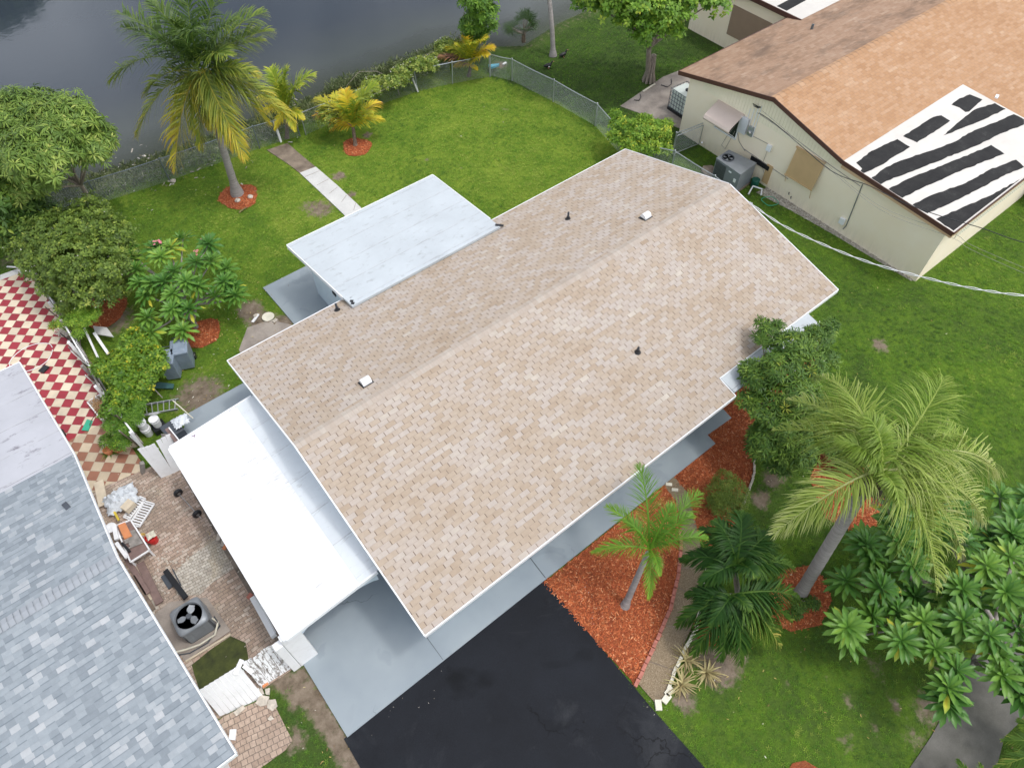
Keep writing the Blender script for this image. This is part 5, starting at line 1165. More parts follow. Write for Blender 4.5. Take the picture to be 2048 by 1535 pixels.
# ---- plumerias: rosettes of long leaves on forking grey branches
def plumeria(name, lab, base, tops, leafL=.34, seed=1, tb=.42, flowers=(), forks=5):
    rs = np.random.default_rng(seed); base = np.array(base, float); t = thing(name, base, lab, 'plumeria')
    C_ = np.array(tops); mb = MB(); f = base+[0, 0, .35]; mb.tube([base-[0, 0, .05], f], [.10, .085], 10)
    cen = C_[rs.choice(len(C_), min(forks, len(C_)), replace=False)]; hubs = []
    for c in cen: h = f+(c-f)*.5; h[2] = max(.5, h[2]); hubs.append(h); mb.tube([f, (f+h)/2+[0, 0, -.05], h], [.075, .06, .05], 8)
    for c in C_:
        h = min(hubs, key=lambda q_: np.linalg.norm(q_-c)); mb.tube([h, (h+c)/2-[0, 0, .12], c-[0, 0, .02]], [.045, .032, .022], 7)
    mb.build('branches', m_galvbark, t, smooth=True)
    pos, dr, up, sc_, ti = [], [], [], [], []
    for i, c in enumerate(C_):
        k = 32; ax = np.array([rs.normal()*.18, rs.normal()*.18, 1.]); ax /= np.linalg.norm(ax); ref = np.cross(ax, (1, 0, 0)); ref /= np.linalg.norm(ref); q_ = np.cross(ax, ref); tb_i = tb+rs.normal()*.09
        for j in range(k):
            a = j*2.39996; lv = j/k; tl = R(62-78*lv**.8)+rs.normal()*.08; rd = math.cos(a)*ref+math.sin(a)*q_
            d = rd*math.cos(tl)+ax*math.sin(tl); pos.append(c+ax*(.08-.16*lv)); dr.append(d); up.append(ax); sc_.append(leafL*(.62+.42*min(1, lv*1.8))*rs.uniform(.85, 1.12))
            y_ = tb_i+.10*lv+rs.normal()*.07
            if lv > .8 and rs.random() < .10: y_ = .9
            ti.append(y_)
    pos = np.array(pos); rot = frames(np.array(dr), np.array(up))
    TV = [(0,0,0),(-.035,.08,.01),(.035,.08,.01),(-.10,.45,.04),(0,.45,0),(.10,.45,.04),(-.115,.75,.01),(0,.75,-.035),(.115,.75,.01),(0,1,-.13)]
    TF = [[0,2,1],[1,4,3],[1,2,4],[2,5,4],[3,4,7],[3,7,6],[4,5,8],[4,8,7],[6,7,9],[7,8,9]]
    vt = [0,.0,.0,0,.16,0,0,.12,0,.02]
    scatter('leaves', TV, TF, pos, rot, np.array(sc_), np.clip(ti, 0, 1), L_plum, t, vt=vt)
    for fp_ in flowers:
        c = np.array(fp_[:3]); m_ = MB()
        for q_ in range(fp_[3]):
            p = c+rs.normal(size=3)*[.06, .06, .03]*(fp_[3] > 3)
            for j in range(5):
                a = j*1.2566; m_.add([p, p+[.035*math.cos(a-.4), .035*math.sin(a-.4), .012], p+[.06*math.cos(a), .06*math.sin(a), .018], p+[.035*math.cos(a+.4), .035*math.sin(a+.4), .012]], [[0, 1, 2, 3]])
        m_.build('flower_cluster', m_pink, t)
    return t
m_galvbark = barkf('smooth_grey_bark', (0.20, 0.18, 0.16), (0.34, 0.32, 0.29), (5, 5, 5))
def z4(x, y): return x/3.411, 400+y/3.411
PL = [(870,350,1.9),(1165,330,2.0),(1190,490,2.2),(930,480,2.0),(1045,570,1.9),(1185,640,1.9),(1350,590,1.9),(1550,470,1.6),(1425,300,1.8),(1245,270,1.9),(1340,430,2.1),(1610,655,1.4),(1470,660,1.5),(1290,745,1.6),(1180,745,1.7),(1010,805,1.6),(1035,900,1.3),(1250,890,1.2),(1000,650,1.7),(1100,390,2.1),(1440,420,2.0),(1060,330,2.0),(1530,560,1.6),(905,400,1.8),(1270,560,2.1),(1120,560,2.1),(1590,600,1.4),(960,570,1.8)]
plumeria('plumeria', 'plumeria with leaf rosettes and a pink flower cluster in the back yard', P(*z4(1340, 870)), [P(*z4(x, y), z) for x, y, z in PL], .50, 3, .46, flowers=[(*P(*z4(1082, 288), 2.25), 12), (*P(*z4(1400, 265), 1.9), 5), (*P(*z4(1332, 365), 2.1), 6)])
def z8(x, y): return 1350+x/2.934, 1050+y/2.934
def z7(x, y): return 1400+x/2.79, 600+y/2.79
PR = [P(*z8(x, y), z) for x, y, z in [(1120,120,1.8),(1150,185,1.6),(1010,335,1.6),(1205,370,1.9),(1390,235,1.9),(1310,95,2.0),(1680,105,2.3),(1825,245,2.4),(1955,185,2.3),(1680,375,2.2),(1940,395,2.4),(1010,600,1.9),(1010,660,1.4),(1150,535,1.6),(1295,510,1.6),(1325,680,1.9),(1455,570,2.0),(1685,560,2.3),(1525,730,1.9),(1840,650,2.4),(1645,850,1.9),(1915,880,2.0),(1595,1040,1.8),(1600,960,2.0),(2010,610,2.3),(1890,765,2.1),(2040,1000,1.8),(1965,55,2.3),(1580,20,2.1),(1250,290,1.5),(1600,400,1.7),(1750,470,1.7),(1560,640,1.7),(2080,300,2.2),(2100,480,2.3),(2130,760,2.2),(2100,900,2.0),(1400,420,1.3),(1820,340,1.9)]]
PR += [P(*z7(x, y), z) for x, y, z in [(1085,1190,1.9),(1425,1190,1.9),(925,1350,1.5),(1085,1290,1.8),(1670,1100,1.9),(1760,1230,2.1),(1620,1330,2.0),(1780,1340,2.2),(1490,1310,1.9),(1230,1390,1.7),(1850,1100,2.0),(1880,1250,2.1)]]
plumeria('plumeria', 'sprawling large plumeria with glossy leaf rosettes and a few pink flowers at the lower right', P(1975, 1255), PR, .58, 5, .42, flowers=[(*P(*z8(1780, 180), 2.45), 3), (*P(*z8(1123, 372), 1.75), 3), (*P(*z8(1518, 682), 2.0), 3), (*P(*z8(1725, 1048), 1.7), 3), (*P(*z8(2030, 590), 2.4), 3), (*P(*z7(1555, 1428), 2.1), 3)], forks=9)
# ---- dry strap leaved plants by the path
def straps(name, lab, base, n, L, mat, cat='plant', tb=.6, group=None, wd=.022):
    t_ = []; Vs, Fs, Ts = [], [], []; base = np.array(base, float)
    for k in range(n):
        a = random.random()*6.28; el = R(random.uniform(12, 70)); d = np.array([math.cos(a)*math.cos(el), math.sin(a)*math.cos(el), math.sin(el)]); l_ = L*random.uniform(.6, 1.1); p = base+RNG.normal(size=3)*[.04, .04, 0]+[0, 0, .03]
        pts = [p]; 
        for q_ in range(4): d = d+np.array([0, 0, -.22-.1*q_]); d /= np.linalg.norm(d); nx_ = pts[-1]+d*l_/4; nx_[2] = max(.04, nx_[2]); pts.append(nx_)
        s = np.array([-math.sin(a), math.cos(a), 0]); o = len(Vs); tt = tb+random.gauss(0, .2)
        for i, q_ in enumerate(pts): w_ = wd*(1-.85*(i/4)**1.5); Vs += [q_-s*w_, q_+s*w_]; Ts += [tt, tt]
        for i in range(4): b = o+2*i; Fs += [[b, b+1, b+3], [b, b+3, b+2]]
    o = npmesh(name, np.array(Vs), np.array(Fs), mat, tint=np.clip(Ts, 0, 1), loc=base); return tag(o, lab, cat, group)
for (x, y, lab) in [(1372,1318,'dry yellowish strap leaved plant beside the white edging blocks, uppermost of three'),(1412,1345,'dry strap leaved plant farthest from the path edging'),(1362,1368,'dry yellow strap leaved plant closest to the two loose white blocks')]:
    straps('strap_plant', lab, P(x, y), 46, .55, L_dry, tb=.65)
straps('potted_fern', 'bright green fern in a terracotta pot beside the dark grey tray', P(222, 905), 60, .35, L_squeen, tb=.3, wd=.015)
# ---- weeds and thicket on the lake bank (uncountable)
n = 17000; x = RNG.uniform(-12, 21.5, n); s_ = shore(x); y = s_-2.0+RNG.random(n)*3.1
bias = (x > 13) & (x < 21); keep = (RNG.random(n) < np.where(bias, 1, .45)) & (y > 29.35-.0*x)
keep &= ~((y < np.interp(x, [-12, 0, 4.4, 8.5, 13, 17, 20.5, 22], [31, 30.4, 29.65, 29.3, 29.2, 28.6, 27.3, 27])+.05))
x, y = x[keep], y[keep]; n = len(x); hz = np.where((x > 13) & (x < 20.5), RNG.random(n)*1.25, RNG.random(n)*.45)
hz = hz*np.clip(1.3-np.abs(y-(shore(x)-.9))/1.3, .15, 1)
pos = np.stack([x, y, np.maximum(hgt(x, y), WATER)+hz], 1)
k = 5; dr = RNG.normal(size=(n*k, 3)); dr[:, 2] = np.abs(dr[:, 2])*.9+.2; rot = frames(dr, RNG.normal(size=(n*k, 3)))
scatter_o = scatter('bank_weeds', NARROW[0], NARROW[1], np.repeat(pos, k, 0)+RNG.normal(size=(n*k, 3))*.05, rot, .10+.17*RNG.random(n*k), np.clip(np.repeat(.42+.2*RNG.normal(size=n), k)+.1*RNG.normal(size=n*k), 0, 1), L_weed)
tag(scatter_o, 'tangled weeds and dry brush along the lake bank', 'weeds', kind='stuff')
# vines hanging on the lake fence right of the yellow palm
tree('fence_thicket', 'thicket of green and dry vines with pale blossoms covering the lake fence', 'vine', P(800, 190),
     [PB(640+i*18, 236-i*9.5+8*math.sin(i*1.7), .9+.35*math.sin(i)**2, .42+.12*math.sin(i*2.3)) for i in range(1, 16)], 2900, 6, .13, 20, SMALL, L_bush, .03, tb=.78, tv=.35, shell=.55, flowers=(500, .07, m_wflower))

# ---- grass: many tufts over the lawns
def grass():
    n = 230000; x = RNG.uniform(-8.5, 44, n); y = RNG.uniform(-7.5, 31.5, n)
    # keep what the photo could see
    ok = y < shore(x)-.6
    ex = np.zeros(n, bool)
    jx, jy = x+RNG.normal(size=n)*.045, y+RNG.normal(size=n)*.045
    for p_ in EXCL: ex |= inpoly(jx, jy, p_)
    ok &= ~ex
    v = np.stack([x, y, np.zeros(n)], 1)-CO; cs = v @ CM; px = 1024-FOC*cs[:, 0]/cs[:, 2]; py = 767.5+FOC*cs[:, 1]/cs[:, 2]
    ok &= (px > -180) & (px < 2230) & (py > -150) & (py < 1720)
    b = bare(x, y); ok &= RNG.random(n) > b*1.25
    x, y = x[ok], y[ok]; n = len(x); tn = tone(x, y)
    TV, TF = [], []
    for j in range(5):
        a = j*1.2566+.3; dx, dy = math.cos(a), math.sin(a); px_, py_ = -dy, dx; o = len(TV); r_ = .25
        TV += [(dx*r_-px_*.10, dy*r_-py_*.10, 0), (dx*r_+px_*.10, dy*r_+py_*.10, 0), (dx*(r_+.9), dy*(r_+.9), .62+.2*(j % 2))]; TF += [[o, o+1, o+2]]
    a = RNG.random(n)*6.28; z = np.zeros(n); o_ = np.ones(n)
    rot = np.stack([np.stack([np.cos(a), -np.sin(a), z], 1), np.stack([np.sin(a), np.cos(a), z], 1), np.stack([z, z, o_], 1)], 1)
    lump = .5+.5*np.sin(x*1.3+np.sin(y*1.1)*2)*np.cos(y*1.5+np.sin(x*.7)*2)
    lump2 = np.sin(x*4.1+2*np.sin(y*3.3))*np.cos(y*4.7+np.sin(x*2.9))
    g_ = np.zeros(n)
    for fr, am in ((.22, .10), (.6, .10), (1.7, .10), (4.2, .10), (8.5, .07)):
        th = RNG.random()*6.28; q1 = np.cos(th)*x+np.sin(th)*y; q2 = -np.sin(th)*x+np.cos(th)*y
        g_ += am*np.sin(q1*fr+1.9*np.sin(q2*fr*.8+RNG.random()*6)+RNG.random()*6)*np.cos(q2*fr*1.1+1.7*np.sin(q1*fr*.7+RNG.random()*6))
    ti = np.clip((tn-.5)*.85+.40+.08*lump+g_*1.25+.16*RNG.normal(size=n), 0, 1)
    pos = np.stack([x, y, hgt(x, y)+.0], 1)
    g = scatter('grass', TV, TF, pos, rot, .045+.03*RNG.random(n)+.015*lump, ti, L_grass)
    tag(g, 'mown green grass of the lawns', 'grass', kind='stuff')
grass()

# ================================================================== fences
def chain(name, lab, pts, h=1.15, mesh=.075, skip_rail=(), postr=.028, lean=0, rail=True, cat='fence', mat=m_galv, posts=None):
    """pts: world ground points; a post at each, rails on top, woven wire between"""
    t = thing(name, pts[0], lab, cat); pts = [np.array(p, float) for p in pts]
    tops = [p+[random.uniform(-lean, lean), random.uniform(-lean, lean), h] for p in pts]
    for a, b in zip(pts, tops): MB().tube([a-[0, 0, .1], b+[0, 0, .04]], postr, 8).lathe(b, [(postr*1.3, 0.0), (postr*1.3, .05), (0, .08)], 8).build('post', mat, t, smooth=False)
    for i in range(len(pts)-1):
        if rail and i not in skip_rail: 
            m_ = (tops[i]+tops[i+1])/2-[0, 0, .03]; MB().tube([tops[i], m_, tops[i+1]], .019, 6).build('rail', mat, t)
        L = np.linalg.norm(pts[i+1]-pts[i]); d = (pts[i+1]-pts[i])/L; n_ = int(L/mesh); wm_ = MB(); r_ = .0026
        s = np.cross(d, (0, 0, 1)); H = h
        for sg in (1, -1):
            for k in range(-int(H/mesh)-1, n_+1):
                u0, u1 = k*mesh, k*mesh+H; z0, z1 = 0., H
                if u0 < 0: z0 = -u0; u0 = 0
                if u1 > L: z1 = H-(u1-L); u1 = L
                if z1-z0 < .05: continue
                if sg < 0: z0, z1 = H-z0, H-z1
                f0, f1 = u0/L, u1/L
                a = pts[i]+(pts[i+1]-pts[i])*f0+(tops[i]-pts[i]-[0, 0, h])*(z0/h)+[0, 0, z0+.02]; b = pts[i]+(pts[i+1]-pts[i])*f1+(tops[i]-pts[i]-[0, 0, h])*(z1/h)+[0, 0, z1+.02]
                wm_.tube([a, b], r_, 3, cap=False)
        wm_.build('wire_mesh', m_galv, t)
    return t
chain('chain_link_fence', 'dark post chain link fence with weeds along the lake side of the back yard', [P(-60,485), P(60,450), P(202,407), P(340,362), P(520,297), P(600,272)], mat=m_dkgalv)
chain('chain_link_fence', 'sagging chain link fence covered by a thicket along the lake', [P(612,270), P(700,232), P(836,183), P(905,168), P(980,154)], lean=.10)
chain('chain_link_fence', 'bare grey chain link fence dividing the bright back lawn from the neighbour lawn', [P(981,152), P(1024,162), P(1106,204), P(1190,252), tuple(P(1262,282,1.15)[:2])+(0,), tuple(P(1350,302,1.15)[:2])+(0,), tuple(P(1430,352,1.15)[:2])+(0,), tuple(P(1503,408,1.15)[:2])+(0,)], h=1.15)
gt = chain('chain_link_gate', 'open grey tube framed chain link gate by the wall of the yellow house', [P(1344,308), P(1401,286)], h=1.1, cat='gate')
a, b = P(1346, 308, .12), P(1398, 287, .12); MB().tube([a, b, b+[0, 0, .95], a+[0, 0, .95], a], .02, 6).build('gate_frame', m_galv, gt)
MB().tube([P(1404,285,0), P(1404,285,1.3)], .035, 8).build('post', m_galv, gt)

# old broken wooden fence between the two yards
line = [P(68,545), P(128,640), P(185,740), P(238,832), P(292,903)]
of = thing('wooden_fence', line[0], 'old dilapidated slat fence with broken white rails between the tiled patio and the yard', 'fence')
line = [np.array(p) for p in line]
seg = [np.linalg.norm(line[i+1]-line[i]) for i in range(4)]; tot = sum(seg)
def alongl(s):
    for i, L in enumerate(seg):
        if s <= L or i == 3: return line[i]+(line[i+1]-line[i])*min(1, s/L)
        s -= L
for k in range(10):
    p = alongl(tot*k/9); l_ = np.array([random.uniform(-.1, .1), random.uniform(-.08, .08), 0]); MB().beam(p, p+l_+[0, 0, 1.25], .09, .09, up=(0, 1, 0)).build('post', m_white if k % 2 else m_greywood, of)
rnk = 0
for k in range(78):
    s = tot*(k+.5)/78
    if random.random() < .22: continue
    p = alongl(s)+[random.uniform(-.04, .04), 0, random.uniform(0, .08)]; h_ = random.uniform(.55, 1.2); l_ = np.array([random.uniform(-.22, .12), random.uniform(-.10, .10), 0])
    MB().beam(p, p+l_+[0, 0, h_], .085, .018, up=(1, 0, 0)).build('slat', random.choice([m_wood, m_wood, m_white, m_greywood, m_black]), of)
for k in range(9):
    a = alongl(tot*k/9); b = alongl(tot*(k+1)/9-.05); z = .95+random.uniform(-.1, .12); o = np.array([.05, 0, 0])
    MB().beam(a+o+[0, 0, z], b+o+[random.uniform(-.1, .1), 0, z+random.uniform(-.22, .12)], .05, .09).build('rail', m_white if k % 3 else m_greywood, of)
    if k % 2 == 0: MB().beam(a+o+[.02, 0, .35], b+o+[0.03, 0, .35+random.uniform(-.1, .1)], .045, .08).build('rail', m_greywood, of)
def board(name, lab, cat, a, b, wd, th, mat, up=(0, 0, 1), group=None):
    return MB().beam(a, b, wd, th, up=up).build(name, mat, label=lab, cat=cat, group=group)
board('loose_plank', 'long thin white rail lying across the top of the tiled patio edge', 'rail', P(14,533,.1), P(68,536,.9), .06, .03, m_white)
board('loose_plank', 'white loose rail leaning in the gap of the old fence below the grey panel', 'rail', P(168,655,.8), P(196,715,.1), .07, .03, m_white)
board('loose_plank', 'second white rail lying beside the old fence next to the croton shrub', 'rail', P(188,665,.5), P(217,708,.1), .10, .04, m_white)
board('loose_plank', 'dark wet plank lying along the old fence nearest the red tiles', 'plank', P(137,672,.2), P(185,735,.1), .14, .04, m_wood)
board('loose_plank', 'white broken rail end on the red tiles at the foot of the old fence', 'rail', P(137,680,.35), P(150,700,.1), .10, .05, m_white)
o = MB().prism([tuple(P(186,652,.35)[:2]), tuple(P(214,655,.35)[:2]), tuple(P(228,674,.35)[:2]), tuple(P(192,668,.35)[:2])], .33, .37).build('grey_sheet', m_conc, label='pale grey panel lying in the grass beside the old fence', cat='panel')
o = MB().prism(XY([(305,772),(318,764),(348,768),(346,777),(308,776)], .1), .08, .12).build('teal_board', m_teal, label='dark teal board lying on the ground below the grey bins', cat='board')

# bottom fence: clean panel and peeling panel
def panel(name, lab, b0, b1, t0, t1, n, mat, jag=.0, gap=.012, cat='fence', rails=True):
    t = thing(name, b0, lab, cat); b0, b1, t0, t1 = [np.array(v, float) for v in (b0, b1, t0, t1)]
    nrm = np.cross(b1-b0, t0-b0); nrm /= np.linalg.norm(nrm)
    W_ = max(np.linalg.norm(b1-b0), np.linalg.norm(t1-t0))/n
    for i in range(n):
        f = (i+.5)/n; a = b0+(b1-b0)*f; c = t0+(t1-t0)*f; dd = c-a; c = c-dd*random.uniform(0, jag); a = a+dd*random.uniform(0, jag*.3)
        MB().beam(a, c, W_-gap, .022, up=nrm).build('plank', mat if not isinstance(mat, list) else random.choice(mat), t)
    if rails:
        for h_ in (.2, .8):
            p, q_ = b0+(t0-b0)*h_-nrm*.035, b1+(t1-b1)*h_-nrm*.035; MB().beam(p, q_, .04, .08, up=nrm).build('rail', m_white, t)
    return t
def m_peelf():
    t = NT('peeling_white_paint'); v = t.pos(); n = t.noise(t.map(v, (9, 3, 3)), 1.6, 8, .7)
    k = t.mix(t.mr(n, .50, .56), (.78, .79, .80, 1), t.ramp(t.noise(v, 20, 4), [(.3, (.16, .14, .13)), (.7, (.36, .34, .32))]))
    return t.col(k, .8)
m_peel = m_peelf()
H1 = 1.25
panel('picket_fence', 'clean white plank fence panel beside the grey shingle eave at the bottom', P(440,1432), P(528,1392), P(398,1380,H1), P(478,1330,H1), 8, m_white)
panel('picket_fence', 'peeling white plank fence panel with bare wood showing, below the carport corner', P(522,1375), P(600,1325), P(484,1325,H1), P(565,1272,H1), 9, m_peel, jag=.06)
MB().beam(P(470,1348,1.2), P(484,1318,1.25), .12, .02).beam(P(487,1330,1.2), P(505,1345,1.1), .1, .02).build('broken_plank', m_white, label='short broken white planks sticking up between the two bottom fence panels', cat='plank')
# top fence across the side yard
panel('white_fence_panel', 'tall white plank gate standing across the side yard by the carport', P(324,956), P(348,946), P(274,897,1.35), P(309,886,1.35), 5, m_white, jag=.02)
panel('white_fence_panel', 'narrow white plank panel right of the tall white gate, touching the carport roof', P(349,946), P(368,936), P(312,882,1.35), P(340,866,1.35), 3, m_white)
board('white_board', 'pale torn board standing behind the narrow white gate panel', 'board', P(345,905,.5), P(333,868,1.2), .35, .02, m_greywood)
board('post_board', 'brown board with a white edge leaning at the carport corner', 'board', P(362,893,1.2), P(334,857,1.3), .12, .06, m_brown)
board('white_strip', 'narrow white trim strip leaning at the carport corner beside the brown board', 'strip', P(366,890,1.3), P(338,855,1.4), .035, .06, m_white)

# ================================================================== yard objects
def wheeled_bin(lab, p, rz):
    p = np.array(p, float); t = thing('wheeled_bin', p, lab, 'trash bin', 'grey bins by the croton shrub'); t.rotation_euler = (0, 0, rz)
    def L(mb, nm, m, par=t, **k):
        me_o = mb.build(nm, m, None, base=False, **k); me_o.location = (0, 0, 0); me_o.parent = par; return me_o
    b = MB(); b.box((0, 0, .52), (.46, .56, .90), taper=1.22)
    L(b, 'body', m_bin, bevel=.03)
    b = MB().box((0, -.02, 1.0), (.60, .70, .05), taper=.92); b.box((0, -.05, 1.035), (.42, .45, .03), taper=.85); L(b, 'lid', m_bin, bevel=.015)
    L(MB().tube([(-.22, .36, .96), (-.22, .44, .99), (.22, .44, .99), (.22, .36, .96)], .018, 8), 'handle', m_dkgrey)
    for sx in (-.25, .25): 
        w_ = MB().lathe((0, 0, 0), [(.05, -.03), (.12, -.03), (.13, 0), (.12, .03), (.05, .03)], 16, M3=rotm('Y', math.pi/2)); w_.v = [(x+sx, y+.24, z+.13) for x, y, z in w_.v]; L(w_, 'wheel', m_black)
    return t
wheeled_bin('front grey wheeled bin, half hidden by the yellow leaved croton shrub', P(352,748), -.5)
wheeled_bin('rear grey wheeled bin next to the red mulch under the plumeria', P(378,728), -.4)
# ladder
a0, a1, b0, b1 = P(274,812,.75), P(358,798,.80), P(279,831,.75), P(356,818,.80)
lt = thing('ladder', (a0[0], a0[1], 0), 'aluminium ladder lying on the junk beside the white buckets', 'ladder')
MB().beam(a0, a1, .03, .08).build('side_rail', m_steel, lt); MB().beam(b0, b1, .03, .08).build('side_rail', m_steel, lt)
for k in range(7): f = (k+.4)/7; MB().tube([a0+(a1-a0)*f, b0+(b1-b0)*f], .018, 8).build('rung', m_steel, lt)
board('stick', 'thin white stick leaning over the aluminium ladder', 'stick', P(345,800,.9), P(386,836,.3), .03, .03, m_cream)
board('stick', 'thin grey pole leaning from the croton shrub toward the ladder', 'pole', P(268,735,1.1), P(325,795,.2), .03, .03, m_greywood)
def bucket(lab, p, h=.38, r=.15, mat=m_white, lid=True, group=None, name='bucket'):
    t = thing(name, p, lab, 'bucket', group); p = np.array(p, float)
    MB().lathe(p, [(r*.82, 0), (r, h), (r*.94, h), (r*.78, .02), (0, .02)], 24).build('body', mat, t, smooth=True)
    if lid: MB().lathe(p, [(r*1.06, h-.03), (r*1.06, h+.01), (r*.9, h+.015), (r*.88, h+.005), (0, h+.005)], 24).build('lid', mat, t)
    MB().lathe(p, [(r*1.01, h*.72), (r*1.06, h*.74), (r*1.03, h*.78)], 24).build('rim', mat, t)
    MB().tube([p+[r*1.05*math.cos(x_), r*1.05*math.sin(x_)*.6, h*.8-r*.7*abs(math.sin(x_))] for x_ in np.linspace(0, math.pi, 9)], .004, 5).build('handle', m_steel, t)
    return t
B0 = P(299, 868)
bucket('lower white bucket under another at the side yard junk pile', B0, group='white buckets by the ladder')
bucket('lidded white bucket on top of another, nearest the old fence', B0+[0, 0, .40], group='white buckets by the ladder')
bucket('white lidded bucket beside the black box under the ladder', P(322,858)+[0, 0, .25], group='white buckets by the ladder')
MB().box(P(322,858)+[0, 0, .12], (.4, .4, .24)).build('dark_crate', m_black, label='dark crate under the white bucket beside the black box', cat='crate')
bx = thing('black_box', P(352,868), 'large dark grey box with plastic film on it under the ladder', 'box')
pbx = P(343,856,.75); MB().box((pbx[0], pbx[1], .50), (.55, .62, .50), rz=.1).build('body', m_dkgrey, bx, bevel=.02)
fl = MB(); rs = np.random.default_rng(4)
def film(c, rx, ry, h, n=14, seed=1):
    r_ = np.random.default_rng(seed); m_ = MB(); vs = []; 
    for i in range(n):
        for j in range(n):
            u, v = i/(n-1)*2-1, j/(n-1)*2-1; k = max(abs(u), abs(v)); e = 1-.25*r_.random()*k
            vs.append((c[0]+u*rx*e, c[1]+v*ry*e, c[2]+h*(1-k**2)*(.5+.8*r_.random())+.01))
    m_.add(vs, [[i*n+j, (i+1)*n+j, (i+1)*n+j+1, i*n+j+1] for i in range(n-1) for j in range(n-1)]); return m_
film(P(361,842,.80), .28, .25, .10, seed=2).build('plastic_film', m_foil, label='crumpled clear plastic film on the large dark grey box', cat='plastic film', smooth=True)
cs = MB(); cs.prism(XY([(352,872),(395,848),(408,866),(366,893)], .14), 0, .14); cs.build('concrete_step', m_slabm, label='pale blue painted concrete step at the carport rear corner', cat='step', bevel=.01)
MB().box(P(386,875,2.3), (.45, .35, .02)).build('white_sheet', m_white, label='small white sheet at the carport rear corner under a purple tangle', cat='sheet')
m_ = MB(); p = P(388,872,2.33); 
for k in range(5): e = p+RNG.normal(size=3)*[.05, .04, .01]; m_.tube([p+RNG.normal(size=3)*[.05, .03, 0], e+[0, 0, .03], e+RNG.normal(size=3)*[.03, .03, 0]], .007, 5)
m_.build('purple_string', paint('purple_string', (.16, .03, .14, 1), .7, .1), label='tangled purple string on the carport corner sheet', cat='string')
# planter with dried sticks
pc = P(208,822); t = thing('planter_box', pc, 'white edged planter box full of dried brown sticks beside the red tiles', 'planter')
ang = math.atan2(*(P(222,843)-P(191,805))[[1, 0]])
for (u, v, lx, ly) in ((0, -.22, 1.0, .04), (0, .22, 1.0, .04), (-.5, 0, .04, .44), (.5, 0, .04, .44)):
    q_ = rotm('Z', ang) @ np.array([u, v, .14]); MB().box(pc+q_, (lx, ly, .28), rz=ang).build('side_board', m_white, t)
m_ = MB()
for k in range(150):
    a = rotm('Z', ang) @ np.array([random.uniform(-.42, .42), random.uniform(-.15, .15), .1+random.uniform(0, .28)]); d = RNG.normal(size=3)*[.10, .10, .07]; m_.tube([pc+a, pc+a+d*.5+[0, 0, .03], pc+a+d], .010, 4, cap=False)
m_.build('dried_sticks', paint('dried_sticks', (.45, .28, .14, 1), .9, .3, 9), t)
MB().prism(XY([(224,862),(250,857),(262,876),(236,886)], .45), .42, .46).build('dark_tray', m_dkgrey, label='dark grey square tray balanced on the pots beside the old fence', cat='tray')
def pot(lab, p, r=.18, h=.28):
    t = MB().lathe(p, [(r*.7, 0), (r, h), (r*1.08, h), (r*1.08, h+.04), (r*.95, h+.04), (r*.9, h-.03), (0, h-.03)], 20).build('flower_pot', m_terra, label=lab, cat='pot', smooth=True); return t
pot('round terracotta pot below the dark grey tray', P(240,898), .22, .24); pot('terracotta pot holding the bright green fern', P(221,906), .14, .2); pot('small terracotta pot behind the dark grey tray', P(232,852), .14, .2)
MB().box(P(262,888)+[0, 0, .12], (.45, .32, .25), rz=-.5).build('tan_box', m_board, label='tan cardboard box at the foot of the tall white gate', cat='box', bevel=.01)
board('weathered_post', 'weathered upright board at the corner of the checkered patio by the white gate', 'post', P(286,945,.0), P(284,925,.6), .12, .12, m_greywood, up=(0, 1, 0))
dp = thing('dustpan', P(173,855), 'green dustpan with a thin upright handle on the patio tiles', 'dustpan')
MB().prism(XY([(176,840),(187,843),(178,863),(165,862)]), .035, .07).build('pan', m_green, dp); MB().tube([P(179,850,.08), P(182,842,.3), P(193,824,.75)], .012, 6).build('handle', m_wood, dp)
m_ = MB(); c = P(65,716); n_ = 40; pts = [c+np.array([.72*math.cos(x_)*(1+.05*math.sin(3*x_)), .60*math.sin(x_), .05]) for x_ in np.linspace(0, 6.1, n_)]; m_.tube(pts, .014, 6); m_.build('hose', m_white, label='thin white hose lying in a loop on the red tiles', cat='hose', smooth=True)
MB().box(P(90,740)+[0, 0, .06], (.30, .22, .08), rz=.5).build('black_case', m_black, label='small black case lying on the red tiles beside the hose loop', cat='case', bevel=.01)
MB().lathe(P(126,872), [(.12, 0), (.14, .25), (.10, .28), (0, .28)], 16).build('dark_container', m_black, label='dark round container half hidden by the stained flat roof edge', cat='container')
m_ = MB()
for k in range(70): p = P(125+RNG.normal()*8, 667+RNG.normal()*4); m_.rock(p+[0, 0, .03], .035+.02*random.random())
m_.build('pebbles', m_stone, label='heap of pale pebbles on the red tiles under the fence vine', cat='pebbles', kind='stuff', base=False)

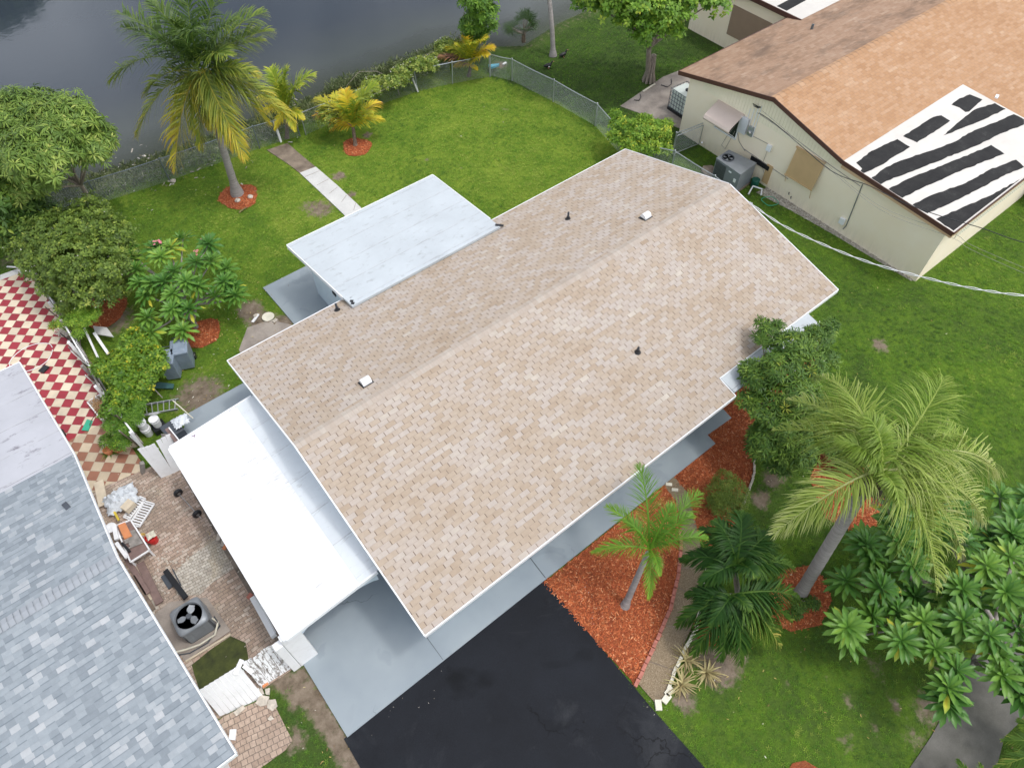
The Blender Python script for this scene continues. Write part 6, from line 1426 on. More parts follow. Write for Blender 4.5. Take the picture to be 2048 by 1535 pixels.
# side yard
board('pale_plank', 'pale plank lying at the edge of the checkered patio', 'plank', P(197,962,.1), P(207,1010,.15), .28, .03, m_board)
board('yellow_level', 'narrow yellow strip among the junk under the grey eave', 'strip', P(228,1022,.2), P(238,1040,.2), .06, .04, paint('yellow_plastic', (.65, .5, .06, 1), .5), )
film(P(243,998,.15), .55, .42, .32, 16, 5).build('plastic_sheet', m_foil, label='heap of crumpled translucent plastic sheet on the brick patio', cat='plastic sheet', smooth=True)
MB().box(P(257,1012,.28), (.34, .26, .22), rz=.4).build('cardboard_box', m_board, label='open brown cardboard box in the crumpled plastic sheet', cat='box', bevel=.008)
for (c, s_, rz, lab) in [((272,1018), (.75, .22, .03), .52, 'white slatted panel on the brick patio, upper one beside the plastic'), ((287,1030), (.80, .34, .03), .62, 'white slotted rack lying on the brick patio, lower of the two panels')]:
    c = P(*c)+[0, 0, .10]; m_ = MB(); M3 = rotm('Z', rz)
    for k in (-1, 1): m_.box(c+M3 @ np.array([0, k*s_[1]/2, 0]), (s_[0], .04, .05), rz=rz); m_.box(c+M3 @ np.array([k*s_[0]/2, 0, 0]), (.04, s_[1], .05), rz=rz)
    for k in range(9): m_.box(c+M3 @ np.array([s_[0]*(k-4)/9.5, 0, 0]), (.045, s_[1], .02), rz=rz)
    m_.build('slatted_rack', m_white, label=lab, cat='rack')
tb0 = P(262,1082); wt = thing('junk_table', tb0, 'low white framed table stacked with grey slats beside the grey shingle roof', 'table')
q4 = [P(232,1052,.45), P(262,1040,.45), P(300,1100,.45), P(262,1124,.45)]
MB().prism([tuple(v[:2]) for v in q4], .42, .45).build('table_top', m_brown, wt)
for i in range(4): MB().beam(q4[i]+[0, 0, .02], q4[(i+1) % 4]+[0, 0, .02], .04, .05).build('edge_trim', m_white, wt)
for v in q4: MB().box((v[0]*.93+tb0[0]*.07, v[1]*.93+tb0[1]*.07, .21), (.05, .05, .42)).build('leg', m_white, wt)
d = (q4[1]-q4[0]); d /= np.linalg.norm(d); e = (q4[2]-q4[1]); e /= np.linalg.norm(e); nn_ = 0
for k in range(11):
    a = q4[1]+e*(.42+.052*k)-d*.05+[0, 0, .04]; board('wood_strip', 'grey slats laid side by side on the low white framed table', 'slat', a, a-d*random.uniform(.32, .42), .042, .03, m_greywood, group='slats on the junk table')
MB().prism([tuple(P(x, y, .56)[:2]) for x, y in [(235,1049),(249,1043),(263,1070),(248,1077)]], .50, .54).build('orange_tile', m_orange, label='orange terracotta panel on the low junk table', cat='tile')
board('white_beam', 'long white board along the table side under the grey roof edge', 'board', P(233,1085,.5), P(254,1114,.5), .10, .08, m_white)
board('white_beam', 'short white box beam at the upper end of the junk table', 'board', P(229,1050,.52), P(234,1078,.52), .12, .08, m_white)
board('black_level', 'black tool lying on the slats of the junk table', 'tool', P(244,1085,.53), P(260,1103,.53), .07, .05, m_black)
MB().lathe(P(222,1056,.45), [(0, 0), (.15, .01), (.17, .05), (.13, .06), (0, .04)], 18).build('white_plate', m_white, label='round white plate at the grey eave beside the junk table', cat='plate')
rb_ = bucket('red bucket holding crumpled white paper beside the junk table', P(309,1082), .34, .16, m_red, lid=False)
m_ = film(P(302,1070,.36), .15, .13, .10, 8, 3); m_.build('crumpled_paper', m_cream, label='crumpled white paper on top of the red bucket', cat='paper')
MB().lathe(P(286,1074), [(.07, 0), (.11, .08), (.10, .08), (.06, .02), (0, .02)], 18).build('yellow_bowl', paint('yellow_bowl', (.66, .45, .12, 1), .5), label='small yellow bowl beside the red bucket', cat='bowl')
MB().box(P(290,1084)+[0, 0, .05], (.16, .1, .1), rz=.4).build('grey_can', m_greywood, label='small grey block beside the yellow bowl', cat='block')
# wheels and axle
t = thing('wheel_axle', P(372,1005), 'pair of small black wheels joined by a steel axle on the brick patio', 'axle')
a, b = P(356,985,.13), P(394,1027,.13); d = (b-a)/np.linalg.norm(b-a)
z_ = np.array([0, 0, 1.]); M3 = np.stack([np.cross(z_, d)/np.linalg.norm(np.cross(z_, d)), np.cross(d, np.cross(z_, d)), d], 1)
for c in (a, b): 
    w_ = MB().lathe(c, [(.03, -.05), (.08, -.055), (.125, -.05), (.14, -.02), (.14, .02), (.125, .05), (.08, .055), (.03, .05)], 22, M3=M3).build('wheel', m_black, t, smooth=True); MB().lathe(c, [(0, -.058), (.05, -.06), (.05, .06), (0, .058)], 12, M3=M3).build('hub', m_steel, w_)
MB().tube([a-d*.05, b+d*.22], .012, 8).build('axle', m_steel, t)
for (a, b, wd, mt, lab) in [((283,1128),(322,1208),.22,m_brown,'wide brown board lying beside the pale rubble on the brick patio'), ((268,1130),(305,1200),.16,m_board,'pale wooden board between two brown boards under the grey eave'), ((258,1120),(300,1190),.16,m_brown,'brown board closest to the grey shingle eave'), ((270,1155),(312,1222),.10,m_wood,'narrow weathered plank beneath the brown boards')]:
    zq_ = .05+.047*((a[0]*7) % 4); board('loose_board', lab, 'board', P(*a)+[0, 0, zq_], P(*b)+[0, 0, zq_], wd, .04, mt)
board('black_plank', 'black plank leaning from the condenser unit toward the boards', 'plank', P(331,1140,.08), P(372,1195,.30), .15, .05, m_black)
board('black_plank', 'short dark grey plank beside the longer black plank', 'plank', P(326,1150,.06), P(342,1175,.06), .14, .04, m_dkgrey)
board('thin_bar', 'thin dark bar on the pale rubble beside the black plank', 'bar', P(345,1137,.05), P(362,1170,.05), .03, .03, m_dkgrey)
# condenser pad and unit
pad = MB().prism(XY([(300,1240),(340,1205),(415,1195),(463,1262),(372,1322)]), 0, .07).build('condenser_pad', m_pinkpave, label='weathered pad under the grey round fan condenser', cat='pad')
tq = [P(395,1188,.84), P(333,1226,.84), P(355,1272,.84), P(424,1238,.84)]
cc = sum(tq)/4; ux = tq[0]-tq[1]; ua = math.atan2(ux[1], ux[0]); sx_ = (np.linalg.norm(tq[0]-tq[1])+np.linalg.norm(tq[2]-tq[3]))/2; sy_ = (np.linalg.norm(tq[1]-tq[2])+np.linalg.norm(tq[3]-tq[0]))/2
sz = (sx_+sy_)/2*.98
ac = thing('air_conditioner', (cc[0], cc[1], .07), 'grey condenser with an open round top fan between the grey roof and the brick patio', 'air conditioner')
C0 = np.array([cc[0], cc[1], 0]); RZ = rotm('Z', ua)
def rr(hw, hh, rad, n=6):
    o = []
    for (sx, sy, a0_) in ((1, 1, 0), (-1, 1, 90), (-1, -1, 180), (1, -1, 270)):
        for k in range(n+1): a = R(a0_+90*k/n); o.append((sx*(hw-rad)+rad*math.cos(a), sy*(hh-rad)+rad*math.sin(a)))
    return o
ro = [tuple((RZ @ np.array([x, y, 0])+C0)[:2]) for x, y in rr(sz/2*.93, sz/2*.93, .12)]
MB().prism(ro, .08, .76).build('cabinet', m_acdark, ac)
for s_ in range(4):
    lv = MB(); M3 = rotm('Z', ua+s_*math.pi/2)
    for k in range(8):
        for c_ in range(4):
            p = M3 @ np.array([(c_-1.5)*sz*.19, -sz*.466, .16+k*.072]); lv.box(p+C0, (sz*.16, .014, .045), M3=M3)
    lv.box(M3 @ np.array([0, -sz*.462, .42])+C0, (sz*.80, .008, .62), M3=M3); lv.build('louvre_panel', m_acgrey, ac)
# top with a round opening
oo = []
for k in range(56):
    a = 2*math.pi*k/56; c_, s_ = math.cos(a), math.sin(a); rq = (abs(c_)**7+abs(s_)**7)**(-1/7)*sz/2; oo.append((rq*c_, rq*s_))
n_ = len(oo); rad = sz*.415; vs = []; 
for (x, y) in oo: vs.append(RZ @ np.array([x, y, .80])+C0)
for (x, y) in oo: vs.append(RZ @ np.array([x*.93, y*.93, .85])+C0)
angs = [math.atan2(y, x) for x, y in oo]
for a in angs: vs.append(RZ @ np.array([rad*1.06*math.cos(a), rad*1.06*math.sin(a), .87])+C0)
for a in angs: vs.append(RZ @ np.array([rad*math.cos(a), rad*math.sin(a), .84])+C0)
for a in angs: vs.append(RZ @ np.array([rad*math.cos(a), rad*math.sin(a), .60])+C0)
for (x, y) in oo: vs.append(RZ @ np.array([x, y, .74])+C0)
fs = []
for i in range(n_):
    j = (i+1) % n_
    for r0_, r1_ in ((5, 0), (0, 1), (1, 2), (2, 3), (3, 4)): fs.append([r0_*n_+i, r0_*n_+j, r1_*n_+j, r1_*n_+i])
MB().add(vs, fs).build('top_cover', m_acgrey, ac, smooth=True)
# the shaft is open: cover the cabinet top in black below the fan
MB().lathe(C0, [(0, .765), (rad*.99, .765)], 28).build('shaft_floor', m_black, ac)
fb_ = MB().lathe(C0, [(0, .84), (.07, .84), (.08, .80), (.08, .77)], 16).build('fan_motor', m_acdark, ac)
for k in range(3):
    a0_ = k*2.094+.9; pts = []
    bl = MB(); vs = []
    for q_ in range(7):
        r_ = .07+(rad*.88-.07)*q_/6; w_ = .34+.50*math.sin(math.pi*min(1, q_/6+.12)); vs += [RZ @ np.array([r_*math.cos(a0_-w_*.6), r_*math.sin(a0_-w_*.6), .785])+C0, RZ @ np.array([r_*math.cos(a0_+w_*.7), r_*math.sin(a0_+w_*.7), .83])+C0]
    bl.add(vs, [[2*i, 2*i+1, 2*i+3, 2*i+2] for i in range(6)]); o = bl.build('fan_blade', m_acgrey, ac); o.modifiers.new('s', 'SOLIDIFY').thickness = .004
g_ = MB()
for k in range(5): g_.lathe(C0, [(rad*(k+1)/5.2, .855), (rad*(k+1)/5.2+.002, .858), (rad*(k+1)/5.2, .861)], 36)
m_ = MB().tube([P(424,1235,.45), P(436,1243,.3), P(430,1268,.15), P(400,1288,.12), P(372,1298,.12), P(352,1303,.15), P(330,1300,.3)], .028, 8); m_.build('line_set', m_cream, label='pale insulated pipe looping round the base of the grey condenser', cat='pipe', smooth=True)
m_ = MB().tube([P(428,1232,.5), P(440,1250,.2), P(415,1285,.1), P(380,1305,.08), P(350,1310,.08)], .018, 8); m_.build('line_set', m_dkgrey, label='dark cable looping outside the pale pipe at the condenser', cat='cable', smooth=True)
board('timber', 'narrow yellowish timber along the front edge of the condenser pad', 'timber', P(372,1322,.05), P(462,1268,.05), .05, .06, m_board)
# rubble beside the condenser and broken stones by the gate
m_ = MB()
for k in range(170):
    p = P(random.gauss(345, 30), random.gauss(1150, 26)); m_.rock(p+[0, 0, .02], random.uniform(.015, .05), .5, 5, 4)
for k in range(60): p = P(302+random.gauss(0, 6), 1215+random.gauss(0, 8)); m_.rock(p+[0, 0, .03], random.uniform(.03, .07), .6, 6, 4)
m_.build('rubble', m_stone, label='loose pale rubble on the brick patio beside the boards', cat='rubble', kind='stuff', base=False)
for i, (pts, lab) in enumerate([([(483,1393),(500,1378),(508,1386),(490,1407)], 'long broken stone slab at the clean end of the white plank fence'), ([(512,1383),(525,1376),(530,1388),(515,1391)], 'small broken stone piece between the larger slabs below the peeling fence'), ([(512,1407),(522,1390),(540,1393),(535,1410),(522,1413)], 'five sided broken stone slab, largest of the pieces'), ([(535,1415),(538,1400),(552,1398),(556,1412),(545,1422)], 'broken stone slab nearest the grassy strip'), ([(531,1378),(541,1376),(540,1390),(533,1389)], 'squarish stone piece touching the peeling fence'), ([(468,1425),(488,1410),(492,1416),(474,1432)], 'yellowish stone strip at the foot of the clean white fence'), ([(536,1438),(543,1430),(549,1437),(541,1441)], 'small triangular stone chip on the pink pavers'), ([(525,1371),(536,1363),(538,1368),(528,1376)], 'thin tan brick against the peeling fence')]):
    MB().prism(XY(pts), .022, .07+.01*(i % 3)).build('stone_slab', m_stone if i != 7 else m_orange, label=lab, cat='stone slab', bevel=.006)
MB().prism(XY([(458,1478),(460,1458),(472,1457),(470,1479)], .08), .02, .10).build('white_block', m_white, label='white block on the pink pavers next to the grey shingle eave', cat='block')
# white gutter piece
a, b = P(505,1195,.15), P(548,1272,.95); t = thing('gutter_piece', P(505,1195), 'white downspout leaning beside the carport above the peeling fence', 'downspout')
MB().beam(a, b, .14, .09).build('channel', m_trim, t); MB().beam(a+[.10, .04, .05], b+[.08, .02, .05], .035, .04).build('flange', m_steel, t)
MB().box(P(500,1192,.08), (.16, .12, .10), rz=.4).build('brick', m_brick, label='single reddish brick at the top end of the white downspout', cat='brick')
for k, (x, y) in enumerate([(452,1093),(447,1086),(438,1075)]):
    MB().box(P(x, y)+[0, 0, .04], (.22, .10, .06), rz=.6+k*.2).build('loose_brick', m_orange if k == 0 else m_stone, label=['orange loose paver at the carport edge of the brick patio', 'pale loose paver just above the orange one', 'grey pale loose paver farthest from the orange one'][k], cat='paver')

# edging along the front path
def along(pts, step):
    pts = [np.array(p, float) for p in pts]; out_ = []; carry = 0
    for i in range(len(pts)-1):
        L = np.linalg.norm(pts[i+1]-pts[i]); d = (pts[i+1]-pts[i])/L; s = carry
        while s < L: out_.append((pts[i]+d*s, math.atan2(d[1], d[0]))); s += step
        carry = s-L
    return out_
def chainbricks(name, lab, cat, group, pts, step, size, mat, z=.0, jit=.03):
    src = None
    for (p, a) in along(pts, step):
        if src is None:
            src = MB().box((0, 0, size[2]/2), size).build(name, mat, base=False, bevel=.006, label=lab, cat=cat, group=group); WL[src.name] = np.zeros(3); src.location = tuple(p+[0, 0, z]); src.rotation_euler = (0, 0, a)
        else: c = src.copy(); C.objects.link(c); c.location = tuple(p+[random.uniform(-.008, .008), random.uniform(-.008, .008), z-random.random()*.01]); c.rotation_euler = (random.uniform(-jit, jit), random.uniform(-jit, jit), a+random.uniform(-jit, jit))
chainbricks('edging_brick', 'dark pinkish red brick in the curved edging between the mulch triangle and the front path', 'brick', 'red bricks edging the front path', [P(x-2, y) for x, y in [(1275,1366),(1292,1330),(1318,1275),(1343,1215),(1358,1150),(1364,1090),(1362,1060)]], .235, (.21, .10, .09), m_brick)
chainbricks('edging_block', 'narrow white block in the crooked row along the right side of the front path', 'block', 'white blocks edging the front path', [P(x, y) for x, y in [(1336,1378),(1350,1340),(1368,1300),(1390,1262),(1394,1240),(1403,1205),(1412,1160),(1413,1140)]], .255, (.235, .09, .09), m_cream, 0, .05)
chainbricks('edging_paver', 'pale pinkish paver in the curved right edge of the upper mulch bed', 'paver', 'pavers edging the upper mulch bed', [P(x, y) for x, y in [(1508,925),(1507,950),(1499,975),(1488,1005),(1474,1030)]], .235, (.22, .07, .09), m_stone)
for (x, y, rz, lab) in [(1338,1383,.1,'white block lying across the end of the front path, upper of two'), (1332,1397,.15,'white block lying across the end of the front path, lower of two'), (1316,1410,.9,'white block at the path end touching the driveway'), (1337,970,-.8,'white block at the slab end of the front path, nearest the house'), (1349,981,-.8,'white block second from the house at the top of the front path')]:
    MB().box(P(x, y)+[0, 0, .05], (.26, .17, .09) if y > 1000 else (.20, .10, .09), rz=rz).build('loose_block', m_cream, label=lab, cat='block', bevel=.008)
# garden bits in the back yard
for (x, y, r_, lab) in [(476,403,.13,'brown stone in the palm mulch ring, in front of the trunk'), (501,395,.12,'brown stone in the palm mulch ring, right of the trunk'), (347,363,.12,'pale stone by a dark post of the lake fence'), (512,633,.10,'rounded white stone beside the white plate')]:
    MB().rock(P(x, y)+[0, 0, r_*.4], r_, .65, 9, 7).build('stone', m_stone, label=lab, cat='stone', smooth=True)
m_ = MB(); m_.lathe(P(537,635), [(0, .02), (.20, .03), (.23, .06), (.22, .07), (0, .05)], 28).build('plate', m_cream, label='round cream plate lying on the dirt by the rear patio slab', cat='plate')
MB().box(P(551,643)+[0, 0, .05], (.18, .14, .07), rz=.3).build('brick', m_stone, label='pink grey brick beside the round cream plate', cat='brick')
board('white_scrap', 'white scrap board in the grass left of the cream plate', 'scrap', P(505,644,.05), P(517,628,.06), .10, .03, m_white)
frond('fallen_frond', P(478,425,.05), P(495,414,.06), L_dry, None, arch=.05, leaf=.5, n=10, droop=.1, tint=.2, ttip=.1, wid=.02); tag([o for o in C.objects if o.name == 'fallen_frond'][0], 'small brown fallen frond on the lawn below the coconut palm', 'fallen leaf')
board('white_post', 'white capped post standing at the left edge beside the big bush', 'post', P(37,478,0), P(31,440,1.3)*[1, 1, 1], .13, .13, m_white, up=(0, 1, 0))
a = P(562,284); board('white_pipe', 'white pipe leaning at the lake end of the garden path', 'pipe', a, P(548,242,1.05), .09, .09, m_white, up=(0, 1, 0))
board('leaning_post', 'short pale post leaning in the lake fence beside the thicket', 'post', P(836,184), P(825,157,.7), .07, .07, m_conc, up=(0, 1, 0))
cb2 = MB(); cq_ = [P(976,133,.2), P(999,127,.3), P(998,133,.2), P(980,139,.2)]; cb2.prism([tuple(v[:2]) for v in cq_], .18, .32); cb2.build('blue_tub', m_cyan, label='pale blue plastic tub lying by the fence corner near the yellow palm', cat='tub', bevel=.03)
board('white_pipe', 'tiny white piece of pipe on the grass right of the blue tub', 'pipe', P(1006,129,.1), P(1012,125,.1), .09, .06, m_white)
board('white_pipe', 'white strip lying on the grass at the foot of the fluted tree', 'strip', P(1286,183,.05), P(1310,168,.05), .07, .05, m_cream)
m_ = MB(); pts = [P(1268,200,.05), P(1278,201,.05), P(1282,194,.05), P(1280,188,.05)]; m_.tube(pts, .02, 6).build('dark_hose', m_black, label='short dark hose on the slab patio below the fluted tree', cat='hose')
m_ = MB(); pts = [P(1322,170,.05), P(1335,174,.05), P(1343,168,.05), P(1343,158,.05)]; m_.tube(pts, .02, 6).build('dark_hose', m_black, label='dark hose curled on the slab patio beside the caged water tank', cat='hose')
MB().lathe(P(1440,64), [(0, .03), (.42, .03), (.42, .0)], 24).build('round_slab', m_conc_old, label='round stepping slab on the lawn behind the yellow house', cat='slab')
MB().prism([(P(1450,48)[0], P(1450,48)[1]), (P(1478,38)[0], P(1478,38)[1]), (P(1478,52)[0], P(1478,52)[1]), (P(1465,58)[0], P(1465,58)[1])], .5, .56).build('outdoor_table_top', m_white, label='white slab top standing beside the rear wing wall', cat='table')
# ducks
def duck(lab, p, rz, s=1.0, white=False):
    p = np.array(p, float); t = thing('duck', p, lab, 'duck', 'dark ducks on the lawn'); t.rotation_euler = (0, 0, rz); t.scale = (s,)*3
    me = bpy.data.meshes.new('body')
    J = [(-.34,0,.20),(-.20,0,.22),(0,0,.22),(.17,0,.26),(.24,0,.36),(.27,0,.46),(.36,0,.47)]; r_ = [.035,.10,.145,.11,.055,.055,.02]
    E_ = [(i, i+1) for i in range(6)]
    me.from_pydata(J, E_, []); o = bpy.data.objects.new('body', me); C.objects.link(o); o.parent = t; me.materials.append(m_skin)
    sk = o.modifiers.new('skin', 'SKIN'); 
    for i, v in enumerate(me.skin_vertices[0].data): v.radius = (r_[i], r_[i]); v.use_root = (i == 2)
    o.modifiers.new('sub', 'SUBSURF').levels = 2; o.modifiers['sub'].render_levels = 2
    def L(mb, nm, m): q_ = mb.build(nm, m, None, base=False); q_.location = (0, 0, 0); q_.parent = t
    L(MB().add([(.34, -.03, .46), (.34, .03, .46), (.45, .02, .44), (.45, -.02, .44), (.34, 0, .49)], [[0, 1, 2, 3], [0, 3, 4], [1, 4, 2], [2, 4, 3]]), 'bill', m_duckred)
    for sy in (-.06, .06): L(MB().tube([(0, sy, .14), (.01, sy, .02), (.08, sy, .012)], [.018, .014, .02], 6), 'leg', m_duckred)
    for sy in (-1, 1): L(MB().add([(.12, sy*.12, .27), (-.05, sy*.155, .30), (-.30, sy*.06, .24), (-.05, sy*.14, .17), (.10, sy*.13, .20)], [[0, 1, 2, 3, 4]]), 'wing', m_skin)
    if white: L(MB().rock((.02, -.14, .20), .05), 'white_patch', m_white)
    return t
duck('dark duck with a white wing patch walking at the foot of the tall palm', P(1096,137), -.4, .74, True)
duck('plain dark duck behind the other one, right of the tall palm trunk', P(1126,115), -.1, .72)
# package air conditioner beside the yellow wall
q4 = [P(1433,316,1.05), P(1458,300,1.05), P(1513,326,1.05), P(1481,349,1.05)]; c = sum(q4)/4
pk = thing('air_conditioner', (c[0], c[1], 0), 'boxy grey package air conditioner beside the yellow gable wall', 'air conditioner')
xy4 = [tuple(v[:2]) for v in q4]; MB().prism([tuple(np.array(v)+(np.array(v)-c[:2])*.06) for v in xy4], 0, .08).build('base_pad', m_conc_old, pk)
MB().prism(xy4, .08, 1.02).build('cabinet', paint('package_unit_paint', (.20, .22, .245, 1), .5, .08, 4), pk, bevel=.012)
MB().prism([tuple(np.array(v)+(np.array(v)-c[:2])*.02) for v in xy4], 1.02, 1.06).build('top_cover', m_acgrey, pk, bevel=.01)
fc = P(1456,316,1.06); M_ = MB(); M_.lathe(fc, [(.27, 0), (.27, .04), (.24, .045), (.235, .005)], 26).build('fan_ring', m_acdark, pk); MB().lathe(fc, [(0, .008), (.235, .008)], 26).build('fan_opening', m_black, pk)
for k in range(4): a = k*1.57+.4; MB().add([fc+[.04*math.cos(a), .04*math.sin(a), .018], fc+[.21*math.cos(a-.3), .21*math.sin(a-.3), .014], fc+[.21*math.cos(a+.35), .21*math.sin(a+.35), .026]], [[0, 1, 2]]).build('fan_blade', m_acgrey, pk)
A_, D_ = np.array(q4[0]), np.array(q4[3]); lv = MB(); dd_ = (D_-A_); nl = 9
for k in range(nl): p = A_+dd_*(.05+.42*k/nl); lv.beam(p*[1, 1, 0]+[-.012, -.004, .16], p*[1, 1, 0]+[-.012, -.004, .96], .012, .05, up=tuple(dd_/np.linalg.norm(dd_)))
lv.build('louvres', m_acdark, pk)
for f_, z_, s_ in ((.62, .86, (.02, .14, .06)), (.86, .62, (.02, .12, .16))): p = A_+dd_*f_; MB().box((p[0]-.012, p[1], z_), s_).build('sticker', m_trim, pk)
m_ = MB().lathe(P(1508,372), [(.16, 0), (.18, .35), (.15, .38), (0, .38)], 14); m_.build('green_bin', paint('dark_green_plastic', (.01, .10, .07, 1), .5), label='dark green tub behind the boxy air conditioner', cat='tub')
m_ = MB().tube([P(1497,388,.1), P(1506,372,.25), P(1524,378,.2), P(1522,390,.1)], .035, 8); m_.build('white_elbow_pipe', m_trim, label='bent white pipe on the ground behind the boxy air conditioner', cat='pipe')
m_ = MB(); pts = [P(1540+22*math.cos(a)*(.7+.2*math.sin(a*2)), 402+9*math.sin(a), .06) for a in np.linspace(0, 11, 60)]; m_.tube(pts, .012, 5).build('green_hose', m_green, label='thin green hose coiled on the gravel by the yellow wall', cat='hose')
MB().rock(P(1418,345)+[0, 0, .08], .38, .35, 12, 8).build('dirt_mound', m_dirt, label='low brown mound left of the boxy air conditioner', cat='mound', smooth=True)
# caged water tank
tk = thing('water_tank', P(1333,217), 'white caged water tank on a dark pallet at the rear corner of the yellow house', 'water tank')
p0, p1 = P(1334,218), P(1366,240); e1 = (p1-p0); e1 /= np.linalg.norm(e1); e1 = np.array([e1[0], e1[1], 0]); e2 = np.array([-e1[1], e1[0], 0]); 
if e2[0] < 0: e2 = -e2
cT = p0+e1*.62+e2*.5; ra = math.atan2(e1[1], e1[0]); cT[2] = 0
MB().box(cT+[0, 0, .07], (1.24, 1.04, .14), rz=ra).build('pallet', m_black, tk)
MB().box(cT+[0, 0, .63], (1.14, .94, .96), rz=ra).build('tank', paint('translucent_white_plastic', (.66, .72, .68, 1), .35, .05), tk, bevel=.06)
cg = MB(); hx, hy = .60, .50
for z in np.linspace(.2, 1.12, 6):
    ps = [cT+e1*a_*hx+e2*b_*hy+[0, 0, z] for a_, b_ in ((-1, -1), (1, -1), (1, 1), (-1, 1), (-1, -1))]; cg.tube(ps, .013, 6)
for k in range(8):
    for sgn in (-1, 1): p = cT+e1*(-hx+2*hx*k/7)+e2*sgn*hy; cg.tube([p+[0, 0, .14], p+[0, 0, 1.12]], .013, 6)
    if k < 6:
        for sgn in (-1, 1): p = cT+e2*(-hy+2*hy*k/5)+e1*sgn*hx; cg.tube([p+[0, 0, .14], p+[0, 0, 1.12]], .013, 6)
cg.build('cage', m_dkgalv, tk); MB().lathe(cT+[0, 0, 1.10], [(.12, 0), (.12, .06), (0, .07)], 16).build('cap', m_black, tk)
# cables overhead
def cable(name, lab, pts, r, mat, n=40, sag=0):
    pts = [np.array(p, float) for p in pts]; out_ = []
    for i in range(len(pts)-1):
        for k in range(n//(len(pts)-1)): t_ = k/(n//(len(pts)-1)); q_ = pts[i]+(pts[i+1]-pts[i])*t_; out_.append(q_)
    out_.append(pts[-1]); return MB().tube(out_, r, 6).build(name, mat, label=lab, cat='cable', base=False)
c_ = [P(1499,405,3.72), P(1560,447,3.85), P(1640,486,4.2), P(1740,525,4.4), P(1850,555,4.7), P(1950,577,5.0), P(2060,592,5.3), P(2300,610,5.9)]
def spl(pts, n=10):
    P_ = [pts[0]]+list(pts)+[pts[-1]]; o = []
    for i in range(1, len(P_)-2):
        for k in range(n): t_ = k/n; a, b, c, d = P_[i-1], P_[i], P_[i+1], P_[i+2]; o.append(.5*((2*b)+(-a+c)*t_+(2*a-5*b+4*c-d)*t_*t_+(-a+3*b-3*c+d)*t_**3))
    o.append(P_[-2]); return o
cc_ = spl(c_, 14); tw = [p+np.array([0, .03*math.sin(i*.55), .03*math.cos(i*.55)]) for i, p in enumerate(cc_)]; tw2 = [p-np.array([0, .03*math.sin(i*.55), .03*math.cos(i*.55)]) for i, p in enumerate(cc_)]
sdp = thing('service_cable', c_[0], 'pale twisted overhead cable running from the tan roof gable off the right side', 'cable'); MB().tube(tw, .011, 6).build('strand', m_white, sdp); MB().tube(tw2, .010, 6).build('strand', m_trim, sdp)
MB().tube([c_[0]-[.12, 0, .05], c_[0]], .03, 6).build('anchor', m_steel, sdp)
c_ = [P(1518,226,3.35), P(1548,246,3.15), P(1600,290,3.0), P(1668,345,2.95), P(1740,372,3.05), P(1800,402,3.15), P(1875,430,3.3), P(1960,455,3.5), P(2060,488,3.8), P(2300,540,4.5)]
MB().tube(spl(c_, 8), .014, 6).build('black_cable', m_black, base=False, label='thin black cable running along the yellow gable and over the patched roof', cat='cable')
for k, (o_, lab) in enumerate(((0, 'thin grey wire crossing the corner of the yellow house, upper of two'), (14, 'thin grey wire crossing the corner of the yellow house, lower of two'))):
    MB().tube(spl([P(1525,222+o_*.5,3.2), P(1640,318+o_*.3,2.9), P(1760,412+o_*.5,2.6), P(1905,466+o_*.7,2.6), P(1965,500+o_*.7,2.3), P(2300,640+o_,2.5)], 6), .006, 5).build('thin_wire', m_greywood, base=False, label=lab, cat='wire')

# ================================================================== loose ground stuff
def litter(name, lab, cat, polys, n, size, mat, z, tintv=None, flat=True, cents=None, drop=()):
    xs, ys = [], []
    if polys:
        for p_ in polys:
            a = np.array(p_, float); k = int(n*(np.ptp(a[:, 0])*np.ptp(a[:, 1]))); x = RNG.uniform(a[:, 0].min(), a[:, 0].max(), k); y = RNG.uniform(a[:, 1].min(), a[:, 1].max(), k); m = inpoly(x, y, p_); xs.append(x[m]+RNG.normal(size=m.sum())*.03); ys.append(y[m]+RNG.normal(size=m.sum())*.03)
    if cents:
        for (px, py, r_, k) in cents: c = P(px, py); xs.append(c[0]+RNG.normal(size=k)*r_); ys.append(c[1]+RNG.normal(size=k)*r_)
    x = np.concatenate(xs); y = np.concatenate(ys); kp = np.ones(len(x), bool)
    for d_ in drop: kp &= ~inpoly(x, y, d_)
    x, y = x[kp], y[kp]; k = len(x); pos = np.stack([x, y, np.full(k, z)+RNG.random(k)*.015], 1)
    d = RNG.normal(size=(k, 3)); d[:, 2] *= .15; rot = frames(d, np.stack([RNG.normal(size=k)*.3, RNG.normal(size=k)*.3, np.ones(k)], 1))
    TV = [(-.14, -.5, 0), (.14, -.5, 0), (.16, .5, .02), (-.12, .5, .02), (0, 0, .14)]; TF = [[0, 1, 4], [1, 2, 4], [2, 3, 4], [3, 0, 4]]
    o = scatter(name, TV, TF, pos, rot, size*(.5+RNG.random(k)), np.clip(RNG.random(k), 0, 1), mat); return tag(o, lab, cat, kind='stuff')
def tintmat(name, stops, rough=.85):
    t = NT(name); k = t.ramp(t.attr('tint'), stops); return t.col(k, rough)
m_chip = tintmat('mulch_chip', [(0, (.24, .050, .017)), (.45, (.44, .095, .028)), (.85, (.58, .17, .055)), (1, (.72, .36, .18))])
litter('mulch_chips', 'shredded red mulch chips', 'mulch', [mulch1, mulch2, mulch3, mulch4, mulch5]+mulch_c, 900, .055, m_chip, .026)
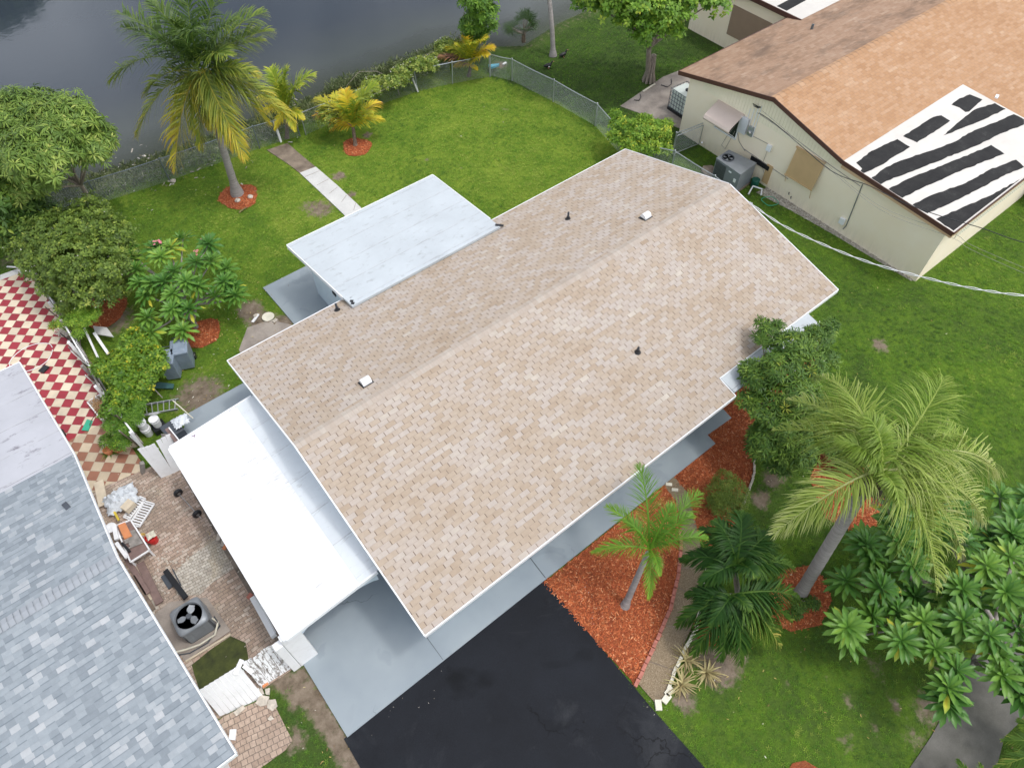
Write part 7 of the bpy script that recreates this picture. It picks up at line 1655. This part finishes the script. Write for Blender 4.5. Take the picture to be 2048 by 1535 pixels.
m_lit = tintmat('leaf_litter', [(0, (.16, .09, .04)), (.4, (.34, .22, .08)), (.7, (.55, .45, .15)), (.85, (.7, .66, .5)), (1, (.8, .78, .7))])
litter('fallen_leaves', 'scattered fallen leaves and petals on the lawn', 'leaf litter', None, 0, .05, m_lit, .05, drop=[drive_poly, slab_poly, front_path, sidewalk], cents=[(440,800,1.6,150), (400,830,1.2,90), (480,650,.8,70), (520,590,.9,40), (380,600,1.5,40), (1700,640,2.2,30), (1450,1420,.8,8), (1600,1450,1.0,8), (1750,700,2.5,10), (1900,1340,.8,16), (1560,930,.7,20), (1530,1310,1,14), (660,1400,.8,25), (620,1480,.8,25), (300,360,2.0,24), (450,1090,.5,20), (1850,1450,1.4,18), (900,240,3,16), (1250,250,1,10)])
m_grav = tintmat('gravel_stone', [(0, (.20, .17, .13)), (.5, (.45, .41, .35)), (1, (.72, .69, .62))])
litter('gravel_stones', 'pale gravel stones along the yellow wall', 'gravel', [gravel], 380, .07, m_grav, .02)
litter('bank_rubbish', 'pale stones and scraps on the lake bank behind the fence', 'rubble', None, 0, .14, m_grav, .02, cents=[(280,330,.5,26), (300,345,.9,20), (420,330,1.2,12), (560,245,.9,14), (240,372,.4,8), (470,310,1.0,14), (370,350,.7,10)])
litter('patio_debris', 'crumbs and small debris on the brick patio', 'debris', None, 0, .05, m_grav, .03, cents=[(350,1000,.8,40), (420,1130,.6,80), (330,1120,.5,70), (300,1000,.3,30), (480,1230,.5,30), (500,1340,.4,25)])
litter('drive_debris', 'pale crumbs at the seam of the driveway and the slab', 'debris', None, 0, .022, m_grav, .035, cents=[(1170,1190,.15,14), (1195,1230,.12,12), (860,1345,.3,10), (780,1400,.25,12), (730,1440,.2,12), (1300,1400,.2,14)])
# far bank so that the lake has another side
tree('far_tree', 'dark tall tree standing on the far bank of the lake', 'tree', (7.5, 101, 3), [(5.5, 100, 15, 4), (2.5, 101, 17, 4), (8, 100, 18, 3), (5, 100, 19, 3)], 900, 6, 1.1, 0, LEAF, L_dark, .4, fork=6)
